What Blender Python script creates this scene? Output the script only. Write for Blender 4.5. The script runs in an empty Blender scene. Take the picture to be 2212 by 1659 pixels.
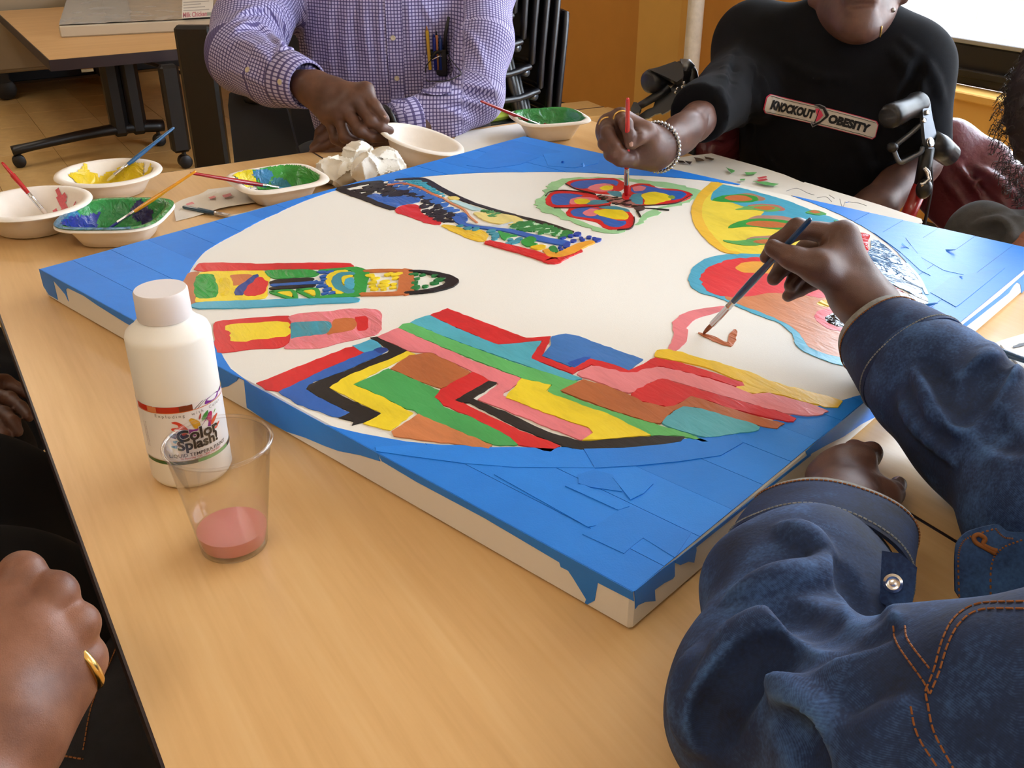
import bpy, bmesh, math, random
import numpy as np
from mathutils import Vector, Matrix, noise as mnoise
from mathutils.bvhtree import BVHTree

random.seed(7)
rng = np.random.default_rng(7)
scene = bpy.context.scene
col = scene.collection

# ------------------------------------------------------------------ camera
IW, IH, FPX = 2212.0, 1659.0, 2109.12
CO = np.array([0.0, 0.0, 1.2208])
_p, _y = math.radians(28.042), math.radians(31.4125)
FWD = np.array([math.sin(_y)*math.cos(_p), math.cos(_y)*math.cos(_p), -math.sin(_p)])
RGT = np.array([math.cos(_y), -math.sin(_y), 0.0])
UPV = np.cross(RGT, FWD)
cam_data = bpy.data.cameras.new('camera')
cam_data.sensor_fit = 'HORIZONTAL'
cam_data.sensor_width = 36.0
cam_data.lens = FPX / IW * 36.0
cam_data.clip_start = 0.02
cam = bpy.data.objects.new('camera', cam_data)
col.objects.link(cam)
cam.matrix_world = Matrix(((RGT[0], UPV[0], -FWD[0], CO[0]), (RGT[1], UPV[1], -FWD[1], CO[1]),
                           (RGT[2], UPV[2], -FWD[2], CO[2]), (0, 0, 0, 1)))
scene.camera = cam

# ------------------------------------------------------------------ sky and light
world = bpy.data.worlds.new('overcast_sky')
scene.world = world
world.use_nodes = True
_bg = world.node_tree.nodes['Background']
_bg.inputs['Color'].default_value = (0.76, 0.87, 1.0, 1)
_bg.inputs['Strength'].default_value = 6.0
scene.view_settings.view_transform = 'Standard'
scene.view_settings.look = 'None'
scene.view_settings.gamma = 1.0
scene.view_settings.use_curve_mapping = False
scene.view_settings.exposure = 1.45
cy = scene.cycles
cy.max_bounces = 5; cy.diffuse_bounces = 3; cy.glossy_bounces = 2; cy.transmission_bounces = 3; cy.transparent_max_bounces = 8
cy.caustics_reflective = False; cy.caustics_refractive = False
cy.use_adaptive_sampling = True; cy.adaptive_threshold = .06

XW = 3.0          # window wall
YB = 7.1          # far wall
XL, YN, ZC = -2.6, -3.2, 2.75
WINS = [(-0.15, 2.62), (-3.0, -0.45)]      # window openings along the window wall
WZ0, WZ1 = 0.70, 2.45
for (y0, y1) in WINS:                       # sky portals in the window openings
    ld = bpy.data.lights.new('window_portal', 'AREA')
    ld.shape = 'RECTANGLE'; ld.size = WZ1 - WZ0; ld.size_y = y1 - y0
    ld.cycles.is_portal = True
    lo = bpy.data.objects.new('window_portal', ld)
    lo.location = (XW + 0.16, (y0 + y1)/2, (WZ0 + WZ1)/2)
    lo.rotation_euler = (0, math.radians(90), 0)
    col.objects.link(lo)
FILL_STRENGTH = 2.2  # glow of the added fill panels

# ------------------------------------------------------------------ helpers
def ray(px, py):
    return FWD + (px - IW/2)/FPX*RGT - (py - IH/2)/FPX*UPV
def at(px, py, z):                     # picture point on a horizontal plane
    d = ray(px, py); return CO + d*((z - CO[2])/d[2])
def dd(px, py, depth):                 # picture point at a distance along the view axis
    return CO + ray(px, py)*depth
def onp(px, py, p0, n):                # picture point on any plane
    d = ray(px, py); p0 = np.asarray(p0); n = np.asarray(n)
    return CO + d*(np.dot(p0 - CO, n)/np.dot(d, n))
def depth_of(p):
    return float(np.dot(np.asarray(p) - CO, FWD))
def V(*a): return np.array(a, float)
def nrm(v):
    v = np.asarray(v, float); return v/np.linalg.norm(v)

def lin(c):
    if isinstance(c, str):
        c = c.lstrip('#'); c = tuple(int(c[i:i+2], 16)/255 for i in (0, 2, 4))
    return tuple((x/12.92 if x <= .04045 else ((x+.055)/1.055)**2.4) for x in c)

class MB:
    def __init__(s): s.v = []; s.f = []
    def add(s, vs, fs):
        o = len(s.v); s.v += [tuple(map(float, p)) for p in vs]; s.f += [tuple(i+o for i in f) for f in fs]; return s
    def box(s, lo, hi, M=None, ch=0.0):
        lo, hi = np.minimum(lo, hi), np.maximum(lo, hi)
        if ch <= 0:
            vs = [V(x, y, z) for x in (lo[0], hi[0]) for y in (lo[1], hi[1]) for z in (lo[2], hi[2])]
            fs = [(0,1,3,2),(4,6,7,5),(0,4,5,1),(2,3,7,6),(0,2,6,4),(1,5,7,3)]
        else:
            c = min(ch, *(0.49*(hi-lo)))
            def ring(z, e):
                a, b = lo + e, hi - e
                return [V(a[0]+c-e if 0 else lo[0]+c, lo[1]+e, z), V(hi[0]-c, lo[1]+e, z), V(hi[0]-e, lo[1]+c, z), V(hi[0]-e, hi[1]-c, z),
                        V(hi[0]-c, hi[1]-e, z), V(lo[0]+c, hi[1]-e, z), V(lo[0]+e, hi[1]-c, z), V(lo[0]+e, lo[1]+c, z)]
            def inner(z):
                return [V(lo[0]+c, lo[1]+c, z), V(hi[0]-c, lo[1]+c, z), V(hi[0]-c, lo[1]+c, z), V(hi[0]-c, hi[1]-c, z),
                        V(hi[0]-c, hi[1]-c, z), V(lo[0]+c, hi[1]-c, z), V(lo[0]+c, hi[1]-c, z), V(lo[0]+c, lo[1]+c, z)]
            r1, r2 = ring(lo[2]+c, 0), ring(hi[2]-c, 0)
            q = lambda z: [V(lo[0]+c, lo[1]+c, z), V(hi[0]-c, lo[1]+c, z), V(hi[0]-c, hi[1]-c, z), V(lo[0]+c, hi[1]-c, z)]
            b, t = q(lo[2]), q(hi[2])
            vs = r1 + r2 + b + t
            fs = [(i, (i+1) % 8, 8+(i+1) % 8, 8+i) for i in range(8)]
            fs += [(19, 18, 17, 16), (20, 21, 22, 23)]
            for j in range(4):
                e0, e1 = (2*j), (2*j+1)
                fs.append((16+j, 16+(j+1) % 4, e1, e0)); fs.append((8+e0, 8+e1, 20+(j+1) % 4, 20+j))
                p = (2*j-1) % 8
                fs.append((16+j, e0, p)); fs.append((20+j, 8+p, 8+e0))
        if M is not None: vs = [M(p) for p in vs]
        return s.add(vs, fs)
    def prism(s, poly, z0, z1):
        n = len(poly)
        vs = [V(p[0], p[1], z0) for p in poly] + [V(p[0], p[1], z1) for p in poly]
        ar = sum(poly[i][0]*poly[(i+1) % n][1]-poly[(i+1) % n][0]*poly[i][1] for i in range(n))
        fs = [tuple(range(n-1, -1, -1)), tuple(range(n, 2*n))] + [(i, (i+1) % n, n+(i+1) % n, n+i) for i in range(n)]
        if ar < 0: fs = [tuple(reversed(f)) for f in fs]
        return s.add(vs, fs)
    def slab(s, pts, n, t):            # 3D planar polygon extruded by t along n
        m = len(pts); n = np.asarray(n)
        vs = [np.asarray(p) for p in pts] + [np.asarray(p)+n*t for p in pts]
        fs = [tuple(range(m-1, -1, -1)), tuple(range(m, 2*m))] + [(i, (i+1) % m, m+(i+1) % m, m+i) for i in range(m)]
        a = sum((np.cross(pts[i], pts[(i+1) % m]) for i in range(m)), np.zeros(3))
        if np.dot(a, n) < 0: fs = [tuple(reversed(f)) for f in fs]
        return s.add(vs, fs)
    def lathe(s, prof, seg=32, org=(0, 0, 0), M=None, sq=None):
        # prof: (r, z) from bottom to top; closed with centre fans where r == 0
        org = np.asarray(org, float); vs = []; fs = []; rings = []
        for (r, z) in prof:
            if r < 1e-7:
                rings.append([len(vs)]); vs.append(V(0, 0, z))
            else:
                rg = []
                for i in range(seg):
                    a = 2*math.pi*i/seg; k = 1.0
                    if sq: k = sq(a, r, z)
                    rg.append(len(vs)); vs.append(V(r*k*math.cos(a), r*k*math.sin(a), z))
                rings.append(rg)
        for A, B in zip(rings[:-1], rings[1:]):
            if len(A) == 1 and len(B) == 1: continue
            for i in range(seg):
                j = (i+1) % seg
                if len(A) == 1: fs.append((A[0], B[j], B[i]))
                elif len(B) == 1: fs.append((A[i], A[j], B[0]))
                else: fs.append((A[i], A[j], B[j], B[i]))
        if M is not None: vs = [M(p) for p in vs]
        return s.add([p+org for p in vs], fs)
    def tube(s, pts, r, seg=10, caps=True, flat=None, up=None):
        pts = [np.asarray(p, float) for p in pts]; n = len(pts)
        rr = r if hasattr(r, '__len__') else [r]*n
        tang = [nrm(pts[min(i+1, n-1)]-pts[max(i-1, 0)]) for i in range(n)]
        u = np.cross(tang[0], up if up is not None else (V(0, 0, 1) if abs(tang[0][2]) < .9 else V(1, 0, 0))); u = nrm(u)
        vs = []; fs = []
        for i in range(n):
            u = nrm(u - tang[i]*np.dot(u, tang[i])); w = np.cross(tang[i], u)
            for k in range(seg):
                a = 2*math.pi*k/seg
                vs.append(pts[i] + rr[i]*(math.cos(a)*u + math.sin(a)*w*(flat if flat else 1)))
        for i in range(n-1):
            for k in range(seg):
                k2 = (k+1) % seg
                fs.append((i*seg+k, i*seg+k2, (i+1)*seg+k2, (i+1)*seg+k))
        if caps:
            fs.append(tuple(range(seg-1, -1, -1))); fs.append(tuple((n-1)*seg+k for k in range(seg)))
        return s.add(vs, fs)
    def ball(s, c, r, seg=12, rings=8):
        r = np.asarray(r if hasattr(r, '__len__') else (r, r, r), float)
        prof = [(math.sin(math.pi*i/rings), -math.cos(math.pi*i/rings)) for i in range(rings+1)]
        prof[0] = (0, -1); prof[-1] = (0, 1)
        return s.lathe(prof, seg, c, M=lambda p: p*r)
    def grid(s, P):                    # P: array (n, m, 3)
        n, m, _ = P.shape
        return s.add(P.reshape(-1, 3), [(i*m+j, (i+1)*m+j, (i+1)*m+j+1, i*m+j+1) for i in range(n-1) for j in range(m-1)])

def empty(name, loc):
    o = bpy.data.objects.new(name, None); o.empty_display_size = .05
    o.location = tuple(map(float, loc)); col.objects.link(o); return o
def tag(o, label=None, cat=None, group=None, kind=None):
    if label: o['label'] = label
    if cat: o['category'] = cat
    if group: o['group'] = group
    if kind: o['kind'] = kind
    return o
def attach(o, parent):
    o.parent = parent
    m = Matrix.Translation(-Vector(parent.location)) if parent.type == 'EMPTY' else Matrix.Identity(4)
    o.matrix_parent_inverse = m
    return o
def obj(name, mb, mat, parent=None, smooth=False, auto=None):
    me = bpy.data.meshes.new(name)
    if isinstance(mb, MB): me.from_pydata(mb.v, [], mb.f)
    else: me.from_pydata(mb[0], [], mb[1])
    me.validate(clean_customdata=False)
    if mat is not None: me.materials.append(mat)
    if smooth:
        me.polygons.foreach_set('use_smooth', [True]*len(me.polygons))
        if auto: me.set_sharp_from_angle(angle=math.radians(auto))
    me.update()
    o = bpy.data.objects.new(name, me); col.objects.link(o)
    if parent is not None: attach(o, parent)
    return o
def bez(pts, n=8, closed=False):       # Catmull-Rom through points
    P = [np.asarray(p, float) for p in pts]; m = len(P); out = []
    rngi = range(m) if closed else range(m-1)
    for i in rngi:
        p0 = P[(i-1) % m] if closed or i > 0 else 2*P[0]-P[1]
        p1 = P[i]; p2 = P[(i+1) % m]
        p3 = P[(i+2) % m] if closed or i+2 < m else 2*P[-1]-P[-2]
        for k in range(n):
            t = k/n
            out.append(.5*((2*p1)+(-p0+p2)*t+(2*p0-5*p1+4*p2-p3)*t*t+(-p0+3*p1-3*p2+p3)*t**3))
    if not closed: out.append(P[-1])
    return out

# ------------------------------------------------------------------ materials
def nodes(name):
    m = bpy.data.materials.new(name); m.use_nodes = True
    nt = m.node_tree; b = nt.nodes['Principled BSDF']
    return m, nt, b
def N(nt, t, **kw):
    n = nt.nodes.new(t)
    for k, v in kw.items():
        if k.startswith('i_'):
            key = k[2:].replace('_', ' ')
            n.inputs[key].default_value = v
        else: setattr(n, k, v)
    return n
def L(nt, a, b): nt.links.new(a, b)
def ramp(nt, fac, stops):
    r = N(nt, 'ShaderNodeValToRGB'); e = r.color_ramp.elements
    e[0].position, e[0].color = stops[0][0], (*stops[0][1], 1)
    e[1].position, e[1].color = stops[-1][0], (*stops[-1][1], 1)
    for p, c in stops[1:-1]:
        x = e.new(p); x.color = (*c, 1)
    L(nt, fac, r.inputs['Fac']); return r.outputs['Color']
def coords(nt, scale=(1, 1, 1), rot=(0, 0, 0), kind='Object', attr=None):
    if attr:
        t = N(nt, 'ShaderNodeAttribute', attribute_name=attr); o = t.outputs['Vector']
    else:
        t = N(nt, 'ShaderNodeTexCoord'); o = t.outputs[kind]
    m = N(nt, 'ShaderNodeMapping'); m.inputs['Scale'].default_value = scale; m.inputs['Rotation'].default_value = rot
    L(nt, o, m.inputs['Vector']); return m.outputs['Vector']
def bump(nt, b, h, strength, dist=.001):
    n = N(nt, 'ShaderNodeBump'); n.inputs['Strength'].default_value = strength; n.inputs['Distance'].default_value = dist
    L(nt, h, n.inputs['Height']); L(nt, n.outputs['Normal'], b.inputs['Normal']); return n
def mat(name, c, rough=.5, metal=0, var=0.0, vs=30, bs=0, bstr=.2, bdist=.001, stretch=(1, 1, 1), spec=.5, coat=0, c2=None, alpha=None, trans=0, sheen=0):
    m, nt, b = nodes(name); c = lin(c)
    b.inputs['Roughness'].default_value = rough; b.inputs['Metallic'].default_value = metal
    b.inputs['Specular IOR Level'].default_value = spec; b.inputs['Coat Weight'].default_value = coat
    b.inputs['Sheen Weight'].default_value = sheen
    b.inputs['Base Color'].default_value = (*c, 1)
    if trans: b.inputs['Transmission Weight'].default_value = trans
    if var > 0 or c2 is not None:
        d = lin(c2) if c2 is not None else tuple(min(1, x*(1+var)) for x in c)
        e = tuple(x*(1-var) for x in c) if c2 is None else c
        n = N(nt, 'ShaderNodeTexNoise', i_Scale=vs, i_Detail=5.0, i_Roughness=.6)
        L(nt, coords(nt, stretch), n.inputs['Vector'])
        L(nt, ramp(nt, n.outputs['Fac'], [(.32, e), (.68, d)]), b.inputs['Base Color'])
    if bs:
        n = N(nt, 'ShaderNodeTexNoise', i_Scale=bs, i_Detail=4.0)
        L(nt, coords(nt, stretch), n.inputs['Vector'])
        bump(nt, b, n.outputs['Fac'], bstr, bdist)
    return m

M = {}
def wood(name, base, dark, light, rough=.32, axis=1):
    m, nt, b = nodes(name)
    st = [9, 9, 9]; st[axis] = .55
    v = coords(nt, tuple(st))
    n1 = N(nt, 'ShaderNodeTexNoise', i_Scale=3.2, i_Detail=6.0, i_Roughness=.55, i_Distortion=.5)
    L(nt, v, n1.inputs['Vector'])
    st2 = [60, 60, 60]; st2[axis] = 3
    n2 = N(nt, 'ShaderNodeTexNoise', i_Scale=4.0, i_Detail=3.0)
    L(nt, coords(nt, tuple(st2)), n2.inputs['Vector'])
    mx = N(nt, 'ShaderNodeMix'); mx.inputs['Factor'].default_value = .35
    L(nt, n1.outputs['Fac'], mx.inputs['A']); L(nt, n2.outputs['Fac'], mx.inputs['B'])
    L(nt, ramp(nt, mx.outputs['Result'], [(.3, lin(dark)), (.5, lin(base)), (.72, lin(light))]), b.inputs['Base Color'])
    b.inputs['Roughness'].default_value = rough
    b.inputs['Specular IOR Level'].default_value = .5
    n3 = N(nt, 'ShaderNodeTexNoise', i_Scale=350.0, i_Detail=2.0)
    L(nt, coords(nt), n3.inputs['Vector'])
    bump(nt, b, n3.outputs['Fac'], .06, .0005)
    return m
M['maple'] = wood('maple_laminate', '#e3b67c', '#d9ab71', '#e9c088', .3)
M['edge'] = mat('plum_black_edge_band', '#2b1d22', .4)
M['dark_metal'] = mat('black_powder_coat', '#0d0b0c', .4, var=.2)
M['black_plastic'] = mat('black_plastic', '#0e0e10', .42)
M['chrome'] = mat('chrome', '#d8d8da', .18, 1)
M['white_canvas'] = mat('primed_canvas', '#e9e4dc', .75, bs=900, bstr=.25, bdist=.0006)
M['tape'] = None
# ------------------------------------------------------------------ the room
M['wall_orange'] = mat('orange_wall_paint', '#c98d3e', .6, var=.04, vs=6, bs=220, bstr=.12)
M['wall_yellow'] = mat('yellow_wall_paint', '#d9aa57', .55, var=.04, vs=5, bs=220, bstr=.12)
M['wall_beige'] = mat('beige_wall_paint', '#d8b98a', .6, var=.03, vs=5)
M['ceiling'] = mat('ceiling_white', '#e8e2d4', .8)
M['tile'] = mat('vinyl_tile', '#d4ac6c', .35, var=.1, vs=14, c2='#c89e60')
M['tile2'] = mat('vinyl_tile_light', '#dcb678', .35, var=.1, vs=17, c2='#cba368')
M['grout'] = mat('tile_joint', '#8a6a3e', .8)
M['baseboard'] = mat('black_vinyl_base', '#1c1a1c', .5)
M['frame_black'] = mat('black_window_frame', '#191513', .45)
M['frame_silver'] = mat('silver_window_strip', '#b9bcc0', .35, .6)
def structure(name, mb, m, parent=None, smooth=False):
    o = obj(name, mb, m, parent, smooth)
    if parent is None: tag(o, kind='structure')
    return o
fl = structure('floor', MB().box(V(XL-.2, YN-.2, -.1), V(XW+.2, YB+.2, -.003)), M['grout'])
tm = MB().box(V(.0012, .0012, -.003), V(.3036, .3036, 0), ch=.0006)
tmesh = [None, None]
cnt = 0
for i in range(-3, 8):
    for j in range(0, 17):
        x0, y0 = -.35+i*.3048, 2.42+j*.3048
        if x0 + .3 > XW or y0 + .3 > YB: continue
        k = random.random() < .5
        if tmesh[k] is None:
            t = obj('tile', tm, M['tile2' if k else 'tile'], fl); tmesh[k] = t.data
        else:
            t = bpy.data.objects.new('tile', tmesh[k]); col.objects.link(t); attach(t, fl)
        t.location = (x0, y0, 0); cnt += 1
# plain vinyl under the rest of the room (not in view)
structure('floor_near', MB().box(V(XL, YN, -.003), V(XW, 2.42, -.0002)).box(V(XL, 2.42, -.003), V(-1.27, YB, -.0002)).box(V(2.09, 2.42, -.003), V(XW, YB, -.0002)), M['tile'])
structure('ceiling', MB().box(V(XL-.2, YN-.2, ZC), V(XW+.2, YB+.2, ZC+.1)), M['ceiling'])
structure('wall_back', MB().box(V(XL-.2, YB, 0), V(XW+.2, YB+.15, ZC)), M['wall_beige'])
structure('wall_left', MB().box(V(XL-.2, YN, 0), V(XL, YB, ZC)), M['wall_beige'])
structure('wall_front', MB().box(V(XL-.2, YN-.2, 0), V(XW+.2, YN, ZC)), M['wall_beige'])
structure('baseboard_back', MB().box(V(XL, YB-.012, 0), V(XW, YB, .10), ch=.003), M['baseboard'])
w = MB()
ys = [YN, WINS[1][0], WINS[1][1], WINS[0][0], WINS[0][1], YB]
ZS = .41                                             # the wall steps out under the window ledge
w.box(V(XW, YN, 0), V(XW+.2, YB, ZS))
w.box(V(XW, ys[0], ZS), V(XW+.2, ys[1], ZC)); w.box(V(XW, ys[2], ZS), V(XW+.2, ys[3], ZC)); w.box(V(XW, ys[4], ZS), V(XW+.2, ys[5], ZC))
for a, b in WINS: w.box(V(XW, a, WZ1), V(XW+.2, b, ZC)); w.box(V(XW, a, ZS), V(XW+.2, b, .56))
structure('wall_right', w, M['wall_orange'])
structure('baseboard_right', MB().box(V(XW-.012, YN, 0), V(XW, YB, .10), ch=.003), M['baseboard'])
# ledge below the window
structure('trim_1', MB().box(V(XW-.05, -3.1, .415), V(XW, 2.75, .545), ch=.004).box(V(XW-.085, -3.1, .545), V(XW+.02, 2.75, .572), ch=.004), M['wall_yellow'])
M['glass'], nt, b = nodes('window_glass')
b.inputs['Base Color'].default_value = (1, 1, 1, 1); b.inputs['Roughness'].default_value = 0; b.inputs['Alpha'].default_value = .06
b.inputs['Specular IOR Level'].default_value = .5
for i, (a, bb) in enumerate(WINS):
    wn = structure('window_%d' % (i+1), MB().box(V(XW+.02, a, .572), V(XW+.10, bb, .70), ch=.006).box(V(XW+.0, a, .60), V(XW+.03, bb, .625), ch=.004)
        .box(V(XW+.03, a, WZ1-.06), V(XW+.10, bb, WZ1)).box(V(XW+.03, a, .7), V(XW+.10, a+.06, WZ1)).box(V(XW+.03, bb-.06, .7), V(XW+.10, bb, WZ1)), M['frame_black'])
    obj('frame_strip', MB().box(V(XW+.015, a, .70), V(XW+.09, bb, .716), ch=.003), M['frame_silver'], wn)
    obj('pane', MB().box(V(XW+.055, a+.06, .716), V(XW+.061, bb-.06, WZ1-.06)), M['glass'], wn)
# round yellow pilaster and the white pipe in front of it
c0 = onp(1437, 60, V(XW-.02, 0, 0), V(1, 0, 0))
pl = MB()
yc = c0[1]
pl.box(V(XW-.06, yc-.17, 0), V(XW, yc+.17, ZC), ch=.025)
tag(obj('pilaster', pl, M['wall_yellow'], None), 'yellow painted pilaster beside the white pipe', 'column', kind='structure')
bpy.data.objects['pilaster'].name = 'trim_2'
M['pipe'] = mat('white_painted_pipe', '#d6d0c8', .5, var=.08, vs=40, bs=120, bstr=.5, bdist=.003)
pp = onp(1497, 90, V(XW-.13, 0, 0), V(1, 0, 0))
tag(obj('water_pipe', MB().lathe([(0, 0), (.052, 0), (.052, .03), (.034, .05), (.034, ZC), (0, ZC)], 24, (pp[0], pp[1], 0)), M['pipe'], smooth=True, auto=40),
    'white lumpy vertical pipe beside the yellow pilaster', 'pipe')
# glowing panels added under the ceiling as fill light (out of the picture)
M['fill_glow'], nt, b = nodes('fill_panel_glow')
b.inputs['Emission Color'].default_value = (1, .93, .82, 1); b.inputs['Emission Strength'].default_value = FILL_STRENGTH
b.inputs['Base Color'].default_value = (.9, .9, .9, 1)
for (x, y, lb_) in ((-1.1, .1, 'added fill light panel above the black-clad person at the left table edge'), (-1.1, -1.9, 'added fill light panel in the rear left corner behind the camera'), (.7, -2.0, 'added fill light panel behind the camera nearest the windows'), (-1.1, 3.4, 'added fill light panel above the floor left of the side table'), (-.1, 4.6, 'added fill light panel above the front corner of the side table'), (1.0, 5.6, 'added fill light panel above the rolling cabinet')):
    cl = empty('fill_panel', (x, y, ZC)); tag(cl, lb_, 'light', 'added fill panels')
    obj('fill_face', MB().box(V(x-.28, y-.58, ZC-.02), V(x+.28, y+.58, ZC-.012)), M['fill_glow'], cl)
    obj('frame', MB().box(V(x-.31, y-.61, ZC-.026), V(x-.28, y+.61, ZC)).box(V(x+.28, y-.61, ZC-.026), V(x+.31, y+.61, ZC)).box(V(x-.28, y-.61, ZC-.026), V(x+.28, y-.58, ZC)).box(V(x-.28, y+.58, ZC-.026), V(x+.28, y+.61, ZC)), M['ceiling'], cl)
# outside: pavement, pale buildings, a brick strip and a tree
M['pale'] = mat('pale_render', '#e6e2dc', .8, var=.05, vs=3)
M['brick'] = mat('brick_red', '#a86a52', .8, var=.2, vs=2)
M['leafy'] = mat('leaf_green', '#7fae5a', .7, var=.3, vs=3)
for nm, x, y0, y1, z0, z1, m, lb, ct in (('apartment_block', 30, -14, 9.5, -1.2, 16, 'pale', 'pale building washed out by daylight beyond the window', 'building'), ('brick_wall', 14, -6, 9.6, -1.2, .05, 'brick', 'low brick wall seen through the window', 'wall')):
    w_ = obj(nm, MB().box(V(x, y0, z0), V(x+.5, y1, z1)).box(V(x-.05, y0, z1), V(x+.55, y1, z1+.12)), M[m]); tag(w_, lb, kind='structure')
tag(obj('ground_outside', MB().box(V(XW+.3, -40, -1.3), V(60, 60, -1.2)), mat('pavement', '#bdb8b0', .9)), kind='structure')
# ------------------------------------------------------------------ the two work tables
TZ = .735
TX0, SEAM, TX1, TYF, TYN = .0339, .6415, 1.249, 1.7876, -.04
def work_table(x0, x1, label):
    r = empty('work_table', ((x0+x1)/2, (TYF+TYN)/2, 0))
    tag(r, label, 'table', 'two work tables pushed together')
    g = .0009
    obj('table_top', MB().box(V(x0+.0022, TYN+.003, TZ-.028), V(x1-.0022, TYF-.003, TZ)), M['maple'], r)
    e = MB()
    e.box(V(x0+g*.2, TYN, TZ-.030), V(x0+.0022, TYF, TZ-.0004)); e.box(V(x1-.0022, TYN, TZ-.030), V(x1-g*.2, TYF, TZ-.0004))
    e.box(V(x0, TYN, TZ-.030), V(x1, TYN+.003, TZ-.0004)); e.box(V(x0, TYF-.003, TZ-.030), V(x1, TYF, TZ-.0004))
    obj('edge_band', e, M['edge'], r)
    xc = (x0+x1)/2
    for y in (.35, 1.45):
        obj('column', MB().box(V(xc-.045, y-.035, .07), V(xc+.045, y+.035, TZ-.03), ch=.012), M['dark_metal'], r)
        ft = obj('foot', MB().tube([V(xc-.25, y, .05), V(xc-.1, y, .07), V(xc+.1, y, .07), V(xc+.25, y, .05)], [.02, .03, .03, .02], 10), M['dark_metal'], r, True)
        for s in (-1, 1): obj('caster', MB().lathe([(0, -.01), (.025, -.01), (.025, .01), (0, .01)], 14, (xc+s*.24, y, .0255), M=lambda p: V(p[0], p[2], p[1])), M['black_plastic'], ft, True, 40)
    return r
work_table(TX0, SEAM, 'maple laminate work table under the white bottle, left of the table seam')
work_table(SEAM, TX1, 'maple laminate work table under the loose drawings, right of the table seam')
# ------------------------------------------------------------------ the big canvas with its tape and painting
CS = .9144
CT = TZ + .0368                       # top of the canvas
_r = math.radians(-73.679)
eN = V(math.cos(_r), math.sin(_r), 0)         # from the left corner towards the near corner
eF = V(-math.sin(_r), math.cos(_r), 0)        # from the left corner towards the far corner
CC = V(.6605, .9785, 0)
KL = CC - .5*CS*(eN+eF); KF = KL + CS*eF; KN = KL + CS*eN; KR = KL + CS*(eN+eF)
def cv(a, b, z): return KL + a*eF + b*eN + V(0, 0, z)
cvs = empty('painted_canvas', (CC[0], CC[1], TZ))
tag(cvs, 'large square stretched canvas with colourful circle painting masked by blue tape', 'canvas')
def frame_mb(p0, ea, eb, s, z0, z1, ch=.003):
    return MB().box(V(0, 0, z0), V(s, s, z1), M=lambda p: p0 + ea*p[0] + eb*p[1] + V(0, 0, p[2]), ch=ch)
m_ = frame_mb(KL, eF, eN, CS, TZ+.0002, CT)
m_.f = [tuple(reversed(f)) for f in m_.f]
cbody = obj('canvas_body', m_, M['white_canvas'], cvs)

def tape_mat(name, c, dk, lt):
    m, nt, b = nodes(name)
    n = N(nt, 'ShaderNodeTexNoise', i_Scale=9.0, i_Detail=6.0, i_Roughness=.65)
    L(nt, coords(nt, (1, 1, 1)), n.inputs['Vector'])
    L(nt, ramp(nt, n.outputs['Fac'], [(.3, lin(dk)), (.5, lin(c)), (.75, lin(lt))]), b.inputs['Base Color'])
    b.inputs['Roughness'].default_value = .46; b.inputs['Specular IOR Level'].default_value = .45
    n2 = N(nt, 'ShaderNodeTexNoise', i_Scale=700.0, i_Detail=2.0)
    n3 = N(nt, 'ShaderNodeTexNoise', i_Scale=38.0, i_Detail=5.0, i_Distortion=1.2)
    L(nt, coords(nt), n2.inputs['Vector']); L(nt, coords(nt), n3.inputs['Vector'])
    a = N(nt, 'ShaderNodeMath', operation='MULTIPLY_ADD'); L(nt, n3.outputs['Fac'], a.inputs[0]); a.inputs[1].default_value = 2.2; L(nt, n2.outputs['Fac'], a.inputs[2])
    bump(nt, b, a.outputs[0], .18, .0008)
    return m
TAPES = [tape_mat('blue_tape', '#1f83ea', '#1c7de2', '#2389f0'), tape_mat('blue_tape_b', '#1d7fe5', '#1a79dc', '#2185eb'), tape_mat('blue_tape_c', '#2286ed', '#1f80e5', '#268cf3')]
M['tape_seam_shade'] = tape_mat('blue_tape_seam_shade', '#144f9e', '#124890', '#1655a8')  # darker blue shows in the strip gaps as painted seam shade

circ_px = [(440,545),(410,585),(470,745),(500,800),(555,838),(690,915),(880,955),(1080,968),(1225,968),(1400,962),(1480,950),(1640,918),(1760,880),(1880,848),
           (1995,660),(1960,570),(1850,482),(1700,420),(1545,393),(1340,378),(1130,372),(960,378),(830,392),(735,408),(600,460),(520,500)]
_cc = V(.657, .974, 0)
_cp = np.array([at(x, y, CT) for x, y in circ_px])[:, :2] - _cc[:2]
_ang = np.arctan2(_cp[:, 1], _cp[:, 0]); _rad = np.hypot(_cp[:, 0], _cp[:, 1]); _o = np.argsort(_ang)
_ang = np.concatenate([_ang[_o]-2*np.pi, _ang[_o], _ang[_o]+2*np.pi]); _rad = np.tile(_rad[_o], 3)
def crad(a): return float(np.interp(a, _ang, _rad))
def in_circle(p):
    d = p[:2]-_cc[:2]; return np.hypot(*d) < crad(math.atan2(d[1], d[0]))
def strip_mesh(O, e1, e2, v0, v1, z0, z1, smp=9, rag=.0):
    pts = []
    for k in range(smp):
        v = v0 + (v1-v0)*k/(smp-1)
        if v > .9*CS/2*1.12: break
        u = 0.0
        if in_circle(O + e2*v): break
        while u < CS*.5 and not in_circle(O + e1*u + e2*v): u += .001
        pts.append((v, u))
    if len(pts) < 2: return None
    poly = [O + e2*pts[0][0]] + [O + e2*v + e1*(u + random.uniform(-rag, rag)) for v, u in pts] + [O + e2*pts[-1][0]]
    return MB().prism([p[:2] for p in poly], z0, z1)
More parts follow.
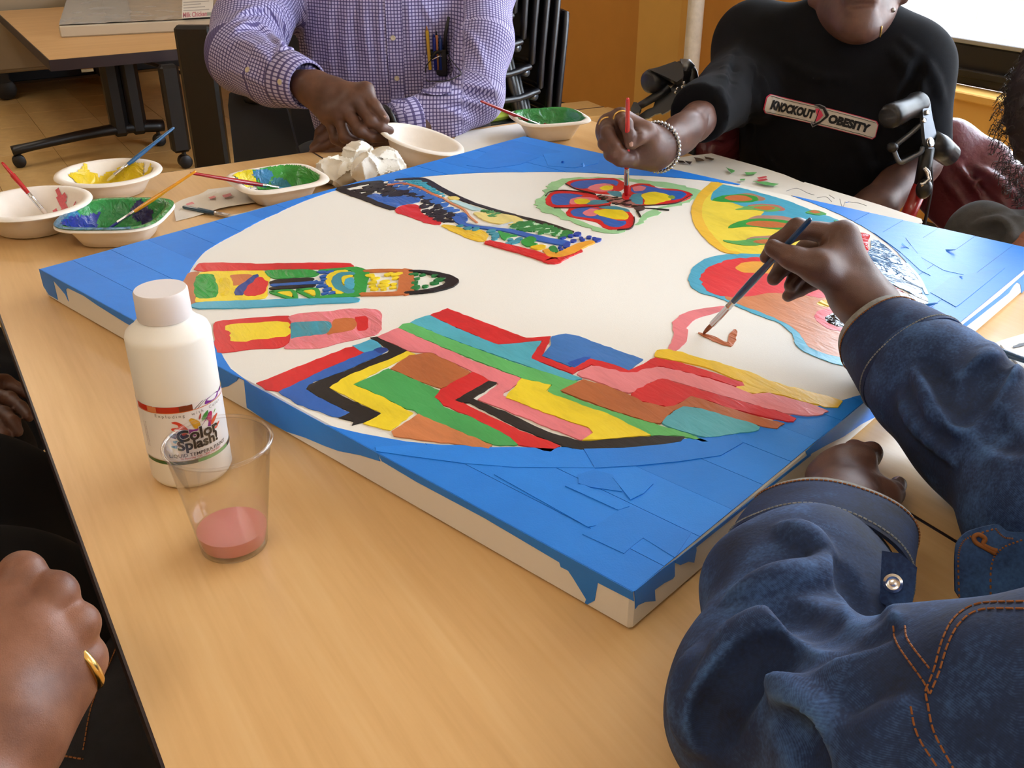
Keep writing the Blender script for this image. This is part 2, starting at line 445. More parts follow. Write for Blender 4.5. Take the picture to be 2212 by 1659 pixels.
for (O, e1, e2, w, off) in ((KL, eN, eF, .052, .01), (KN, -eN, eF, .047, .012), (KR, -eF, -eN, .05, .005), (KF, eN, -eF, .047, .02)):
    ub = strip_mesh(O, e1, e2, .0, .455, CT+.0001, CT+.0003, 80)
    if ub: obj('seam_shade_layer', ub, M['tape_seam_shade'], cvs)
    v = 0.0; k = 0
    while v < .44:
        v1 = v + (w if k else w*.8)
        s_ = strip_mesh(O, e1, e2, v + .0003, v1, CT+.0001, CT+.0006+.00012*(k % 3), 10, .0006)
        if s_: obj('masking_tape', s_, TAPES[(k*2+int(off*100)) % 3], cvs)
        v = v1 + .00025; k += 1

def kk(x0, y0, w):                      # scale of the study crops
    s = w/2212.0
    return lambda pts: [(x0+x*s, y0+y*s) for x, y in pts]
K1, K2, K3, K4, K5, K6, K8 = kk(380, 540, 640), kk(540, 640, 760), kk(1100, 660, 820), kk(700, 300, 630), kk(1130, 180, 570), kk(1400, 380, 812), kk(900, 950, 660)
K9 = kk(60, 520, 640); K7 = kk(1500, 440, 712)

# tape scraps lying along the arc and over the strips
def scrap(px, lift, mi, parent=cvs):
    P = [at(x, y, CT) for x, y in px]
    obj('masking_tape_scrap', MB().prism([p[:2] for p in P], CT+.0002, CT+.0009+lift), TAPES[mi], parent)
scrap(K8([(-300, 60), (0, 42), (300, 45), (560, 62), (730, 60), (1000, 72), (1200, 72), (1280, 210), (700, 205), (350, 178), (0, 132), (-290, 90)]), .0003, 2)
scrap(K8([(1210, 74), (1500, 68), (1800, 40), (2050, 0), (2300, -45), (2360, 30), (2200, 122), (1900, 165), (1600, 195), (1290, 212)]), .0005, 1)
scrap(K8([(1168, 262), (1280, 226), (1420, 262), (1440, 300), (1490, 385), (1260, 352), (1172, 325)]), .0006, 1)
scrap(K8([(1418, 285), (1460, 262), (1540, 230), (1690, 250), (1712, 330), (1640, 400), (1548, 445)]), .0009, 2)
scrap(K8([(1300, 625), (1470, 512), (1560, 490), (1990, 680), (1868, 860), (1640, 718), (1570, 770), (1500, 830), (1200, 690)]), .0002, 1)
scrap(K8([(560, 258), (610, 200), (880, 270), (960, 360), (1070, 430), (1300, 628), (1240, 640)]), .0004, 0)
scrap(K8([(1075, 342), (1200, 330), (1540, 490), (1460, 518)]), .0005, 2)
scrap(K6([(1330, 340), (1440, 330), (1520, 350), (1500, 420), (1600, 470), (1660, 590), (1600, 560), (1480, 450), (1400, 390)]), .0004, 2)
scrap(K6([(1660, 690), (1780, 600), (2100, 545), (1840, 755), (1810, 775)]), .0003, 1)
scrap(K6([(1500, 350), (1760, 390), (1920, 600), (1740, 560), (1600, 480)]), .0002, 0)
scrap(K4([(1080, 205), (1240, 100), (1380, 60), (1500, 110), (1640, 140), (1480, 200), (1250, 230)]), .0003, 1)
scrap(K4([(1660, 120), (1900, 100), (2100, 130), (2080, 190), (1900, 225), (1700, 210)]), .0004, 2)
for (x, y, r) in ((1955, 535, .006), (2052, 545, .008), (1925, 640, .005), (2010, 662, .007), (1260, 360, .006), (1215, 352, .005), (2075, 600, .003), (1830, 440, .005)):
    p = at(x, y, CT); a = random.random()*6
    d1, d2 = V(math.cos(a), math.sin(a), 0), V(-math.sin(a), math.cos(a), 0)
    q = [p+d1*r-d2*r*.4+V(0, 0, .0008), p+d1*r*.4+d2*r*.5+V(0, 0, .0008), p-d1*r+d2*r*.3+V(0, 0, .0008+r*.7), p-d1*r*.7-d2*r*.5+V(0, 0, .0008+r*.5)]
    obj('tape_curl', MB().slab(q, V(0, 0, 1), .0003), TAPES[0], cvs)

# tape folded over the two near sides
def side_tape(px, p0, n, mi):
    n = np.asarray(n); P = [onp(x, y, p0, n) for x, y in px]
    P = [V(p[0], p[1], min(max(p[2], TZ+.001), CT+.0006)) for p in P]
    obj('masking_tape_fold', MB().slab([p + n*.0001 for p in P], n, .0005), TAPES[mi], cvs)
nLN, nNR = -eF, eN                     # outward normals of the two visible sides
side_tape(K9([(78, 180), (160, 240), (180, 250), (192, 297), (226, 440), (160, 402), (120, 340)]), KL, nLN, 1)
side_tape(K9([(170, 240), (1000, 690), (990, 740), (740, 617), (520, 480), (420, 410), (300, 352), (286, 365), (306, 452), (282, 400), (240, 350), (192, 295)]), KL, nLN, 0)
side_tape(K9([(1000, 690), (1420, 880), (1570, 1000), (1563, 1045), (1500, 1085), (1440, 1100), (1100, 860), (990, 735)]), KL, nLN, 1)
side_tape([(528, 822), (600, 855), (660, 890), (740, 930), (815, 970), (822, 996), (780, 983), (733, 974), (700, 962), (660, 945), (620, 932), (575, 908), (534, 880)], KL, nLN, 0)
side_tape([(815, 970), (900, 1018), (1100, 1128), (1368, 1272), (1370, 1298), (1292, 1258), (1285, 1297), (1270, 1305), (1264, 1302), (1267, 1294), (1240, 1250), (1228, 1232), (1212, 1224), (1209, 1214), (1050, 1120), (900, 1040), (826, 996)], KL, nLN, 1)
side_tape(K8([(1575, 1080), (1740, 960), (1865, 870), (1865, 985), (1850, 1005), (1790, 1035), (1720, 1085), (1725, 1165), (1650, 1172), (1600, 1195), (1580, 1222)]), KN, nNR, 0)
side_tape(K8([(1868, 870), (2020, 750), (2022, 800), (2005, 888), (1965, 880), (1905, 905), (1870, 890)]), KN, nNR, 2)
side_tape(K8([(2020, 750), (2600, 290), (2840, 100), (2850, 112), (2600, 310), (2022, 775)]), KN, nNR, 1)
side_tape(K3([(1725, 850), (1860, 730), (1985, 630), (2110, 520), (2300, 340), (2290, 420), (2180, 625), (2050, 690), (1950, 760), (1850, 810), (1760, 860), (1740, 885)]), KN, nNR, 0)
side_tape(K6([(1780, 930), (2066, 707), (2230, 560), (2230, 650), (2195, 690), (2190, 640), (2170, 625), (2150, 645), (2120, 690), (1845, 905), (1780, 980)]), KN, nNR, 2)

# ------------------------------------------------------------------ paint on the canvas
PAINTS = {}
def paint(c, gloss=.33, wet=0):
    k = (c, gloss, wet)
    if k in PAINTS: return PAINTS[k]
    m, nt, b = nodes('paint_'+c.lstrip('#')); cl = lin(c)
    n = N(nt, 'ShaderNodeTexNoise', i_Scale=26.0, i_Detail=7.0, i_Roughness=.7, i_Distortion=.6)
    L(nt, coords(nt, (1, .35, 1), (0, 0, .5)), n.inputs['Vector'])
    dk = tuple(x*.8 for x in cl); lt = tuple(min(1, x*1.12+.012) for x in cl)
    L(nt, ramp(nt, n.outputs['Fac'], [(.3, dk), (.5, cl), (.75, lt)]), b.inputs['Base Color'])
    b.inputs['Roughness'].default_value = gloss
    n2 = N(nt, 'ShaderNodeTexNoise', i_Scale=120.0 if not wet else 60, i_Detail=4.0, i_Distortion=.8)
    L(nt, coords(nt, (1, .3, 1), (0, 0, .5)), n2.inputs['Vector'])
    bump(nt, b, n2.outputs['Fac'], .35 if not wet else 1.0, .0015 if not wet else .006)
    PAINTS[k] = m; return m
RED, YEL, BLK, NAVY, ORA, GRN, LGRN = '#d8252b', '#f3d62b', '#17161a', '#1d3f8f', '#c9703c', '#2f9e44', '#5fb866'
PNK, LBL, BLU, TEAL, DRED = '#ea7f88', '#4aa9c9', '#2a62b8', '#3f94a8', '#b5202a'
YOR, BRN, PGR = '#f0b82a', '#b9683a', '#9fd29a'
class Pic:
    def __init__(s, name): s.name = name; s.root = None; s.i = 0; s.z = 0
    def _emit(s, mb, m, nm='paint_patch'):
        if s.root is None: s.root = obj(s.name, mb, m, cvs)
        else: obj(nm, mb, m, s.root)
        s.i += 1
    def zz(s): return CT + .0008 + .00005*s.i
    def poly(s, c, px, sm=True, jit=.0009, wet=0, gloss=.33):
        P = [at(x, y, CT)[:2] for x, y in px]
        if sm: P = [(a*2+b)/3 if 0 else a for a, b in zip(P, P)]; P = _round(P)
        P = _rough(P, jit)
        s._emit(MB().prism(P, CT+.0001, s.zz()), paint(c, gloss, wet))
    def stroke(s, c, px, w, jit=.0007, wet=0):       # w: width in picture pixels across, in metres on canvas
        P = [at(x, y, CT)[:2] for x, y in px]
        P = bez(P, 6); n = len(P); ws = w if hasattr(w, '__len__') else [w]*2
        A, B = [], []
        for i in range(n):
            t = nrm(P[min(i+1, n-1)]-P[max(0, i-1)]); nn = V(-t[1], t[0]); f = i/(n-1)
            ww = float(np.interp(f, np.linspace(0, 1, len(ws)), ws))/2*(1+random.uniform(-.08, .08))
            A.append(P[i]+nn*ww); B.append(P[i]-nn*ww)
        t0 = nrm(P[0]-P[1])*ws[0]*.3; t1 = nrm(P[-1]-P[-2])*ws[-1]*.3
        s._emit(MB().prism([P[0]+t0] + A + [P[-1]+t1] + B[::-1], CT+.0001, s.zz()), paint(c, .33, wet), 'brush_stroke')
    def dots(s, c, px, r, rx=1.0, jit=.35, ang=0.0, n=8):
        mb = MB(); z = s.zz()
        for x, y in px:
            p = at(x, y, CT)[:2]; k = r*random.uniform(1-jit, 1+jit); a0 = ang+random.uniform(-.5, .5)
            q = []
            for i in range(n):
                a = 2*math.pi*i/n; e = V(math.cos(a)*k*rx, math.sin(a)*k)*random.uniform(.8, 1.2)
                q.append(p + V(e[0]*math.cos(a0)-e[1]*math.sin(a0), e[0]*math.sin(a0)+e[1]*math.cos(a0)))
            mb.prism(q, CT+.0001, z + random.random()*.0003)
        s._emit(mb, paint(c), 'paint_dots')
def _round(P):
    out = []; n = len(P)
    for i in range(n):
        a, b, c = P[i-1], P[i], P[(i+1) % n]
        la, lc = np.linalg.norm(a-b), np.linalg.norm(c-b)
        k = .28
        out += [b+(a-b)*k, b+(a-b)*k*.3+(c-b)*k*.3, b+(c-b)*k]
    return out
def _rough(P, j):
    out = []; n = len(P)
    for i in range(n):
        a, b = P[i], P[(i+1) % n]; l = np.linalg.norm(b-a)
        if l < 1e-6: continue
        m = max(1, int(l/.006)); t = (b-a)/l; nn = V(-t[1], t[0])
        for k in range(m): out.append(a+(b-a)*k/m + nn*random.uniform(-j, j))
    return out
def inpoly(p, poly):
    x, y = p; c = False; n = len(poly)
    for i in range(n):
        x1, y1 = poly[i]; x2, y2 = poly[i-1]
        if (y1 > y) != (y2 > y) and x < (x2-x1)*(y-y1)/(y2-y1)+x1: c = not c
    return c
def scatter(poly, n):
    xs = [p[0] for p in poly]; ys = [p[1] for p in poly]; out = []
    while len(out) < n:
        p = (random.uniform(min(xs), max(xs)), random.uniform(min(ys), max(ys)))
        if inpoly(p, poly): out.append(p)
    return out

# --- striped tower lying on its side
q = Pic('painted_striped_tower')
q.poly(RED, K1([(160, 100), (330, 97), (700, 108), (780, 100), (1250, 98), (1310, 105), (1333, 125), (1310, 138), (1000, 150), (640, 155), (450, 162), (130, 165)]))
q.poly(YEL, K1([(170, 166), (420, 160), (660, 155), (700, 200), (702, 240), (680, 300), (690, 340), (660, 370), (450, 388), (125, 400), (130, 300), (140, 215)]))
q.poly(BRN, K1([(80, 185), (130, 165), (185, 165), (150, 215), (140, 300), (150, 380), (130, 420), (105, 430), (90, 360), (50, 260)]))
q.poly(GRN, K1([(170, 185), (240, 180), (290, 190), (300, 240), (325, 310), (300, 360), (230, 365), (160, 365), (140, 330), (135, 270), (145, 215)]), wet=1)
q.poly('#f0cf1c', K1([(325, 215), (390, 208), (410, 260), (395, 345), (340, 350), (315, 300)]), wet=1)
q.poly(ORA, K1([(395, 190), (555, 185), (575, 200), (500, 260), (430, 275), (425, 230)]))
q.poly(NAVY, K1([(580, 190), (620, 185), (610, 215), (560, 265), (520, 310), (500, 345), (440, 345), (430, 325), (450, 285), (520, 240)]))
q.poly(RED, K1([(600, 210), (655, 205), (660, 235), (700, 240), (680, 275), (670, 320), (610, 345), (540, 350), (500, 340), (530, 280), (580, 240)]))
q.poly(GRN, K1([(655, 160), (760, 150), (1000, 150), (1060, 165), (1070, 185), (1040, 205), (900, 210), (750, 220), (690, 205)]), wet=1)
q.poly(BLK, K1([(700, 240), (760, 225), (1000, 210), (1035, 220), (1010, 240), (800, 255), (700, 262)]))
q.poly(BLU, K1([(700, 262), (800, 255), (1020, 238), (1060, 230), (1075, 245), (1050, 260), (900, 265), (720, 278)]))
q.poly(BLK, K1([(695, 290), (760, 278), (1000, 262), (1050, 262), (1020, 285), (900, 292), (760, 300), (705, 302)]))
q.poly(YEL, K1([(740, 322), (860, 310), (880, 365)])); q.poly(YEL, K1([(940, 310), (1040, 302), (1050, 355)]))
q.stroke(GRN, K1([(705, 318), (800, 310), (870, 312), (895, 355), (880, 372), (800, 350), (715, 322)]), .0055)
q.stroke(GRN, K1([(905, 305), (1000, 297), (1050, 302), (1060, 345), (1030, 365), (960, 335), (910, 308)]), .0055)
q.poly(LBL, K1([(130, 400), (450, 385), (800, 375), (1340, 360), (1375, 370), (1360, 395), (1100, 405), (800, 425), (500, 440), (150, 445), (110, 430)]))
q.stroke(GRN, K1([(1075, 160), (1250, 150), (1340, 150), (1385, 190), (1375, 270), (1360, 330), (1200, 350), (1070, 362)]), [.006, .010, .020, .016, .012, .007])
q.stroke(YEL, K1([(1270, 166), (1190, 178), (1150, 215), (1160, 265), (1230, 330)]), .010)
q.stroke(TEAL, K1([(1320, 186), (1240, 190), (1200, 230), (1220, 285), (1310, 325)]), .012)
q.poly(YEL, K1([(1240, 205), (1300, 195), (1330, 200), (1270, 225), (1260, 270), (1240, 260)]))
q.poly(LBL, K1([(1260, 225), (1320, 210), (1335, 250), (1330, 300), (1280, 300), (1255, 270)]))
q.dots(BLU, K1([(1090, 172), (1150, 172), (1100, 205), (1105, 228), (1080, 250), (1085, 275), (1130, 303), (1165, 328), (1110, 332), (1120, 280)]), .0032, 1.7)
q.stroke(ORA, K1([(1410, 165), (1560, 160), (1720, 162)]), .0085); q.stroke(ORA, K1([(1385, 338), (1560, 335), (1720, 328)]), .009)
q.stroke(ORA, K1([(1710, 160), (1722, 240), (1715, 330)]), .019)
q.dots(YEL, K1([(1450, 200), (1490, 220), (1590, 190), (1650, 190), (1560, 245), (1640, 220), (1470, 250), (1470, 275), (1550, 275), (1625, 265), (1480, 300), (1550, 300), (1620, 290)]), .0042, 1.5)
q.stroke(BLK, K1([(1745, 166), (1830, 168), (1920, 182), (2010, 205), (2062, 240), (2030, 275), (1930, 305), (1830, 320), (1715, 330)]), [.006, .008, .012, .017, .012, .009, .007])
q.dots('#1f7a3c', K1([(1780, 190), (1840, 195), (1930, 200), (1800, 222), (1970, 230), (1785, 255), (1930, 255), (1790, 290), (1860, 280)]), .0040, 1.6)
# --- pink and red lozenge
q = Pic('painted_pink_bar')
q.poly(RED, K1([(270, 537), (560, 510), (830, 490), (870, 510), (850, 700), (780, 735), (560, 745), (340, 772), (300, 765), (285, 640)]))
q.poly(PNK, K1([(830, 500), (950, 470), (1150, 465), (1250, 445), (1420, 440), (1520, 450), (1540, 500), (1535, 600), (1500, 640), (1250, 690), (1080, 740), (900, 745), (790, 740), (860, 680), (860, 535)]), wet=1)
q.poly(YEL, K1([(365, 560), (840, 530), (850, 580), (865, 640), (700, 665), (400, 700), (410, 640), (380, 600)]), jit=.002)
q.poly(TEAL, K1([(845, 545), (1000, 540), (1150, 535), (1165, 580), (1130, 630), (1000, 645), (900, 655), (855, 670), (865, 620)]), wet=1)
q.poly(ORA, K1([(1170, 525), (1250, 512), (1340, 515), (1355, 560), (1330, 605), (1200, 625), (1120, 640), (1160, 600)]))
q.poly(RED, K1([(1330, 505), (1420, 495), (1435, 530), (1430, 605), (1350, 610), (1355, 550)]))
# --- zigzag stripes
q = Pic('painted_zigzag_stripes')
q.poly(RED, K2([(40, 550), (600, 330), (650, 320), (720, 360), (500, 450), (180, 605), (100, 590)]), sm=False)
q.poly(LBL, K2([(645, 315), (760, 275), (800, 290), (830, 320), (770, 345), (720, 360), (690, 345)]), sm=False)
q.poly(BLU, K2([(720, 360), (780, 345), (860, 350), (820, 375), (500, 510), (400, 540), (360, 590), (450, 650), (630, 735), (600, 765), (520, 760), (300, 680), (180, 605), (500, 450)]), sm=False)
q.poly(NAVY, K2([(770, 340), (830, 320), (880, 340), (820, 370)]))
q.poly(BLK, K2([(755, 262), (800, 258), (985, 345), (900, 400), (600, 520), (500, 585), (620, 650), (820, 740), (800, 760), (720, 795), (640, 815), (650, 795), (560, 770), (630, 735), (450, 650), (355, 590), (370, 560), (560, 490), (860, 360), (880, 345)]), sm=False)
q.poly(YEL, K2([(985, 350), (1040, 368), (920, 420), (700, 530), (650, 560), (820, 630), (980, 715), (1030, 740), (880, 850), (715, 805), (830, 740), (620, 640), (500, 580), (600, 510), (900, 390)]), sm=False)
q.poly(BRN, K2([(1000, 375), (1140, 358), (1260, 415), (1390, 485), (1300, 540), (1200, 585), (1040, 530), (880, 460)]), sm=False)
q.poly('#44a457', K2([(650, 560), (870, 460), (1040, 530), (1200, 600), (1160, 640), (1220, 700), (1400, 770), (1600, 870), (1690, 935), (1660, 945), (1530, 940), (1300, 850), (1060, 745), (1030, 720), (980, 715), (820, 630)]), sm=False)
q.poly(RED, K2([(1200, 590), (1400, 480), (1480, 500), (1540, 540), (1450, 590), (1300, 650), (1500, 760), (1700, 850), (1950, 945), (1890, 985), (1800, 965), (1690, 940), (1600, 870), (1400, 770), (1220, 690), (1160, 640)]), sm=False)
q.poly('#d2804f', K2([(890, 855), (1060, 745), (1300, 850), (1520, 940), (1500, 965), (1300, 935), (1100, 915), (900, 885)]), sm=False)
q.poly(PNK, K2([(800, 260), (930, 205), (1100, 280), (1400, 410), (1700, 520), (1710, 545), (1600, 610), (1590, 630), (1800, 720), (2130, 840), (2170, 870), (2150, 895), (2080, 910), (1900, 840), (1700, 760), (1430, 655), (1560, 560), (1500, 530), (1400, 480), (1140, 360), (1000, 350)]), sm=False)
q.poly(BLK, K2([(1290, 660), (1500, 538), (1560, 550), (1440, 620), (1400, 648), (1600, 730), (1900, 870), (2090, 920)]) + K3([(430, 797), (850, 765), (1030, 770), (1000, 800), (800, 830), (420, 845), (300, 825)]) + K2([(1960, 945), (1700, 840), (1500, 740), (1380, 675), (1330, 675)]), sm=False)
q.poly(LGRN, K2([(930, 205), (960, 180), (1010, 172), (1300, 290), (1700, 440), (2000, 520), (2060, 540), (2020, 580), (1950, 610)]) + K3([(600, 622), (830, 690), (1000, 740), (1160, 800), (1130, 800), (1000, 765), (830, 765), (600, 655), (250, 525)]) + K2([(1870, 600), (1900, 565), (1720, 525), (1500, 440), (1200, 320)]), sm=False)
q.poly('#4fb0c6', K2([(1010, 172), (1040, 150), (1130, 125), (1300, 205), (1560, 310), (1840, 280), (1770, 400), (2090, 525), (2030, 540), (1700, 430), (1300, 290)]), sm=False)
q.poly(RED, K2([(1130, 125), (1240, 83), (1740, 270), (1890, 258)]) + K3([(245, 185), (200, 280), (190, 300), (360, 370), (470, 315), (560, 325), (700, 385), (850, 310), (1000, 340), (1200, 400), (1390, 465), (1370, 485), (1290, 470), (1180, 430), (880, 360), (780, 400), (700, 410), (600, 385), (480, 350), (400, 385), (370, 405), (125, 312)]) + K2([(1840, 285), (1560, 312), (1300, 205)]), sm=False)
q.poly('#3a78c2', K3([(245, 185), (330, 170), (400, 185), (780, 320), (700, 385), (640, 360), (470, 315), (420, 345), (380, 370), (330, 350), (190, 300), (240, 240)]), sm=False)
q.poly('#1f52b0', K3([(330, 345), (420, 310), (480, 305), (470, 318), (420, 345), (380, 368)]))
q.poly('#f0c62c', K3([(845, 290), (870, 260), (950, 265), (1150, 320), (1400, 395), (1560, 460), (1800, 520), (1960, 565), (1890, 610), (1700, 560), (1500, 510), (1420, 525), (1300, 485), (1390, 470), (1250, 400), (1050, 340), (860, 310)]), jit=.0015)
q.poly('#e8868c', K3([(370, 405), (480, 355), (620, 385), (720, 405), (800, 375), (880, 360), (1180, 435), (1290, 475), (1420, 525), (1500, 512), (1700, 565), (1860, 615), (1830, 640), (1700, 655), (1500, 610), (1300, 550), (1000, 465), (900, 430), (800, 470), (700, 525), (560, 470)]), jit=.0015)
q.poly(RED, K3([(700, 525), (800, 465), (890, 430), (1000, 465), (1300, 555), (1690, 660), (1640, 690), (1400, 640), (1060, 530), (960, 600), (900, 595), (780, 570), (720, 545)]), jit=.0015)
q.poly(BRN, K3([(300, 505), (430, 440), (560, 475), (700, 530), (780, 570), (900, 598), (960, 595), (1060, 535), (1400, 645), (1600, 695), (1560, 725), (1400, 700), (1080, 600), (960, 620), (880, 695), (830, 690), (600, 620)]), sm=False)
q.poly('#55b0bf', K3([(880, 695), (940, 640), (1010, 592), (1100, 605), (1470, 710), (1440, 740), (1250, 765), (1150, 780), (1000, 740)]))
q.poly(YEL, K3([(70, 435), (240, 470), (215, 505), (260, 530), (600, 650), (825, 765), (430, 795), (490, 750), (460, 720), (200, 630), (-20, 545)]), sm=False)
# --- butterfly
q = Pic('painted_butterfly')
q.poly(PGR, K5([(80, 990), (180, 930), (180, 890), (270, 810), (480, 790), (620, 790), (850, 800), (1100, 820), (1300, 850), (1490, 900), (1450, 970), (1300, 1030), (1100, 1050), (1180, 1085), (1060, 1120), (1000, 1170), (940, 1190), (800, 1260), (640, 1250), (480, 1190), (300, 1130), (130, 1060)]), jit=.004)
q.poly('#e9e4dc', K5([(230, 960), (340, 840), (620, 790), (860, 820), (1120, 870), (1400, 920), (1300, 1000), (1010, 1080), (960, 1180), (800, 1240), (640, 1220), (360, 1110)]), gloss=.75)
q.poly(RED, K5([(350, 850), (400, 815), (620, 800), (760, 795), (850, 830), (840, 900), (790, 915), (760, 900), (740, 940), (600, 930), (450, 895)]))
q.poly(BLU, K5([(385, 850), (450, 820), (700, 810), (800, 820), (790, 870), (740, 845), (620, 845), (560, 880), (480, 890), (420, 875)]))
q.poly(PNK, K5([(530, 890), (590, 850), (720, 840), (760, 880), (740, 910), (640, 915)]))
q.poly(YEL, K5([(630, 885), (690, 860), (760, 865), (755, 895), (680, 905)]))
q.poly(TEAL, K5([(690, 915), (780, 905), (830, 920), (820, 960), (760, 950)]))
q.poly(RED, K5([(190, 960), (240, 915), (330, 905), (480, 915), (620, 945), (740, 990), (730, 1025), (600, 1040), (400, 1050), (260, 1050), (185, 1020)]))
q.poly(BLU, K5([(235, 960), (270, 930), (400, 930), (520, 945), (430, 970), (380, 1000), (390, 1025), (280, 1030), (240, 1010)]))
q.poly(PNK, K5([(390, 980), (450, 960), (600, 965), (620, 990), (450, 1020), (390, 1020)]))
q.poly(TEAL, K5([(520, 1020), (580, 980), (700, 985), (730, 1005), (600, 1025)]))
q.poly(YEL, K5([(420, 985), (470, 970), (540, 975), (565, 1000), (520, 1020), (450, 1020)]))
q.poly(RED, K5([(355, 1090), (400, 1045), (600, 1035), (740, 1030), (880, 1065), (930, 1130), (930, 1170), (900, 1220), (800, 1235), (690, 1230), (620, 1170), (480, 1145), (380, 1125)]))
q.poly(BLU, K5([(390, 1090), (430, 1055), (560, 1045), (640, 1060), (700, 1130), (800, 1160), (870, 1160), (860, 1195), (780, 1220), (700, 1200), (650, 1150), (500, 1130), (420, 1120)]))
q.poly(PNK, K5([(490, 1090), (560, 1055), (640, 1060), (620, 1120), (540, 1125)]))
q.poly(TEAL, K5([(600, 1050), (740, 1030), (880, 1060), (900, 1090), (800, 1070)]))
q.poly(YEL, K5([(580, 1080), (680, 1060), (840, 1070), (890, 1110), (880, 1150), (780, 1150), (640, 1120)]))
q.poly(RED, K5([(890, 870), (960, 845), (1060, 850), (1130, 890), (1260, 890), (1380, 915), (1425, 940), (1390, 980), (1280, 1010), (1050, 1030), (960, 1040), (890, 1000), (860, 940)]))
q.poly(BLU, K5([(900, 880), (1000, 858), (1100, 880), (1200, 905), (1320, 910), (1380, 940), (1330, 975), (1240, 990), (1240, 960), (1180, 930), (1000, 935), (910, 925)]))
q.poly(PNK, K5([(910, 880), (970, 865), (1040, 880), (1000, 910), (930, 915)]))
q.poly(TEAL, K5([(880, 970), (920, 935), (1000, 930), (1010, 1000), (1000, 1030), (930, 1020)]))
q.poly(YEL, K5([(980, 940), (1080, 915), (1180, 930), (1240, 960), (1240, 985), (1180, 1000), (1100, 1025), (1010, 1025), (1020, 990)]))
q.poly('#8aa43c', K5([(1200, 960), (1250, 945), (1280, 960), (1250, 985)]))
q.poly('#a8706a', K5([(610, 945), (700, 950), (830, 975), (940, 1010), (960, 1045), (900, 1050), (780, 1020), (680, 980)]))
q.dots(BLK, scatter(K5([(610, 945), (700, 950), (830, 975), (940, 1010), (960, 1045), (900, 1050), (780, 1020), (680, 980)]), 26), .0022, 2.2)
q.poly('#4a3b3c', K5([(920, 1050), (970, 1035), (1020, 1045), (1020, 1070), (960, 1080)]))
q.stroke(BLK, K5([(1020, 1055), (1120, 1060), (1220, 1068)]), .0022); q.stroke(BLK, K5([(955, 1078), (968, 1100), (982, 1128)]), .003)
for a in ([(610, 940), (500, 920), (350, 905), (230, 915), (190, 950)], [(730, 1028), (600, 1042), (400, 1052), (260, 1052)], [(940, 1040), (1050, 1032), (1280, 1012), (1420, 945)], [(930, 1130), (932, 1170), (900, 1222), (790, 1238)], [(355, 850), (450, 897), (600, 932)]):
    q.stroke('#3a1a1e', K5(a), .0014)
q.poly(RED, K5([(825, 975), (835, 930), (890, 920), (905, 960), (870, 992)]), wet=1)
# --- yellow oval with leaves
q = Pic('painted_yellow_leaf_oval')
q.poly(LBL, K6([(400, 45), (560, 75), (800, 140), (950, 200), (1120, 260), (1230, 320), (1100, 360), (850, 330), (700, 260), (600, 200), (480, 170), (350, 150)]))
q.poly('#f1d94a', K6([(395, 40), (405, 60), (380, 100), (360, 150), (500, 160), (600, 200), (700, 200), (640, 260), (800, 320), (900, 360), (860, 440), (700, 462), (520, 462), (440, 440), (330, 330), (275, 250), (275, 180), (310, 100)]))
q.stroke('#f0bf3a', K6([(405, 45), (320, 120), (285, 200), (305, 290), (375, 380), (450, 440), (530, 458)]), [.02, .015, .016, .013, .010])
def leaf(g, b, o=None):
    q.poly(g[0], K6(g[1])); q.poly(b[0], K6(b[1]))
leaf(('#b07f6c', [(500, 112), (600, 102), (680, 128), (694, 145), (640, 155), (560, 120)]), (GRN, [(360, 150), (430, 118), (560, 108), (640, 125), (655, 148), (600, 160), (500, 160)]))
q.poly(ORA, K6([(440, 130), (500, 115), (580, 120), (620, 145), (560, 155), (480, 148)]))
leaf(('#c0716a', [(560, 182), (660, 165), (770, 175), (815, 205), (760, 212)]), ('#6db064', [(500, 205), (560, 186), (680, 172), (770, 188), (780, 208), (700, 215), (620, 200)]))
q.poly(ORA, K6([(600, 190), (700, 178), (760, 195), (700, 208)]))
leaf(('#b5867a', [(560, 270), (640, 235), (800, 240), (900, 270), (860, 290), (700, 260)]), (GRN, [(450, 315), (520, 275), (640, 250), (850, 270), (900, 310), (760, 322), (600, 298)]))
q.poly(ORA, K6([(550, 290), (640, 265), (800, 280), (860, 300), (740, 314)]))
leaf(('#b5867a', [(560, 380), (620, 360), (760, 355), (800, 370), (700, 378)]), ('#59aa5a', [(430, 380), (520, 390), (620, 372), (800, 370), (720, 402), (600, 418), (480, 402)]))
q.poly(ORA, K6([(600, 392), (700, 376), (760, 385), (680, 408)]))
leaf(('#59aa5a', [(915, 218), (980, 203), (1060, 228), (1010, 238), (960, 230)]), (ORA, [(940, 214), (985, 207), (1020, 222), (980, 228)]))
q.poly(GRN, K6([(1080, 262), (1150, 280), (1210, 318), (1160, 318)]))
# --- red and orange boot shape
q = Pic('painted_boot_shape')
q.poly(LBL, K6([(235, 600), (260, 540), (330, 490), (450, 462), (700, 460), (900, 470), (1100, 600), (1300, 760), (1380, 950), (1300, 1130), (1180, 1130), (1050, 1095), (940, 1050), (870, 1000), (850, 930), (780, 870), (640, 820), (520, 770), (420, 720), (300, 690), (245, 650)]))
q.poly('#cc7f4c', K6([(430, 715), (520, 690), (900, 660), (1100, 700), (1300, 860), (1280, 1085), (1180, 1085), (1000, 1040), (930, 1000), (890, 930), (830, 880), (700, 820), (560, 770)]))
q.poly('#e0323a', K6([(300, 600), (350, 540), (480, 490), (700, 480), (880, 500), (1050, 600), (1120, 720), (1000, 720), (880, 700), (700, 690), (560, 720), (420, 710), (340, 680), (320, 640)]), jit=.002)
q.poly('#eaa83a', K6([(510, 550), (540, 515), (650, 505), (780, 520), (800, 590), (680, 575), (560, 575)]))
q.poly('#eec43a', K6([(990, 750), (1040, 730), (1080, 745), (1060, 780), (1000, 765)]), wet=1)
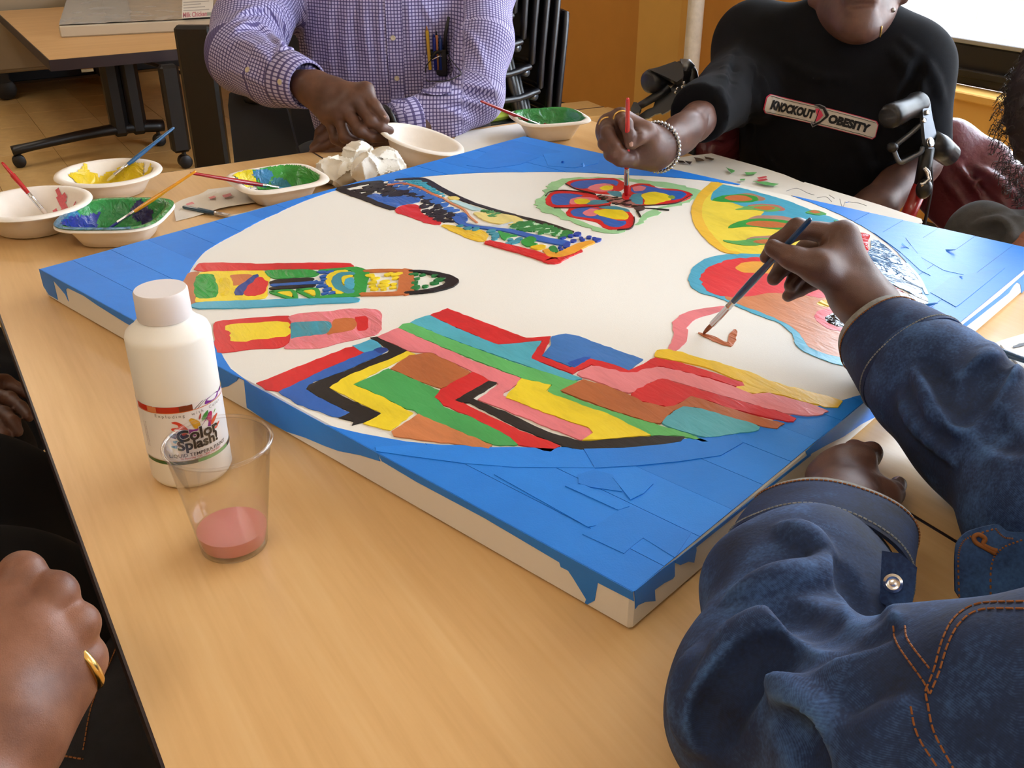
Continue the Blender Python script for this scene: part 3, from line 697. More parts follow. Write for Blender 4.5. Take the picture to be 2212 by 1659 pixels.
q.poly('#e0323a', K6([(970, 830), (1010, 790), (1110, 780), (1250, 850), (1260, 930), (1080, 915), (1000, 870)]))
q.poly('#1c1a1c', K6([(1040, 840), (1080, 810), (1160, 805), (1250, 860), (1240, 912), (1100, 890), (1045, 865)]), wet=1, gloss=.1)
q.poly('#d92f33', K6([(1190, 345), (1250, 335), (1310, 350), (1290, 400), (1300, 450), (1260, 470), (1180, 440)]), wet=1, gloss=.12)
q.poly('#2c6294', K6([(1230, 520), (1280, 470), (1310, 430), (1310, 380), (1350, 380), (1420, 440), (1520, 520), (1590, 600), (1625, 690), (1560, 705), (1480, 660), (1380, 620), (1330, 580)]), wet=1, gloss=.08)
q.poly('#9c3036', K6([(1360, 622), (1440, 650), (1520, 700), (1510, 740), (1430, 740)]), wet=1, gloss=.15)
q.poly('#3b3a3c', K6([(1510, 705), (1640, 700), (1655, 790), (1540, 760)]), wet=1, gloss=.12)
q.stroke('#3f8f86', K6([(1520, 520), (1590, 600), (1640, 700)]), .004)
# --- fresh strokes
q = Pic('painted_pink_squiggle')
q.poly('#e77f86', K3([(1265, 5), (1150, 15), (1010, 45), (945, 100), (960, 160), (940, 225), (920, 260), (975, 270), (1040, 210), (1045, 150), (1030, 130), (1080, 80), (1260, 30)]))
q = Pic('painted_orange_stroke')
q.poly('#b9653a', K3([(1090, 155), (1180, 175), (1280, 225), (1270, 180), (1310, 140), (1330, 150), (1310, 245), (1250, 235), (1130, 182)]), wet=1)
# --- mosaic band
q = Pic('painted_mosaic_band')
k4 = K4
q.poly('#b3202a' if 0 else RED, k4([(530, 530), (620, 500), (720, 500), (740, 560), (820, 600), (890, 640), (870, 660), (760, 640), (640, 590), (560, 570)]), jit=.002, wet=1)
q.poly(BLU, k4([(310, 440), (380, 418), (450, 425), (540, 440), (620, 430), (700, 440), (740, 465), (700, 485), (600, 500), (530, 530), (440, 500), (370, 480)]), jit=.002, wet=1)
q.poly('#f1c62c', k4([(880, 660), (920, 650), (1020, 670), (1100, 700), (1200, 690), (1250, 740), (1220, 785), (1150, 780), (1000, 720)]), jit=.001, wet=1)
q.dots(BLK, scatter(k4([(200, 400), (430, 330), (620, 390), (780, 450), (700, 440), (540, 440), (380, 412), (300, 440)]), 90), .0040, 2.0, ang=.3)
q.dots(BLK, scatter(k4([(740, 460), (860, 480), (1000, 590), (970, 640), (900, 640), (800, 580), (730, 520)]), 75), .0033, 1.8, ang=.3)
q.dots('#2f6cc0', scatter(k4([(470, 320), (560, 330), (760, 380), (900, 470), (1010, 545), (960, 560), (840, 490), (680, 410), (520, 365)]), 48), .0042, 2.0, ang=.3)
q.dots('#3aa6c0', scatter(k4([(570, 322), (730, 318), (880, 410), (920, 440), (860, 430), (760, 370), (660, 340)]), 70), .0024, 1.6)
q.stroke(BLK, k4([(115, 382), (200, 415), (310, 455), (420, 500), (525, 535)]), [.014, .016, .012, .013])
q.stroke(BLK, k4([(115, 380), (210, 360), (320, 338), (440, 328)]), [.014, .012, .012])
q.stroke(BLK, k4([(545, 312), (660, 306), (755, 312), (850, 365), (1000, 440), (1120, 490)]), [.006, .012, .014, .012, .010])
q.stroke('#2b2b2c', k4([(1120, 490), (1300, 545), (1450, 582)]), [.008, .006])
q.stroke('#2b2b2c', k4([(1450, 585), (1660, 640), (1882, 712)]), [.006, .010, .009])
q.stroke('#cf7440', k4([(485, 355), (600, 342), (720, 372), (820, 422), (900, 455)]), [.006, .007, .006])
q.stroke('#d98e62', k4([(900, 455), (960, 490), (1060, 540), (1100, 590), (1160, 640)]), .0035)
q.poly('#bfe3ea', k4([(940, 470), (1010, 470), (1140, 520), (1200, 540), (1130, 550), (1020, 505)]))
q.poly('#f0d878', k4([(930, 445), (1000, 440), (1040, 465), (960, 468)]))
q.poly('#f3e08a', k4([(1120, 560), (1330, 570), (1450, 590), (1520, 625), (1420, 660), (1250, 640), (1170, 600)]))
q.dots('#4c9a58', scatter(k4([(1200, 545), (1340, 565), (1300, 600), (1230, 590)]), 34), .0022, 1.6)
q.poly('#bfe0c0', k4([(1480, 640), (1560, 630), (1880, 720), (1800, 750), (1640, 715), (1480, 692), (1390, 682)]))
q.dots('#2f8a48', scatter(k4([(1480, 640), (1560, 630), (1880, 720), (1800, 755), (1640, 715), (1480, 692), (1390, 680)]), 110), .0028, 1.9, ang=.3)
q.poly(BLU, k4([(985, 580), (1060, 562), (1095, 590), (1080, 645), (1020, 632)]), wet=1)
q.stroke('#3268c4', k4([(1000, 600), (1040, 645), (1120, 668), (1250, 685), (1400, 702), (1560, 742), (1680, 772), (1840, 800)]), [.012, .009, .009, .012, .018, .018])
q.stroke('#cfd6da', k4([(1080, 640), (1200, 664), (1330, 664), (1430, 640)]), .004)
q.poly(GRN, k4([(1310, 700), (1395, 728), (1480, 740), (1400, 745), (1370, 780), (1335, 745)])); q.poly(GRN, k4([(1480, 790), (1560, 742), (1620, 770), (1580, 790), (1630, 810), (1540, 826)]))
q.dots(TEAL, k4([(1030, 665), (1090, 685), (1150, 690), (1270, 705), (1290, 725), (1300, 745), (1290, 768), (1410, 772), (1480, 765), (1400, 800), (1440, 790)]), .0042, 1.7, ang=.2)
q.stroke(RED, k4([(1240, 790), (1400, 830), (1560, 872), (1700, 920), (1740, 932), (1830, 890), (1940, 852)]), [.014, .018, .020, .020, .016, .010], wet=1)
q.poly('#f1c62c', k4([(1550, 830), (1650, 808), (1695, 825), (1620, 852)])); q.stroke('#f0a83a', k4([(1690, 850), (1750, 895), (1860, 862), (1950, 815), (2035, 788)]), [.012, .016, .018, .016, .010])
q.poly('#2f8a48', k4([(1700, 830), (1750, 815), (1785, 870), (1720, 872)]))
q.dots('#2446a8', k4([(1790, 830), (1800, 850), (1850, 800), (1840, 820), (1890, 780), (1950, 762), (1960, 775), (2010, 755), (2070, 775), (1920, 730), (1870, 745), (1810, 760), (2050, 765)]), .0038, 1.6, ang=.6)
# ------------------------------------------------------------------ text helper
def text_mesh(body, size=1.0, bold=0.0, shear=0.0, align='CENTER', spacing=1.0, res=3):
    cu = bpy.data.curves.new('txt', 'FONT'); cu.body = body; cu.size = size; cu.offset = bold; cu.shear = shear
    cu.align_x = align; cu.space_character = spacing; cu.resolution_u = res; cu.fill_mode = 'FRONT'
    o = bpy.data.objects.new('txt', cu); col.objects.link(o)
    me = o.to_mesh()
    vs = [np.array(v.co) for v in me.vertices]; fs = [tuple(p.vertices) for p in me.polygons]
    o.to_mesh_clear()
    bpy.data.objects.remove(o); bpy.data.curves.remove(cu)
    return vs, fs

# ------------------------------------------------------------------ brushes
M['bristle_metal'] = mat('ferrule_metal', '#c9c9cc', .22, 1)
def solve_top(tip, px, Ln, far):
    best = None
    for d in np.arange(.45, 2.9, .002):
        p = dd(px[0], px[1], d); e = abs(np.linalg.norm(p-tip)-Ln)
        if best is None or e < best[0]-1e-6 and (not far or d < 9): pass
        if best is None: best = (e, p, d)
        if e < .0025: 
            best = (e, p, d)
            if not far: return p
        elif e < best[0]: best = (e, p, d)
    return best[1]
def brush(tip, top, hc, label, bc, fat=.0036, fer=.028, bl=.017, flat=.5, paintc=None, group='paint brushes'):
    tip, top = np.asarray(tip), np.asarray(top); Ln = np.linalg.norm(top-tip); ax = (top-tip)/Ln
    r = empty('paint_brush', tip); tag(r, label, 'brush', group)
    s = lambda t: tip + ax*t
    L0 = bl+fer
    hs = [L0-.004, L0, L0+.012, L0+.035, L0+(Ln-L0)*.5, Ln-.004, Ln-.0008, Ln]
    obj('handle', MB().tube([s(t) for t in hs], [fat*.8, fat*.82, fat, fat*1.08, fat*.86, fat*.66, fat*.5, fat*.12], 14), mat('brush_handle_'+hc.lstrip('#'), hc, .22, coat=.5, var=.05, vs=60), r, True, 50)
    f = obj('ferrule', MB().tube([s(bl-.001), s(bl), s(bl+fer*.4), s(bl+fer*.72), s(bl+fer*.74), s(bl+fer*.78), s(bl+fer*.8), s(L0)],
            [fat*.9, fat*.92, fat*.9, fat*.88, fat*.96, fat*.96, fat*.88, fat*.9], 14), M['bristle_metal'], r, True, 40)
    bm = mat('bristles_'+bc.lstrip('#'), bc, .5, bs=500, bstr=.5)
    obj('bristles', MB().tube([s(bl), s(bl*.75), s(bl*.4), s(bl*.1), s(0)], [fat*.86, fat*1.05, fat*1.0, fat*.7, fat*.25], 12, flat=.6), bm, r, True, 60)
    return r

# ------------------------------------------------------------------ bowls
M['bagasse'] = mat('sugarcane_pulp', '#f2e8dd', .6, bs=140, bstr=.15, var=.02, vs=60)
def bowl_prof(rb, rt, h, lip):
    t = .0022
    out = [(0, 0), (rb*.9, 0), (rb, .002), (rb+(rt-rb)*.45, h*.5), (rt-.003, h-.004), (rt, h-.0025), (rt+lip*.6, h-.002), (rt+lip, h-.0045), (rt+lip+.0012, h-.003), (rt+lip, h-.0006), (rt+lip*.5, h+.0008), (rt-.001, h), (rt-.004, h-.004)]
    inn = [(rb+(rt-rb)*.42-t, h*.5), (rb-.003, .0052), (rb*.85, .0035), (0, .0035)]
    return out+inn
def super_k(n):
    return lambda a, r, z: (abs(math.cos(a))**n+abs(math.sin(a))**n)**(-1.0/n)
def make_bowl(name, cx, cy, rb, rt, h, lip, label, rot=0, square=False, tilt=None, group='paint bowls on the table', zb=TZ):
    root = empty(name, (cx, cy, zb)); tag(root, label, 'bowl', group)
    ca, sa = math.cos(rot), math.sin(rot)
    def X(p):
        p = V(p[0]*ca-p[1]*sa, p[0]*sa+p[1]*ca, p[2])
        if tilt is not None: p = tilt(p)
        return p + V(cx, cy, zb+.0004)
    sq = None
    if square:
        def sq(a, r, z):
            k = (abs(math.cos(a))**3.6+abs(math.sin(a))**3.6)**(-1/3.6)
            f = min(1, max(0, z/h)); return k*(1 + .0*f)
    o = obj('bowl_shell', MB().lathe(bowl_prof(rb, rt, h, lip), 56, (0, 0, 0), M=X, sq=sq), M['bagasse'], root, True, 50)
    return root, X
def bowl_paint(root, X, rb, rt, h, c, poly, wet=1, lift=.0012, square=False, name='paint_smear', hi=.97, rim=0):
    # poly: points (u, v) in the unit disc of the bowl interior, mapped on the inner surface
    Pn = []
    for i_ in range(len(poly)):
        a_, b_ = V(*poly[i_]), V(*poly[(i_+1) % len(poly)])
        for t_ in (0, .25, .5, .75): Pn.append(a_+(b_-a_)*t_ + V(random.uniform(-.05, .05), random.uniform(-.05, .05))*(t_ > 0))
    def surf(p):
        a = math.atan2(p[1], p[0]); r = min(1.0, math.hypot(*p))
        k = (abs(math.cos(a))**3.6+abs(math.sin(a))**3.6)**(-1/3.6) if square else 1.0
        pr = [(0, .0035), (rb*.85, .0035), (rb-.003, .0052), (rb+(rt-rb)*.42-.0022, h*.5), (rt-.004, h-.004), (rt-.001, h), (rt+.004, h+.0008)] + ([(rt+rim, h+.0002)] if rim else [])
        cum = [0]
        for A, B in zip(pr[:-1], pr[1:]): cum.append(cum[-1]+math.hypot(B[0]-A[0], B[1]-A[1]))
        s = r*cum[-1]; rr = np.interp(s, cum, [q[0] for q in pr]); zz = np.interp(s, cum, [q[1] for q in pr])
        rr = max(0, rr-lift*.7)
        return X(V(rr*k*math.cos(a), rr*k*math.sin(a), zz+lift))
    # radial/angular grid clipped by the polygon
    mb = MB(); n = 54; idx = {}; vs = []; fs = []
    g = np.linspace(-1.02, 1.02, n)
    for i in range(n-1):
        for j in range(n-1):
            c_ = ((g[i]+g[i+1])/2, (g[j]+g[j+1])/2)
            if math.hypot(*c_) > hi or not inpoly(c_, Pn): continue
            q = []
            for (a, b) in ((i, j), (i+1, j), (i+1, j+1), (i, j+1)):
                if (a, b) not in idx: idx[(a, b)] = len(vs); vs.append(surf((g[a], g[b])))
                q.append(idx[(a, b)])
            fs.append(tuple(q))
    if not fs: return
    mb.add(vs, fs); o = obj(name, mb, paint(c, .25, wet), root, True); return o
# local bowl frame: +v points away from the camera when rot = view azimuth
def az(cx, cy): return math.atan2(cy, cx) - math.pi/2
E2 = lambda cx, cy, rx, ry, n=14, a0=0: [(cx+rx*math.cos(2*math.pi*i/n+a0), cy+ry*math.sin(2*math.pi*i/n+a0)) for i in range(n)]
# yellow paint bowl
r_, X_ = make_bowl('round_bowl', .260, 1.709, .052, .074, .036, .010, 'round pulp bowl smeared with yellow paint, farthest left on the table', az(.26, 1.709))
bowl_paint(r_, X_, .052, .074, .036, '#e8c81c', [(-.8, .3), (-.45, .85), (-.2, .6), (.1, .7), (.5, .75), (.75, .5), (.55, .2), (.9, .3), (.85, .0), (.3, -.3), (-.2, -.35), (-.3, .1), (-.5, -.3), (-.75, -.1), (-.55, .2)])
# pink paint bowl
r_, X_ = make_bowl('round_bowl', .124, 1.580, .054, .075, .041, .010, 'round pulp bowl with a little pink paint at the picture edge', az(.124, 1.58))
bowl_paint(r_, X_, .054, .075, .041, '#df6a74', [(.0, -.2), (.15, .1), (.3, .5), (.42, .4), (.5, .75), (.62, .6), (.55, .3), (.75, .2), (.6, -.05), (.3, -.2)])
bowl_paint(r_, X_, .054, .075, .041, '#df6a74', [(-.6, -.1), (-.5, .05), (-.4, -.1), (-.5, -.2)])
# square bowl, blue and green
SQR = math.radians(45)
r_, X_ = make_bowl('square_bowl', .222, 1.470, .047, .066, .036, .009, 'square pulp bowl coated with dark blue and green paint, nearest the canvas corner', az(.222, 1.47)+math.radians(-22), True)
sqp = dict(rb=.047, rt=.066, h=.036, square=True)
bowl_paint(r_, X_, c='#2f8f4a', poly=[(-1.1, -1.1), (1.1, -1.1), (1.1, 1.1), (-1.1, 1.1)], hi=1.03, rim=.010, **sqp)
bowl_paint(r_, X_, c='#1f6f9c', poly=[(-1.1, -1.1), (.6, -1.1), (.5, -.75), (-.6, -.75), (-.75, .2), (-1.1, .3)], lift=.0016, hi=1.03, rim=.010, **sqp)
bowl_paint(r_, X_, c='#1a2c8c', poly=[(-.75, .3), (-.9, -.1), (-.7, -.7), (.0, -.85), (.6, -.7), (.5, -.1), (.1, .0), (-.1, .4), (-.35, .1), (-.5, .55)], lift=.0018, **sqp)
bowl_paint(r_, X_, c='#171f58', poly=[(.0, .75), (.25, .95), (.45, .6), (.3, .2), (.2, .5)], lift=.0019, **sqp)
# square bowl, green, teal and yellow
r_, X_ = make_bowl('square_bowl', .489, 1.536, .045, .063, .034, .011, 'square pulp bowl with green, teal and yellow paint beside the crumpled tissue', az(.489, 1.536)+math.radians(20), True)
sqp = dict(rb=.045, rt=.063, h=.034, square=True)
bowl_paint(r_, X_, c='#3a9a3c', poly=[(-.8, -.7), (-.2, .2), (-.3, .9), (.9, .9), (.95, -.4), (.4, -.85)], hi=.95, **sqp)
bowl_paint(r_, X_, c='#e8cf22', poly=[(-.75, .95), (-.3, .95), (-.25, .55), (-.55, .3), (-.8, .6)], lift=.0016, **sqp)
bowl_paint(r_, X_, c='#2f80b4', poly=[(-.9, .2), (-.7, .55), (-.45, .3), (-.2, .1), (-.3, -.5), (-.75, -.5)], lift=.0016, **sqp)
bowl_paint(r_, X_, c='#2a7f98', poly=[(.05, .7), (.3, .6), (.5, -.1), (.35, -.45), (.15, -.2)], lift=.0017, **sqp)
bowl_paint(r_, X_, c='#2f80b4', poly=[(-.3, .85), (.1, .9), (.15, .7), (-.15, .6)], lift=.0017, **sqp)
bowl_paint(r_, X_, c='#e8cf22', poly=[(.2, -.75), (.5, -.6), (.45, -.8)], lift=.0017, **sqp)
# square bowl, green
r_, X_ = make_bowl('square_bowl', 1.092, 1.645, .042, .064, .041, .010, 'square pulp bowl coated with plain green paint at the far table edge', az(1.092, 1.645)+math.radians(20), True)
sqp = dict(rb=.042, rt=.064, h=.041, square=True)
bowl_paint(r_, X_, c='#2a8a42', poly=[(-1, 1), (1, 1), (1, -.1), (.8, -.6), (-.3, -.75), (-1, -.2)], hi=1.02, **sqp)
bowl_paint(r_, X_, c='#1d6b32', poly=[(-.5, .3), (.4, .4), (.6, -.2), (.0, -.5), (-.5, -.3)], lift=.0017, **sqp)
bowl_paint(r_, X_, c='#d8404a', poly=[(-.55, -.85), (-.4, -.8), (-.35, -.95), (-.5, -1)], hi=1.1, lift=.0016, **sqp)

# brushes in the bowls: from the bowl floor over the rim
def brush_over(tip_px, zt, rim_px, zr, top_px, *a, **k):
    t = at(tip_px[0], tip_px[1], TZ+zt); R = at(rim_px[0], rim_px[1], TZ+zr); e = nrm(R-t); best = None
    for s_ in np.arange(.10, .26, .001):
        p = t+e*s_; d = p-CO; z = d@FWD; q = V(IW/2+FPX*(d@RGT)/z, IH/2-FPX*(d@UPV)/z); er = np.hypot(q[0]-top_px[0], q[1]-top_px[1])
        if best is None or er < best[0]: best = (er, p)
    return brush(t, best[1], *a, **k)
brush_over((106, 470), .010, (59, 415), .047, (4, 350), '#b3161c', 'red paint brush leaning in the pink paint bowl', '#d8c8b8')
brush_over((231, 391), .010, (299, 337), .042, (377, 275), '#1f6098', 'blue paint brush leaning in the yellow paint bowl', '#d9c78a')
brush_over((234, 494), .010, (322, 436), .042, (424, 370), '#e0951c', 'orange paint brush in the dark blue and green bowl', '#22338c', .0030)
brush_over((614, 408), .012, (508, 390), .041, (410, 374), '#a01622', 'dark red paint brush across the green and teal bowl', '#3a80a0', bl=.012)
brush_over((1176, 275), .012, (1108, 247), .047, (1037, 219), '#a01318', 'red paint brush leaning in the plain green bowl', '#2f7a3c')
t_ = at(513, 470, TZ+.0045); brush(t_, at(395, 447, TZ+.0045), '#1d4660', 'dark blue paint brush lying under the blotted napkin', '#cfc4b4', .0040)
# paper white bowl held by the man in the checked shirt is built with him

# ------------------------------------------------------------------ bottle
M['hdpe'] = mat('white_hdpe', '#f3f0ea', .38, spec=.4)
b_ = M['hdpe'].node_tree.nodes['Principled BSDF']; b_.inputs['Subsurface Weight'].default_value = .15; b_.inputs['Subsurface Radius'].default_value = (.02, .02, .02); b_.inputs['Subsurface Scale'].default_value = .3
M['cap_white'] = mat('white_cap', '#e6e0e2', .45)
BX, BY, BR = .1418, .7885, .0352
bot = empty('tempera_bottle', (BX, BY, TZ)); tag(bot, 'white plastic tempera paint bottle with printed label beside the clear cup', 'bottle')
obj('bottle_body', MB().lathe([(0, .001), (BR-.006, 0), (BR-.002, .002), (BR, .006), (BR, .137), (BR-.0015, .1415), (BR-.006, .1445), (.024, .150), (.019, .1525), (.0185, .158), (0, .158)], 64, (BX, BY, TZ+.0003)), M['hdpe'], bot, True, 60)
obj('screw_cap', MB().lathe([(0, .1525), (.0218, .1525), (.0222, .1535), (.0218, .1755), (.0208, .1772), (0, .1775)], 48, (BX, BY, TZ)), M['cap_white'], bot, True, 40)
LA0 = math.atan2(-BY, -BX) + math.radians(9)           # direction the label faces
def onlabel(u, v, lift=.0006):                         # u metres round the bottle to the right, v metres up
    a = LA0 + u/BR; r = BR+lift
    return V(BX+r*math.cos(a), BY+r*math.sin(a), TZ+v)
def label_grid(u0, u1, v0, v1, lift, n=40, fv=None):
    us = np.linspace(u0, u1, n); P = np.array([[onlabel(u, v0(u) if callable(v0) else v0, lift), onlabel(u, v1(u) if callable(v1) else v1, lift)] for u in us])
    return MB().grid(P)
lab = obj('paper_label', label_grid(-.075, .075, .0275, .0845, .0003, 60), mat('label_paper', '#efecec', .35), bot, True)
def lpoly(c, pts, lift, parent=lab, name='label_print', sm=True):
    P = [V(*p) for p in pts]
    if sm: P = _round(P)
    P = _rough(P, .00003) if False else P
    mb = MB(); mb.add([onlabel(p[0]*.001, p[1]*.001, lift) for p in P], [tuple(range(len(P)))])
    return obj(name, mb, mat('print_'+c.lstrip('#'), c, .4), parent)
def ltext(body, u, v, size, c, bold=0, shear=0, lift=.0012, sp=1.0, arc=0):
    vs, fs = text_mesh(body, size*.001, bold*.001, shear, spacing=sp)
    P = [onlabel(u*.001+p[0], v*.001+p[1]+arc*p[0]**2, lift) for p in vs]
    return obj('label_text', MB().add(P, fs), mat('ink_'+c.lstrip('#'), c, .5), lab)
def lband(c, u0, u1, v0, v1, lift=.0005):
    obj('label_band', label_grid(u0*.001, u1*.001, v0 if callable(v0) else v0*.001, v1 if callable(v1) else v1*.001, lift, 40), mat('band_'+c.lstrip('#'), c, .4), lab, True)
lband('#c9351f', -50, -30, 79, 84.5); lband('#d98a5a', -36, -27, 79, 84.3, .0007); lband('#c03018', -29, -2, 79, 84.5); lband('#7a3416', -8, 3, 79, 84.4, .0007)
lband('#d8702a', -50, 50, 78.6, 79.2, .0009)
lpoly('#2c2326', [(4, 79.3), (5, 79.3), (13, 84.4), (12, 84.4)], .0006, sm=False); lpoly('#2c2326', [(7, 79.3), (8, 79.3), (16, 84.4), (15.4, 84.4)], .0006, sm=False)
lpoly('#7a1f8a', [(13, 79.3), (16, 83.8), (22, 84.4), (33, 84.4), (31, 80.5), (27, 79.3)], .0006); lpoly('#7a1f8a', [(31, 82.6), (36, 84.4), (42, 84.4), (38, 82.2)], .0007); lpoly('#b98a1c', [(38, 83), (42, 84.4), (50, 84.4), (50, 82)], .0006)
lband('#35602f', -50, -20, 27.5, 31); lband('#5f6a62', -21, 0, 27.5, 31, .0006); lband('#7fb07a', -1, 34, 27.6, 31, .0005); lband('#3a3a3a', 33, 50, 27.5, 31, .0006); lband('#b08a3a', -50, 50, 31, 31.4, .0008)
for nm, u0 in ((0, -44), (1, -41.5), (2, 43)):
    vs_, fs_ = text_mesh('nontoxic washable paint shake well before use wipe clean with water', .0016, 0)
    obj('label_text', MB().add([onlabel(u0*.001-p[1], .055+p[0]*.55, .0008) for p in vs_], fs_), mat('ink_small%d' % nm, '#7a5a72', .5), lab)
ltext('Exploding  with  Color', 1, 74.2, 4.0, '#6a5f5c', sp=1.55, arc=1.0)
# splash behind the brand word
lpoly('#d8432a', [(-17, 70), (-12, 71), (-6, 66), (-2, 58), (-9, 56), (-10, 60), (-17, 62), (-17, 64.5), (-11, 64.5), (-11, 67)], .0006)
lpoly('#d9a51c', [(-2, 70), (0, 72), (3, 70), (7, 66), (7, 60), (2, 60)], .0007)
lpoly('#3f8a3a', [(8, 66), (11, 71), (16, 74), (16, 71), (12, 66)], .0006); lpoly('#a8382c', [(6, 68), (8, 73), (9.5, 73.5), (8, 68)], .0006)
lpoly('#8a1f8c', [(-5, 58), (-4, 62), (2, 60), (8, 61), (14, 68), (18, 72), (20, 70), (17, 64), (16, 56), (0, 53)], .0008); lpoly('#c0286a', [(13, 66), (18, 72), (20, 70), (18, 64), (17, 60)], .0009)
lpoly('#e0502a', [(16, 61), (21, 65), (27, 66), (22, 61), (17, 57)], .0007); lpoly('#d8452c', [(18, 53), (24, 57), (28, 57.5), (22, 52.5)], .0007)
lpoly('#1c1f4c', [(-19, 59), (-10, 59), (-3, 56), (-6, 53), (-16, 54), (-20, 56)], .0007); lpoly('#2a86b8', [(-18, 52), (-11, 52), (-8, 50), (-12, 48.5), (-17, 49.5)], .0006); lpoly('#2a6fb0', [(-21, 46.5), (-14, 47.5), (-12, 45.5), (-16, 44)], .0006)
lpoly('#8ac060', [(21, 67), (24, 71), (25, 70)], .0006)
ltext('Color', 4, 51.0, 15.0, '#f2f0f0', bold=1.0, lift=.0010); ltext('Color', 4, 51.0, 15.0, '#141013', bold=.55, lift=.0013)
ltext('Splash!', 3.5, 42.4, 13.0, '#f2f0f0', bold=.95, lift=.0010); ltext('Splash!', 3.5, 42.4, 13.0, '#141013', bold=.5, lift=.0013)
ltext('LIQUID TEMPERA PAINT', 3, 35.4, 4.7, '#3a2f34', bold=.05, sp=1.02)
ltext('To Reorder Call 1-800-243-9250', 4, 33.0, 2.7, '#c03a44', bold=.03); ltext('www.ssww.com', 4, 31.5, 2.1, '#3a2f34')

# ------------------------------------------------------------------ clear cup with pink water
M['clear_plastic'], nt, b = nodes('clear_plastic')
nt.nodes.remove(b); tr = N(nt, 'ShaderNodeBsdfTransparent'); tr.inputs['Color'].default_value = (.975, .97, .968, 1)
gl = N(nt, 'ShaderNodeBsdfGlossy'); gl.inputs['Roughness'].default_value = .06
lw = N(nt, 'ShaderNodeLayerWeight'); lw.inputs['Blend'].default_value = .25
mr = N(nt, 'ShaderNodeMath', operation='MULTIPLY_ADD'); mr.inputs[1].default_value = .5; mr.inputs[2].default_value = .03
L(nt, lw.outputs['Facing'], mr.inputs[0])
mx = N(nt, 'ShaderNodeMixShader'); L(nt, mr.outputs[0], mx.inputs[0]); L(nt, tr.outputs[0], mx.inputs[1]); L(nt, gl.outputs[0], mx.inputs[2])
L(nt, mx.outputs[0], nt.nodes['Material Output'].inputs['Surface'])
CX, CY = .1402, .6605
cup = empty('plastic_cup', (CX, CY, TZ)); tag(cup, 'clear plastic cup with pink paint water in front of the bottle', 'cup')
CH = .0965
obj('cup_wall', MB().lathe([(0, .004), (.023, .004), (.0245, .0), (.0262, .0005), (.0285, .018), (.0392, CH-.004), (.0396, CH-.001), (.0388, CH-.003), (.0279, .018), (.0255, .0045), (0, .0046)], 56, (CX, CY, TZ)), M['clear_plastic'], cup, True, 50)
rim = [V(CX+.0402*math.cos(a), CY+.0402*math.sin(a), TZ+CH) for a in np.linspace(0, 2*math.pi, 57)]
obj('cup_rim', MB().tube(rim, .0016, 10, False), M['clear_plastic'], cup, True)
M['pink_water'] = mat('pink_paint_water', '#e8888a', .12, coat=.3)
obj('pink_water', MB().lathe([(0, .0047), (.0250, .0047), (.0276, .0168), (.0272, .0174), (0, .0172)], 48, (CX, CY, TZ)), M['pink_water'], cup, True, 50)

# ------------------------------------------------------------------ papers and napkins
M['paper'] = mat('white_paper', '#ece7df', .7, var=.015, vs=30)
M['napkin'] = mat('paper_napkin', '#e8dfd3', .8, bs=500, bstr=.4)
def sheet(name, px, label, cat, lift=.0, m='paper', curl=.004, t=.0004, z=TZ, group=None):
    P = [at(x, y, z+.0006+lift) for x, y in px]
    c = sum(P)/len(P); bm = bmesh.new()
    vs = [bm.verts.new(p) for p in P]; bm.faces.new(vs)
    bmesh.ops.triangulate(bm, faces=bm.faces[:])
    for _ in range(3): bmesh.ops.subdivide_edges(bm, edges=bm.edges[:], cuts=1, use_grid_fill=True)
    for v in bm.verts:
        n = mnoise.noise(Vector((v.co.x*9, v.co.y*9, lift*50))); v.co.z += max(0, n)*curl
    ret = bmesh.ops.extrude_face_region(bm, geom=bm.faces[:])
    for g in ret['geom']:
        if isinstance(g, bmesh.types.BMVert): g.co.z += t
    bmesh.ops.recalc_face_normals(bm, faces=bm.faces[:])
    me = bpy.data.meshes.new(name); bm.to_mesh(me); bm.free(); me.materials.append(M[m])
    me.polygons.foreach_set('use_smooth', [True]*len(me.polygons)); me.set_sharp_from_angle(angle=math.radians(50))
    o = bpy.data.objects.new(name, me); col.objects.link(o); tag(o, label, cat, group); return o
Kp = kk(1380, 320, 640)
s1 = sheet('drawing_sheet', Kp([(110, 130), (290, 75), (540, 40), (760, 100), (1080, 200), (1230, 262), (1150, 320), (940, 345), (600, 290), (300, 210)]), 'white sheet with black, green and red paint dabs under the painting hand', 'paper', .0, group='loose drawings')
s2 = sheet('drawing_sheet', Kp([(930, 330), (1240, 258), (1500, 335), (1800, 425), (2110, 530), (2118, 560), (1990, 600), (1600, 545), (1200, 430)]), 'white sheet with pencil sketch lines at the table edge below the black shirt', 'paper', .0015, group='loose drawings')
s3 = sheet('drawing_sheet', Kp([(1960, 560), (2100, 535), (2120, 580), (2000, 620)]), 'corner of a lower white sheet sticking out under the pencil sketch', 'paper', -.0004, curl=.0, group='loose drawings')
def dab(sh, c, px, name='paint_dab', z=.0048):
    P = [at(x, y, TZ+z) for x, y in px]
    obj(name, MB().prism([p[:2] for p in _rough([p[:2] for p in P], .001)], TZ+z, TZ+z+.0004), paint(c), sh)
for c in ([(280, 90), (330, 95), (350, 110), (300, 108)], [(410, 70), (460, 75), (490, 95), (430, 98)], [(490, 62), (560, 80), (545, 92), (500, 78)], [(340, 95), (395, 102), (380, 122)]): dab(s1, BLK, Kp(c))
for c in ([(650, 145), (680, 155), (720, 170), (690, 188), (675, 170)], [(790, 180), (885, 182), (860, 195), (800, 200)], [(755, 232), (795, 230), (790, 242), (760, 242)], [(850, 248), (930, 250), (1040, 268), (1010, 282), (930, 272)]): dab(s1, '#6fbf72', Kp(c))
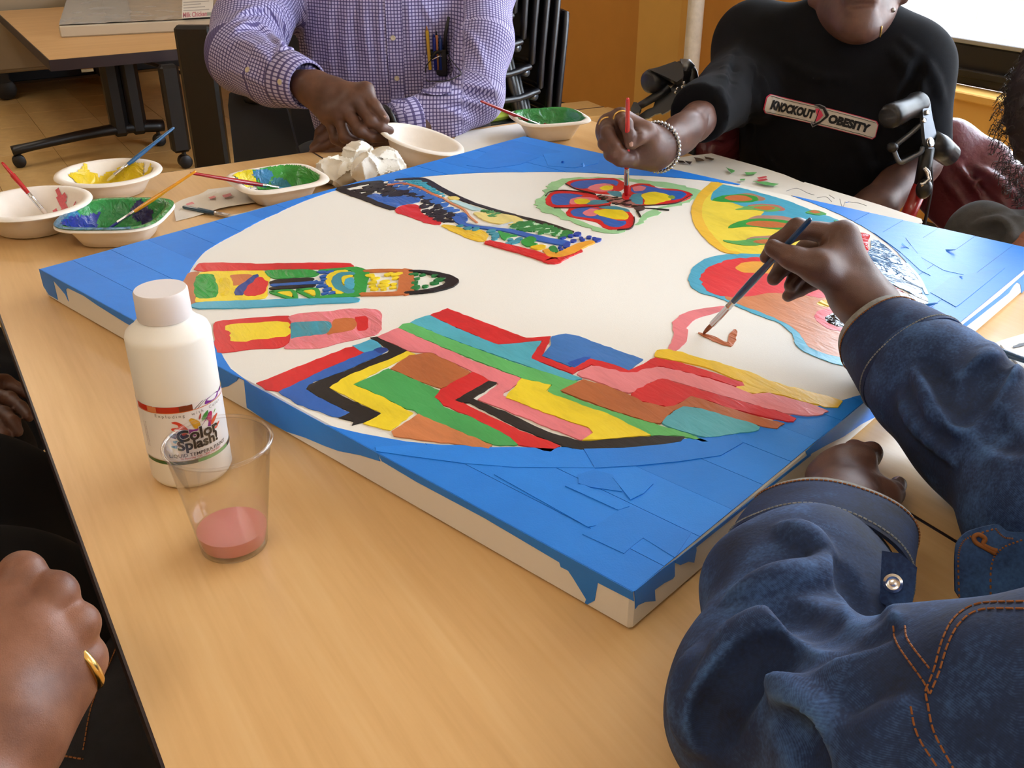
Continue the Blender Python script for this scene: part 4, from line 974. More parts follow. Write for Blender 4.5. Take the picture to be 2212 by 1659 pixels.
for c in ([(885, 222), (950, 210), (960, 218), (900, 230)], [(880, 240), (950, 228), (965, 238), (890, 250)]): dab(s1, '#d8505a', Kp(c))
pen = mat('pencil_line', '#8a8684', .6)
for c in ([(1100, 320), (1180, 300), (1260, 335), (1310, 350)], [(1330, 370), (1400, 365), (1440, 400)], [(1500, 380), (1520, 440), (1540, 400)], [(1140, 355), (1300, 400), (1500, 450), (1700, 480)], [(1420, 350), (1460, 375)], [(1560, 400), (1640, 410), (1700, 430)]):
    obj('pencil_line', MB().tube([at(x, y, TZ+.0075) for x, y in bez(Kp(c), 5)], .0005, 5), pen, s2)
sheet('glare_sheet', [(990, 286), (1122, 267), (1139, 293), (1085, 330), (960, 338)], 'white sheet in place of table glare at the far edge left of the plain green bowl', 'paper', .0, curl=.001)  # white sheet laid in for the glare on the table top
sh = sheet('drawing_sheet', [(2140, 745), (2165, 735), (2290, 700), (2330, 880), (2190, 800)], 'white sheet at the right picture edge under the blue brush', 'paper', .0, curl=.001, group='loose drawings')
dab(sh, BLK, [(2188, 748), (2200, 742), (2214, 741), (2230, 735), (2232, 741), (2200, 750), (2190, 752)], z=.0018)
obj('fold_edge', MB().slab([at(2160, 747, TZ+.0012), at(2166, 745, TZ+.0012), at(2222, 800, TZ+.0012), at(2214, 806, TZ+.0012)], V(0, 0, 1), .002), M['paper'], sh)  # raised paper strip along the fold
t_ = at(2128, 752, TZ+.007); brush(at(2020, 712, TZ+.006), at(2300, 808, TZ+.010), '#1d4a70', 'dark blue paint brush lying on the sheet at the right picture edge', '#30405a', .0042)
nk = sheet('flat_napkin', [(375, 445), (395, 436), (430, 424), (450, 410), (500, 405), (545, 412), (560, 438), (520, 446), (470, 455), (440, 463), (412, 470), (380, 478)], 'flat white napkin with pink blots beside the blue and green bowl', 'napkin', .0, 'napkin', .006, .0012)
for c in ([(400, 441), (415, 436), (420, 440), (405, 444)], [(450, 427), (462, 423), (468, 426), (455, 430)], [(480, 422), (498, 417), (502, 422), (485, 427)]): dab(nk, '#dd7f84', c, z=.0078)
sheet('torn_napkin', [(496, 468), (530, 462), (560, 452), (625, 432), (640, 420), (590, 448), (560, 462), (530, 474), (510, 475)], 'thin strip of torn white napkin against the canvas edge', 'napkin', .0, 'napkin', .003, .001)
# ------------------------------------------------------------------ smooth solid modelling for bodies and cloth
class Sdf:
    def __init__(s): s.p = []
    def cone(s, a, b, ra, rb, k=.006, flat=None, cut=None, sub=False):
        s.p.append(('c', np.asarray(a, float), np.asarray(b, float), float(ra), float(rb), k, flat, cut, sub)); return s
    def chain(s, pts, rad, k=.006, flat=None, k0=None, cut=None, sub=False):
        for i in range(len(pts)-1):
            s.cone(pts[i], pts[i+1], rad[i], rad[i+1], (k0 if (i == 0 and k0 is not None) else k), flat, cut, sub)
        return s
    def ball(s, c, r, k=.006, sub=False): return s.cone(c, np.asarray(c)+V(0, 0, 1e-5), r, r, k, None, None, sub)
    def ell(s, c, axes, r, k=.01, cut=None, sub=False):    # axes: 3 unit row vectors, r: 3 radii
        s.p.append(('e', np.asarray(c, float), np.asarray(axes, float), np.asarray(r, float), 0, k, None, cut, sub)); return s
    def box_of(s, q):
        if q[0] == 'c':
            r = max(q[3], q[4]); return np.minimum(q[1], q[2])-r, np.maximum(q[1], q[2])+r
        e = np.abs(q[2].T) @ q[3]; return q[1]-e, q[1]+e
    def mesh(s, h, disp=None, pad=None, clip=None):
        los, his = zip(*[s.box_of(q) for q in s.p if not q[8]])
        m = max(q[5] for q in s.p)*.6 + 4*h
        lo = np.min(los, 0)-m; hi = np.max(his, 0)+m
        if clip is not None: lo = np.maximum(lo, clip[0]); hi = np.minimum(hi, clip[1])
        n = np.maximum(4, np.ceil((hi-lo)/h).astype(int)+1)
        ax = [lo[i]+h*np.arange(n[i]) for i in range(3)]
        D = np.full(tuple(n), .06, np.float32)
        for q in s.p:
            a, b = s.box_of(q); k = q[5]; e = k+3*h
            i0 = np.clip(np.floor((a-e-lo)/h).astype(int), 0, n-1); i1 = np.clip(np.ceil((b+e-lo)/h).astype(int)+1, 1, n)
            if np.any(i1 <= i0): continue
            sl = tuple(slice(i0[i], i1[i]) for i in range(3))
            X = ax[0][sl[0]][:, None, None].astype(np.float32); Y = ax[1][sl[1]][None, :, None].astype(np.float32); Z = ax[2][sl[2]][None, None, :].astype(np.float32)
            if q[0] == 'c':
                A, B = q[1], q[2]; ba = B-A; l2 = float(ba@ba)+1e-12
                px, py, pz = X-A[0], Y-A[1], Z-A[2]
                t = np.clip((px*ba[0]+py*ba[1]+pz*ba[2])/l2, 0, 1)
                wx, wy, wz = px-t*ba[0], py-t*ba[1], pz-t*ba[2]
                sc = 1.0
                if q[6] is not None:
                    nn, f = q[6]; wn = wx*nn[0]+wy*nn[1]+wz*nn[2]; g = (1/f-1)
                    wx, wy, wz = wx+nn[0]*wn*g, wy+nn[1]*wn*g, wz+nn[2]*wn*g; sc = .5*(1+f)
                d = (np.sqrt(wx*wx+wy*wy+wz*wz)-(q[3]+(q[4]-q[3])*t))*sc
            else:
                C, R, r = q[1], q[2], q[3]
                px, py, pz = X-C[0], Y-C[1], Z-C[2]
                u = [(px*R[i, 0]+py*R[i, 1]+pz*R[i, 2]) for i in range(3)]
                k0 = np.sqrt(sum((u[i]/r[i])**2 for i in range(3))); k1 = np.sqrt(sum((u[i]/r[i]**2)**2 for i in range(3)))+1e-9
                d = k0*(k0-1)/k1
            if q[7] is not None:
                cp, cn = q[7]; d = np.maximum(d, (X-cp[0])*cn[0]+(Y-cp[1])*cn[1]+(Z-cp[2])*cn[2])
            E = D[sl]
            if q[8]:
                nd = -d; hh = np.clip(.5-.5*(nd-E)/k, 0, 1) if k > 0 else (nd < E).astype(np.float32)
                D[sl] = nd+(E-nd)*hh + k*hh*(1-hh)
            else:
                hh = np.clip(.5+.5*(E-d)/k, 0, 1)
                D[sl] = E+(d-E)*hh - k*hh*(1-hh)
        if disp is not None:
            for i in range(0, n[0], 24):
                X = ax[0][i:i+24][:, None, None]; blk = D[i:i+24]
                near = np.abs(blk) < .03
                if near.any():
                    P = np.stack(np.broadcast_arrays(X, ax[1][None, :, None], ax[2][None, None, :]), -1)[near]
                    blk[near] += disp(P).astype(np.float32)
        D[0], D[-1], D[:, 0], D[:, -1], D[:, :, 0], D[:, :, -1] = (.01,)*6
        return nets(D, lo, h)
def nets(D, lo, h):
    S = D < 0
    nx, ny, nz = D.shape
    c = np.zeros((nx-1, ny-1, nz-1), np.int8)
    for i in (0, 1):
        for j in (0, 1):
            for k in (0, 1): c += S[i:nx-1+i, j:ny-1+j, k:nz-1+k]
    I = np.argwhere((c > 0) & (c < 8))
    off = np.array([(i, j, k) for i in (0, 1) for j in (0, 1) for k in (0, 1)])
    vals = np.stack([D[I[:, 0]+o[0], I[:, 1]+o[1], I[:, 2]+o[2]] for o in off], 1)
    acc = np.zeros((len(I), 3)); cnt = np.zeros(len(I))
    for a in range(8):
        for b in range(a+1, 8):
            if np.abs(off[a]-off[b]).sum() != 1: continue
            va, vb = vals[:, a], vals[:, b]; m = (va < 0) != (vb < 0)
            t = np.where(m, va/np.where(m, va-vb, 1), 0)
            acc += np.where(m[:, None], off[a]+(off[b]-off[a])*t[:, None], 0); cnt += m
    v = lo + h*(I + acc/np.maximum(cnt, 1)[:, None])
    ids = np.full((nx-1, ny-1, nz-1), -1, np.int64); ids[I[:, 0], I[:, 1], I[:, 2]] = np.arange(len(I))
    F = []
    for axis in range(3):
        A = [slice(None)]*3; B = [slice(None)]*3; A[axis] = slice(0, -1); B[axis] = slice(1, None)
        s0, s1 = S[tuple(A)], S[tuple(B)]
        E = np.argwhere(s0 != s1)
        u, w = (axis+1) % 3, (axis+2) % 3
        ok = (E[:, u] > 0) & (E[:, w] > 0) & (E[:, u] < D.shape[u]-1) & (E[:, w] < D.shape[w]-1)
        E = E[ok]
        flip = s1[E[:, 0], E[:, 1], E[:, 2]]
        def g(du, dw):
            Q = E.copy(); Q[:, u] += du; Q[:, w] += dw; return ids[Q[:, 0], Q[:, 1], Q[:, 2]]
        q = np.stack([g(-1, -1), g(0, -1), g(0, 0), g(-1, 0)], 1)
        q[flip] = q[flip][:, ::-1]
        F.append(q)
    F = np.concatenate(F); F = F[(F >= 0).all(1)]
    return v, F
def mesh_obj(name, v, F, m, parent=None, attr=None):
    me = bpy.data.meshes.new(name)
    me.vertices.add(len(v)); me.vertices.foreach_set('co', np.asarray(v, np.float32).ravel())
    n = len(F); me.loops.add(n*4); me.polygons.add(n)
    me.loops.foreach_set('vertex_index', np.asarray(F, np.int32).ravel())
    me.polygons.foreach_set('loop_start', np.arange(0, n*4, 4, dtype=np.int32))
    me.polygons.foreach_set('use_smooth', np.ones(n, bool))
    if attr is not None:
        for k, val in attr.items():
            a = me.attributes.new(k, 'FLOAT_VECTOR', 'POINT'); a.data.foreach_set('vector', np.asarray(val, np.float32).ravel())
    me.update(calc_edges=True); me.validate(clean_customdata=False)
    if m is not None: me.materials.append(m)
    o = bpy.data.objects.new(name, me); col.objects.link(o)
    if parent is not None: attach(o, parent)
    return o
def join_parts(parts):
    vs, fs, o = [], [], 0
    for v, F in parts: vs.append(v); fs.append(F+o); o += len(v)
    return np.concatenate(vs), np.concatenate(fs)
def bvh(v, F): return BVHTree.FromPolygons([tuple(p) for p in v], [tuple(int(i) for i in f) for f in F])
def hit(tree, px, py, lift=0.0):
    loc, nor, idx, dist = tree.ray_cast(Vector(CO), Vector(nrm(ray(px, py))))
    if loc is None: return None, None
    n = np.array(nor)
    if np.dot(n, ray(px, py)) > 0: n = -n
    return np.array(loc)+n*lift, n
def limb_uv(v, pts, ref):           # cloth coordinates along and round a limb
    pts = [np.asarray(p, float) for p in pts]; best = np.full(len(v), 9e9); out = np.zeros((len(v), 3)); s0 = 0
    for a, b in zip(pts[:-1], pts[1:]):
        ba = b-a; L_ = np.linalg.norm(ba); t = np.clip((v-a)@ba/L_**2, 0, 1)
        w = v-a-t[:, None]*ba; d = np.linalg.norm(w, axis=1); e = ba/L_
        u = nrm(np.asarray(ref)-e*np.dot(ref, e)); x = np.cross(e, u)
        th = np.arctan2(w@x, w@u); m = d < best
        out[m] = np.stack([s0+t*L_, th*np.maximum(d, .02), d*0], 1)[m]; best = np.minimum(best, d); s0 += L_
    return out
def wavy(freq, amp, seed=0):        # gentle lumpiness of cloth or skin
    r = np.random.default_rng(seed); K = r.normal(size=(7, 3)); K = K/np.linalg.norm(K, axis=1)[:, None]*freq*r.uniform(.6, 1.6, (7, 1)); ph = r.uniform(0, 6.28, 7)
    return lambda P: amp*np.sin(P@K.T+ph).sum(1)/2.6
M_skin = {}
def skin(name, c, dk, lt, rough=.48):
    m, nt, b = nodes(name)
    n = N(nt, 'ShaderNodeTexNoise', i_Scale=22.0, i_Detail=6.0, i_Roughness=.6); L(nt, coords(nt), n.inputs['Vector'])
    L(nt, ramp(nt, n.outputs['Fac'], [(.3, lin(dk)), (.5, lin(c)), (.72, lin(lt))]), b.inputs['Base Color'])
    b.inputs['Roughness'].default_value = rough
    v = N(nt, 'ShaderNodeTexVoronoi', i_Scale=750.0); v.feature = 'DISTANCE_TO_EDGE'; L(nt, coords(nt), v.inputs['Vector'])
    n2 = N(nt, 'ShaderNodeTexNoise', i_Scale=90.0, i_Detail=5.0); L(nt, coords(nt, (1, 1, 1)), n2.inputs['Vector'])
    a = N(nt, 'ShaderNodeMath', operation='MULTIPLY_ADD'); L(nt, n2.outputs['Fac'], a.inputs[0]); a.inputs[1].default_value = 2.0; L(nt, v.outputs['Distance'], a.inputs[2])
    bump(nt, b, a.outputs[0], .2, .0008)
    return m
def denim(name, c='#182f58', dk='#0b1226', lt='#5580bd'):
    m, nt, b = nodes(name)
    at_ = N(nt, 'ShaderNodeAttribute', attribute_name='cloth')
    mp = N(nt, 'ShaderNodeMapping'); mp.inputs['Rotation'].default_value = (0, 0, .9); L(nt, at_.outputs['Vector'], mp.inputs['Vector'])
    wv = N(nt, 'ShaderNodeTexWave', i_Scale=330.0, i_Distortion=.6, i_Detail=1.0); wv.inputs['Detail Scale'].default_value = 3.0; L(nt, mp.outputs['Vector'], wv.inputs['Vector'])
    n1 = N(nt, 'ShaderNodeTexNoise', i_Scale=11.0, i_Detail=6.0, i_Roughness=.62); L(nt, coords(nt), n1.inputs['Vector'])
    n2 = N(nt, 'ShaderNodeTexNoise', i_Scale=420.0, i_Detail=3.0); L(nt, coords(nt), n2.inputs['Vector'])
    geo = N(nt, 'ShaderNodeNewGeometry')
    pr = ramp(nt, geo.outputs['Pointiness'], [(.49, (0, 0, 0)), (.56, (1, 1, 1))])
    a = N(nt, 'ShaderNodeMath', operation='MULTIPLY_ADD'); L(nt, wv.outputs['Fac'], a.inputs[0]); a.inputs[1].default_value = .05
    L(nt, n1.outputs['Fac'], a.inputs[2])
    a2 = N(nt, 'ShaderNodeMath', operation='MULTIPLY_ADD'); L(nt, n2.outputs['Fac'], a2.inputs[0]); a2.inputs[1].default_value = .22; L(nt, a.outputs[0], a2.inputs[2])
    a3 = N(nt, 'ShaderNodeMath', operation='MULTIPLY_ADD'); L(nt, pr, a3.inputs[0]); a3.inputs[1].default_value = .14; L(nt, a2.outputs[0], a3.inputs[2])
    L(nt, ramp(nt, a3.outputs[0], [(.42, lin(dk)), (.66, lin(c)), (.98, lin(lt))]), b.inputs['Base Color'])
    b.inputs['Roughness'].default_value = .85; bump(nt, b, n2.outputs['Fac'], .3, .0008)
    return m
M['denim'] = denim('denim')
M['denim_in'] = mat('denim_reverse', '#8a8a86', .9, var=.25, vs=160, bs=600, bstr=.4)
M['stitch'] = mat('orange_thread', '#8f5626', .8)
def hand(S, wrist, fingers, thumb, nb, sc=1.0, arm=None, arm_r=(.030, .040), kf=.0032, palm=(.0135, .0115)):
    # fingers: 4 lists [mcp, pip, dip, tip] index..little; thumb [cmc, mcp, ip, tip]; nb: unit vector out of the back of the hand
    wrist = np.asarray(wrist); nb = nrm(nb)
    side = nrm(fingers[0][0]-fingers[3][0])
    if arm is not None:
        for i, (p, r) in enumerate(zip(arm[:-1], arm_r[:-1])): S.cone(p, arm[i+1], r, arm_r[i+1], .02, (nb, .78))
    for i, f in enumerate(fingers):
        off = (1.5-i)*.0105*sc
        a = wrist + side*off
        S.cone(a, f[0]-nb*.004*sc, palm[0]*sc, palm[1]*sc, .013*sc)
    S.cone(wrist+side*.006*sc-nb*.004*sc, (fingers[1][0]+fingers[2][0])/2-nb*.008*sc, .020*sc, .014*sc, .015*sc)
    S.chain(thumb, [.0165*sc, .0125*sc, .0100*sc, .0078*sc], .006*sc, k0=.018*sc)
    S.cone(thumb[0], wrist, .015*sc, .02*sc, .02*sc)
    S.cone(thumb[1], fingers[0][0]-nb*.008*sc, .0085*sc, .009*sc, .02*sc)
    rr = [(.0098, .0090, .0080, .0066), (.0102, .0093, .0082, .0068), (.0096, .0088, .0078, .0064), (.0086, .0078, .0069, .0058)]
    for f, r in zip(fingers, rr):
        r = [x*sc for x in r]
        S.ball(f[0], r[0]*1.14, .010*sc)
        S.cone(f[0], f[1], r[0], r[1], kf*sc); S.ball(f[1], r[1]*1.10, .004*sc)
        S.cone(f[1], f[2], r[1], r[2], kf*sc); S.cone(f[2], f[3], r[2], r[3], kf*sc)
    return S
M['nail'] = mat('finger_nail', '#a98272', .3, coat=.2)
def nail(parent, base, tip, up, w=.0105, ln=.012, r=.0072, m='nail'):
    ax = nrm(np.asarray(tip)-np.asarray(base)); up = nrm(np.asarray(up)-ax*np.dot(up, ax)); sd = np.cross(ax, up); P = []
    for i in range(6):
        row = []; t = i/5; wl = w*(.82+.18*math.sin(math.pi*min(1, t+.15)))*(1 if t < .9 else .8)
        for j in range(7):
            a = (j/6-.5)*1.9; row.append(np.asarray(tip)-ax*(ln*(1-t)-.002) + up*(r*math.cos(a)+.0007) + sd*math.sin(a)*wl*.62)
        P.append(row)
    P = np.array(P); obj('fingernail', MB().grid(P), M[m], parent, True)
def stitch(parent, tree, px, r=.0006, lift=.0006, m='stitch', name='stitching', dash=True):
    pts = []
    for x, y in bez([V(*p) for p in px], 14):
        p, n = hit(tree, x, y, lift)
        if p is not None and (not pts or np.linalg.norm(p-pts[-1]) < .022): pts.append(p)
    if len(pts) < 3: return
    mb = MB()
    d = np.concatenate([[0], np.cumsum([np.linalg.norm(b-a) for a, b in zip(pts[:-1], pts[1:])])])
    if dash:
        s = 0.0; P = np.array(pts)
        while s < d[-1]:
            seg = [np.array([np.interp(q, d, P[:, k]) for k in range(3)]) for q in np.linspace(s, min(s+.0032, d[-1]), 3)]
            if np.linalg.norm(seg[-1]-seg[0]) > .0005: mb.tube(seg, r, 5)
            s += .0042
    else: mb.tube(pts, r, 6)
    return obj(name, mb, M[m], parent)
# ------------------------------------------------------------------ person in the denim jacket (near right)
M['skin_d'] = skin('skin_deep_brown', '#5a3d33', '#4b3029', '#6d4c40')
pd = empty('person', (1.05, .02, 0)); tag(pd, 'person in a blue denim jacket painting an orange stroke with a blue brush', 'person')
tipD = at(1520, 722, CT) + V(0, 0, .001); topD = solve_top(tipD, (1752, 472), .186, False)
brush(tipD, topD, '#173f68', 'blue paint brush held over the white centre by the denim sleeved hand', '#8a4a2a', .0038, fer=.040, bl=.018)
S = Sdf()
J = lambda *t: [dd(*p) for p in t]
fin = [J((1820, 508, .955), (1722, 494, .958), (1678, 526, .968), (1655, 556, .969)),
       J((1832, 532, .975), (1742, 540, .992), (1692, 576, .990), (1671, 602, .984)),
       J((1836, 562, .990), (1764, 572, 1.006), (1720, 598, 1.000), (1708, 617, .992)),
       J((1838, 592, 1.000), (1778, 604, 1.012), (1728, 624, 1.006), (1702, 640, .998))]
th = J((1845, 640, .952), (1768, 578, .936), (1714, 557, .938), (1670, 536, .944))
wr = dd(1882, 662, .962)
nb = nrm(UPV*.75+RGT*.62-FWD*.1)
hand(S, wr, fin, th, nb, 1.06, arm=[wr, dd(1960, 755, .915), dd(2120, 930, .82)], arm_r=(.027, .031, .040))
S.cone(dd(1826, 498, .955), dd(1890, 640, .955), .006, .008, .012)
S.cone(dd(1700, 560, .934), dd(1760, 590, .932), .004, .005, .01)
for (x0, y0, x1, y1) in ((1766, 508, 1752, 528), (1782, 505, 1770, 540), (1796, 512, 1786, 545)): S.cone(dd(x0, y0, .944), dd(x1, y1, .944), .0012, .0012, .003, sub=True)
v1, F1 = S.mesh(.0019, wavy(160, .0004, 3))
S2_ = Sdf()
finL = [[at(1856, 990, .778), at(1881, 978, .768), at(1884, 990, .752), at(1874, 1004, .745)],
        [at(1828, 992, .780), at(1846, 974, .768), at(1850, 988, .750), at(1840, 1000, .745)],
        [at(1798, 1005, .778), at(1808, 990, .766), at(1812, 1003, .749), at(1806, 1012, .745)],
        [at(1772, 1026, .772), at(1778, 1014, .760), at(1784, 1020, .748), at(1786, 1030, .744)]]
thL = [at(1868, 1088, .765), at(1902, 1078, .764), at(1926, 1066, .760), at(1940, 1048, .754)]
wrL = at(1815, 1090, .778)
hand(S2_, wrL, finL, thL, V(0, 0, 1), .95, arm=[wrL, at(1780, 1180, .786), at(1700, 1330, .790)], arm_r=(.027, .031, .040))
v2, F2 = S2_.mesh(.0021, wavy(160, .0004, 5))
# upper arms and trunk inside the jacket, head above the frame
shR, shL_ = V(1.02, .16, 1.02), V(.74, -.08, 1.02)
S3_ = Sdf()
eR, eL = dd(2300, 1120, .72), at(1688, 1545, .797)
S3_.chain([dd(2120, 930, .82), eR, shR], [.036, .044, .055], .03)
S3_.chain([at(1700, 1330, .79), eL, at(2030, 1645, .855), at(2400, 1640, .90), shL_], [.034, .040, .044, .046, .052], .03)
S3_.ell((shR+shL_)/2+V(.05, -.06, -.2), np.eye(3), (.17, .13, .34), .06)
S3_.cone(shR, shL_, .07, .07, .05)
neck = (shR+shL_)/2+V(0, 0, .06)
S3_.cone(neck, neck+V(-.02, .03, .12), .055, .05, .03).ell(neck+V(-.03, .06, .22), np.eye(3), (.078, .098, .115), .02)
v3, F3 = S3_.mesh(.009)
vb, Fb = join_parts([(v1, F1), (v2, F2), (v3, F3)])
body = mesh_obj('body', vb, Fb, M['skin_d'], pd)
nail(body, th[2], th[3], -FWD*.9+UPV*.25-RGT*.1, .0125, .015, .0078)
nail(body, thL[2], thL[3], V(.3, .4, .8), .010, .011, .0070)
# ---- jacket
def two_pass(S, ridges, valleys, h, disp, r1=.010, sink=.004, hc=.006, kk_=1.1):
    v, F = S.mesh(hc); t = bvh(v, F)
    for px, r in ridges:
        pts = []
        for x, y in bez([V(*p) for p in px], 3):
            p, n = hit(t, x, y)
            if p is not None: pts.append(p-n*sink*r/.010)
        n_ = len(pts)
        if n_ > 1: S.chain(pts, [r*(.35+.65*math.sin(math.pi*(i+.6)/(n_+.2))) for i in range(n_)], r*kk_)
    for px, r in valleys:
        pts = []
        for x, y in bez([V(*p) for p in px], 3):
            p, n = hit(t, x, y)
            if p is not None: pts.append(p+n*r*.35)
        n_ = len(pts)
        if n_ > 1: S.chain(pts, [r*(.35+.65*math.sin(math.pi*(i+.6)/(n_+.2))) for i in range(n_)], r*kk_, sub=True)
    return S.mesh(h, disp)
pR = [dd(1958, 776, .909), dd(2010, 822, .878), dd(2130, 945, .81), dd(2300, 1120, .72), shR]
SR = Sdf(); cutR = (dd(1945, 764, .916), nrm(pR[0]-pR[1]))
SR.cone(pR[0], pR[1], .045, .050, .02, cut=cutR).cone(pR[1], pR[2], .050, .053, .03).cone(pR[2], pR[3], .053, .062, .03).cone(pR[3], pR[4], .062, .085, .03)
vR, FR = two_pass(SR, [([(2144, 752), (2128, 794), (2095, 842), (2076, 891), (2073, 923)], .011), ([(2190, 800), (2150, 815), (2125, 850)], .010), ([(1975, 800), (2010, 850), (2030, 920)], .008), ([(1950, 860), (1990, 930), (2060, 1000)], .007)],
    [([(2170, 790), (2121, 820), (2089, 872), (2082, 900)], .012), ([(2000, 780), (2040, 830), (2055, 880)], .008), ([(2130, 880), (2150, 930), (2200, 970)], .009)], .0032, wavy(70, .0014, 11), sink=.0015, kk_=.85)
pL = [at(1768, 1215, .784), at(1735, 1300, .792), eL, at(2030, 1645, .855), at(2400, 1640, .90)]
SL = Sdf()
SL.cone(pL[0], pL[1], .048, .055, .03, (V(0, 0, 1), .78)).cone(pL[1], pL[2], .056, .056, .04).cone(pL[2], pL[3], .056, .062, .04).cone(pL[3], pL[4], .062, .064, .04).cone(pL[4], shL_, .064, .085, .04)
vL, FL = two_pass(SL, [([(1693, 1138), (1745, 1165), (1789, 1202)], .009), ([(1583, 1285), (1674, 1261), (1766, 1243), (1793, 1211)], .010), ([(1560, 1440), (1606, 1394), (1674, 1357), (1743, 1357), (1803, 1380)], .012),
     ([(1514, 1600), (1533, 1540), (1583, 1472), (1665, 1426)], .012), ([(1674, 1440), (1720, 1518), (1789, 1586), (1862, 1641), (1903, 1595), (1963, 1536)], .010), ([(1798, 1229), (1857, 1312), (1926, 1353)], .009), ([(1500, 1420), (1490, 1500), (1492, 1600)], .010)],
    [([(1606, 1325), (1697, 1312), (1789, 1350), (1853, 1368)], .013), ([(1537, 1591), (1565, 1531), (1620, 1463), (1674, 1425), (1757, 1432)], .011), ([(1821, 1229), (1848, 1289), (1894, 1339)], .009), ([(1757, 1426), (1803, 1388), (1857, 1370), (1926, 1360)], .008), ([(1690, 1560), (1740, 1600), (1800, 1640)], .010)], .0030, wavy(60, .0016, 12), sink=.001, kk_=.85)
ST = Sdf()
tc = (shR+shL_)/2
ST.ell(tc+V(.05, -.06, -.2), np.eye(3), (.20, .16, .37), .06).cone(shR, shL_, .10, .10, .06)
ST.cone(dd(2540, 1330, .60), dd(2560, 1600, .55), .07, .09, .06)
vT, FT = ST.mesh(.009, wavy(40, .003, 4))
uv = np.concatenate([limb_uv(vR, pR, -FWD), limb_uv(vL, pL, -FWD), vT])
vj, Fj = join_parts([(vR, FR), (vL, FL), (vT, FT)])
jacket = mesh_obj('denim_jacket', vj, Fj, M['denim'], pd, {'cloth': uv}); tag(jacket, 'faded blue denim jacket with orange stitching')
tj = bvh(vj, Fj)
for px in ([(1931, 1353), (1940, 1394), (1995, 1472), (2008, 1499)], [(1956, 1353), (1963, 1385), (2008, 1444)], [(2212, 1300), (2114, 1305), (2063, 1335), (2036, 1385), (2018, 1449), (1999, 1495)], [(2212, 1316), (2120, 1318), (2076, 1345), (2049, 1392), (2030, 1452), (2010, 1500)],
           [(1967, 1527), (1981, 1586), (2027, 1659)], [(2000, 1500), (2018, 1580), (2060, 1659)]): stitch(jacket, tj, px, .00045, .0004)
def cuff(o, ax, up, r0, r1, ln, th, mo, lip, parent, flat=1.0, wob=.0, n=56):
    # o: opening centre, ax: from opening back along the arm
    ax = nrm(ax); up = nrm(up-ax*np.dot(up, ax)); sd = np.cross(ax, up)
    def ring(t, r, k=0):
        out = []
        for i in range(n):
            a = 2*math.pi*i/n; w = 1+wob*math.sin(3*a+t*3)+wob*.6*math.sin(5*a+1.3)
            out.append(o + ax*(t*ln + wob*.12*math.sin(2*a)) + (sd*math.cos(a)+up*math.sin(a)*flat)*r*w)
        return out
    def loft(rs):
        mb = MB(); m = len(rs)
        mb.add([p for q in rs for p in q], [(i*n+j, i*n+(j+1) % n, (i+1)*n+(j+1) % n, (i+1)*n+j) for i in range(m-1) for j in range(n)]); return mb
    R = lambda t: r0+(r1-r0)*t
    outer = [ring(.06, R(0)+th*.6), ring(.08, R(.0)+th), ring(.3, R(.3)+th*1.15), ring(.6, R(.6)+th*1.1), ring(.95, R(.95)+th), ring(1.0, R(1)+th*.7), ring(1.0, R(1)-th*.6)]
    c = obj('cuff', loft(outer), mo, parent, True, 60)
    inner = [ring(.9, R(.9)-th*1.2), ring(.4, R(.4)-th), ring(.05, R(0)-th*.8), ring(-.02, R(0)), ring(.03, R(0)+th*.8), ring(.10, R(.05)+th*.98)]
    l_ = obj('cuff_lining', loft(inner), lip, c, True, 70)
    for t in (.13, .92):
        q = ring(t, R(t)+th*1.12); mb = MB()
        q = q+[q[0]]
        for a, b in zip(q[:-1], q[1:]):
            for f in (0, .5): mb.tube([a+(b-a)*f, a+(b-a)*(f+.36)], .0007, 5)
        obj('stitching', mb, M['stitch'] if t < .5 else M['denim_in'], c)
    return c
M['denim_dk'] = denim('denim_cuff', '#142a54', '#091124', '#456fa6')
cR = cuff(dd(1893, 716, .944), dd(1990, 805, .89)-dd(1893, 716, .944), UPV, .0405, .0535, .066, .0020, M['denim_dk'], M['denim_in'], jacket, 1.0, .015)
cL = cuff(at(1806, 1132, .781), at(1752, 1262, .786)-at(1806, 1132, .781), V(0, 0, 1), .056, .063, .060, .0026, M['denim_dk'], M['denim_in'], jacket, .68, .03)
# cuff tab with its silver button
_cm = cL.data; tcu = BVHTree.FromPolygons([v.co[:] for v in _cm.vertices], [p.vertices[:] for p in _cm.polygons])
_hs = [q_ for q_ in (hit(tcu, 1918, 1200)[0], hit(tcu, 1930, 1180)[0], hit(tj, 1915, 1290)[0], hit(tj, 1900, 1270)[0]) if q_ is not None]
c0_ = min(_hs, key=depth_of) if _hs else at(1935, 1250, .82)
nt_ = nrm(CO-c0_); c0_ = c0_+nt_*.004
tab = [onp(x, y, c0_, nt_) for x, y in ((1905, 1190), (1945, 1196), (1981, 1226), (1975, 1280), (1968, 1314), (1944, 1326), (1900, 1300))]
tb = obj('cuff_tab', MB().slab(tab, nt_, .003), M['denim_dk'], cL)
bc = onp(1929, 1260, c0_+nt_*.003, nt_)
u_ = nrm(np.cross(nt_, V(0, 0, 1))); w_ = np.cross(nt_, u_)
obj('snap_button', MB().lathe([(0, 0), (.0052, 0), (.0056, .0012), (.0040, .0020), (.0032, .0016), (.0016, .0018), (0, .0020)], 24, (0, 0, 0), M=lambda p: bc+u_*p[0]+w_*p[1]+nt_*p[2]), M['chrome'], tb, True, 50)
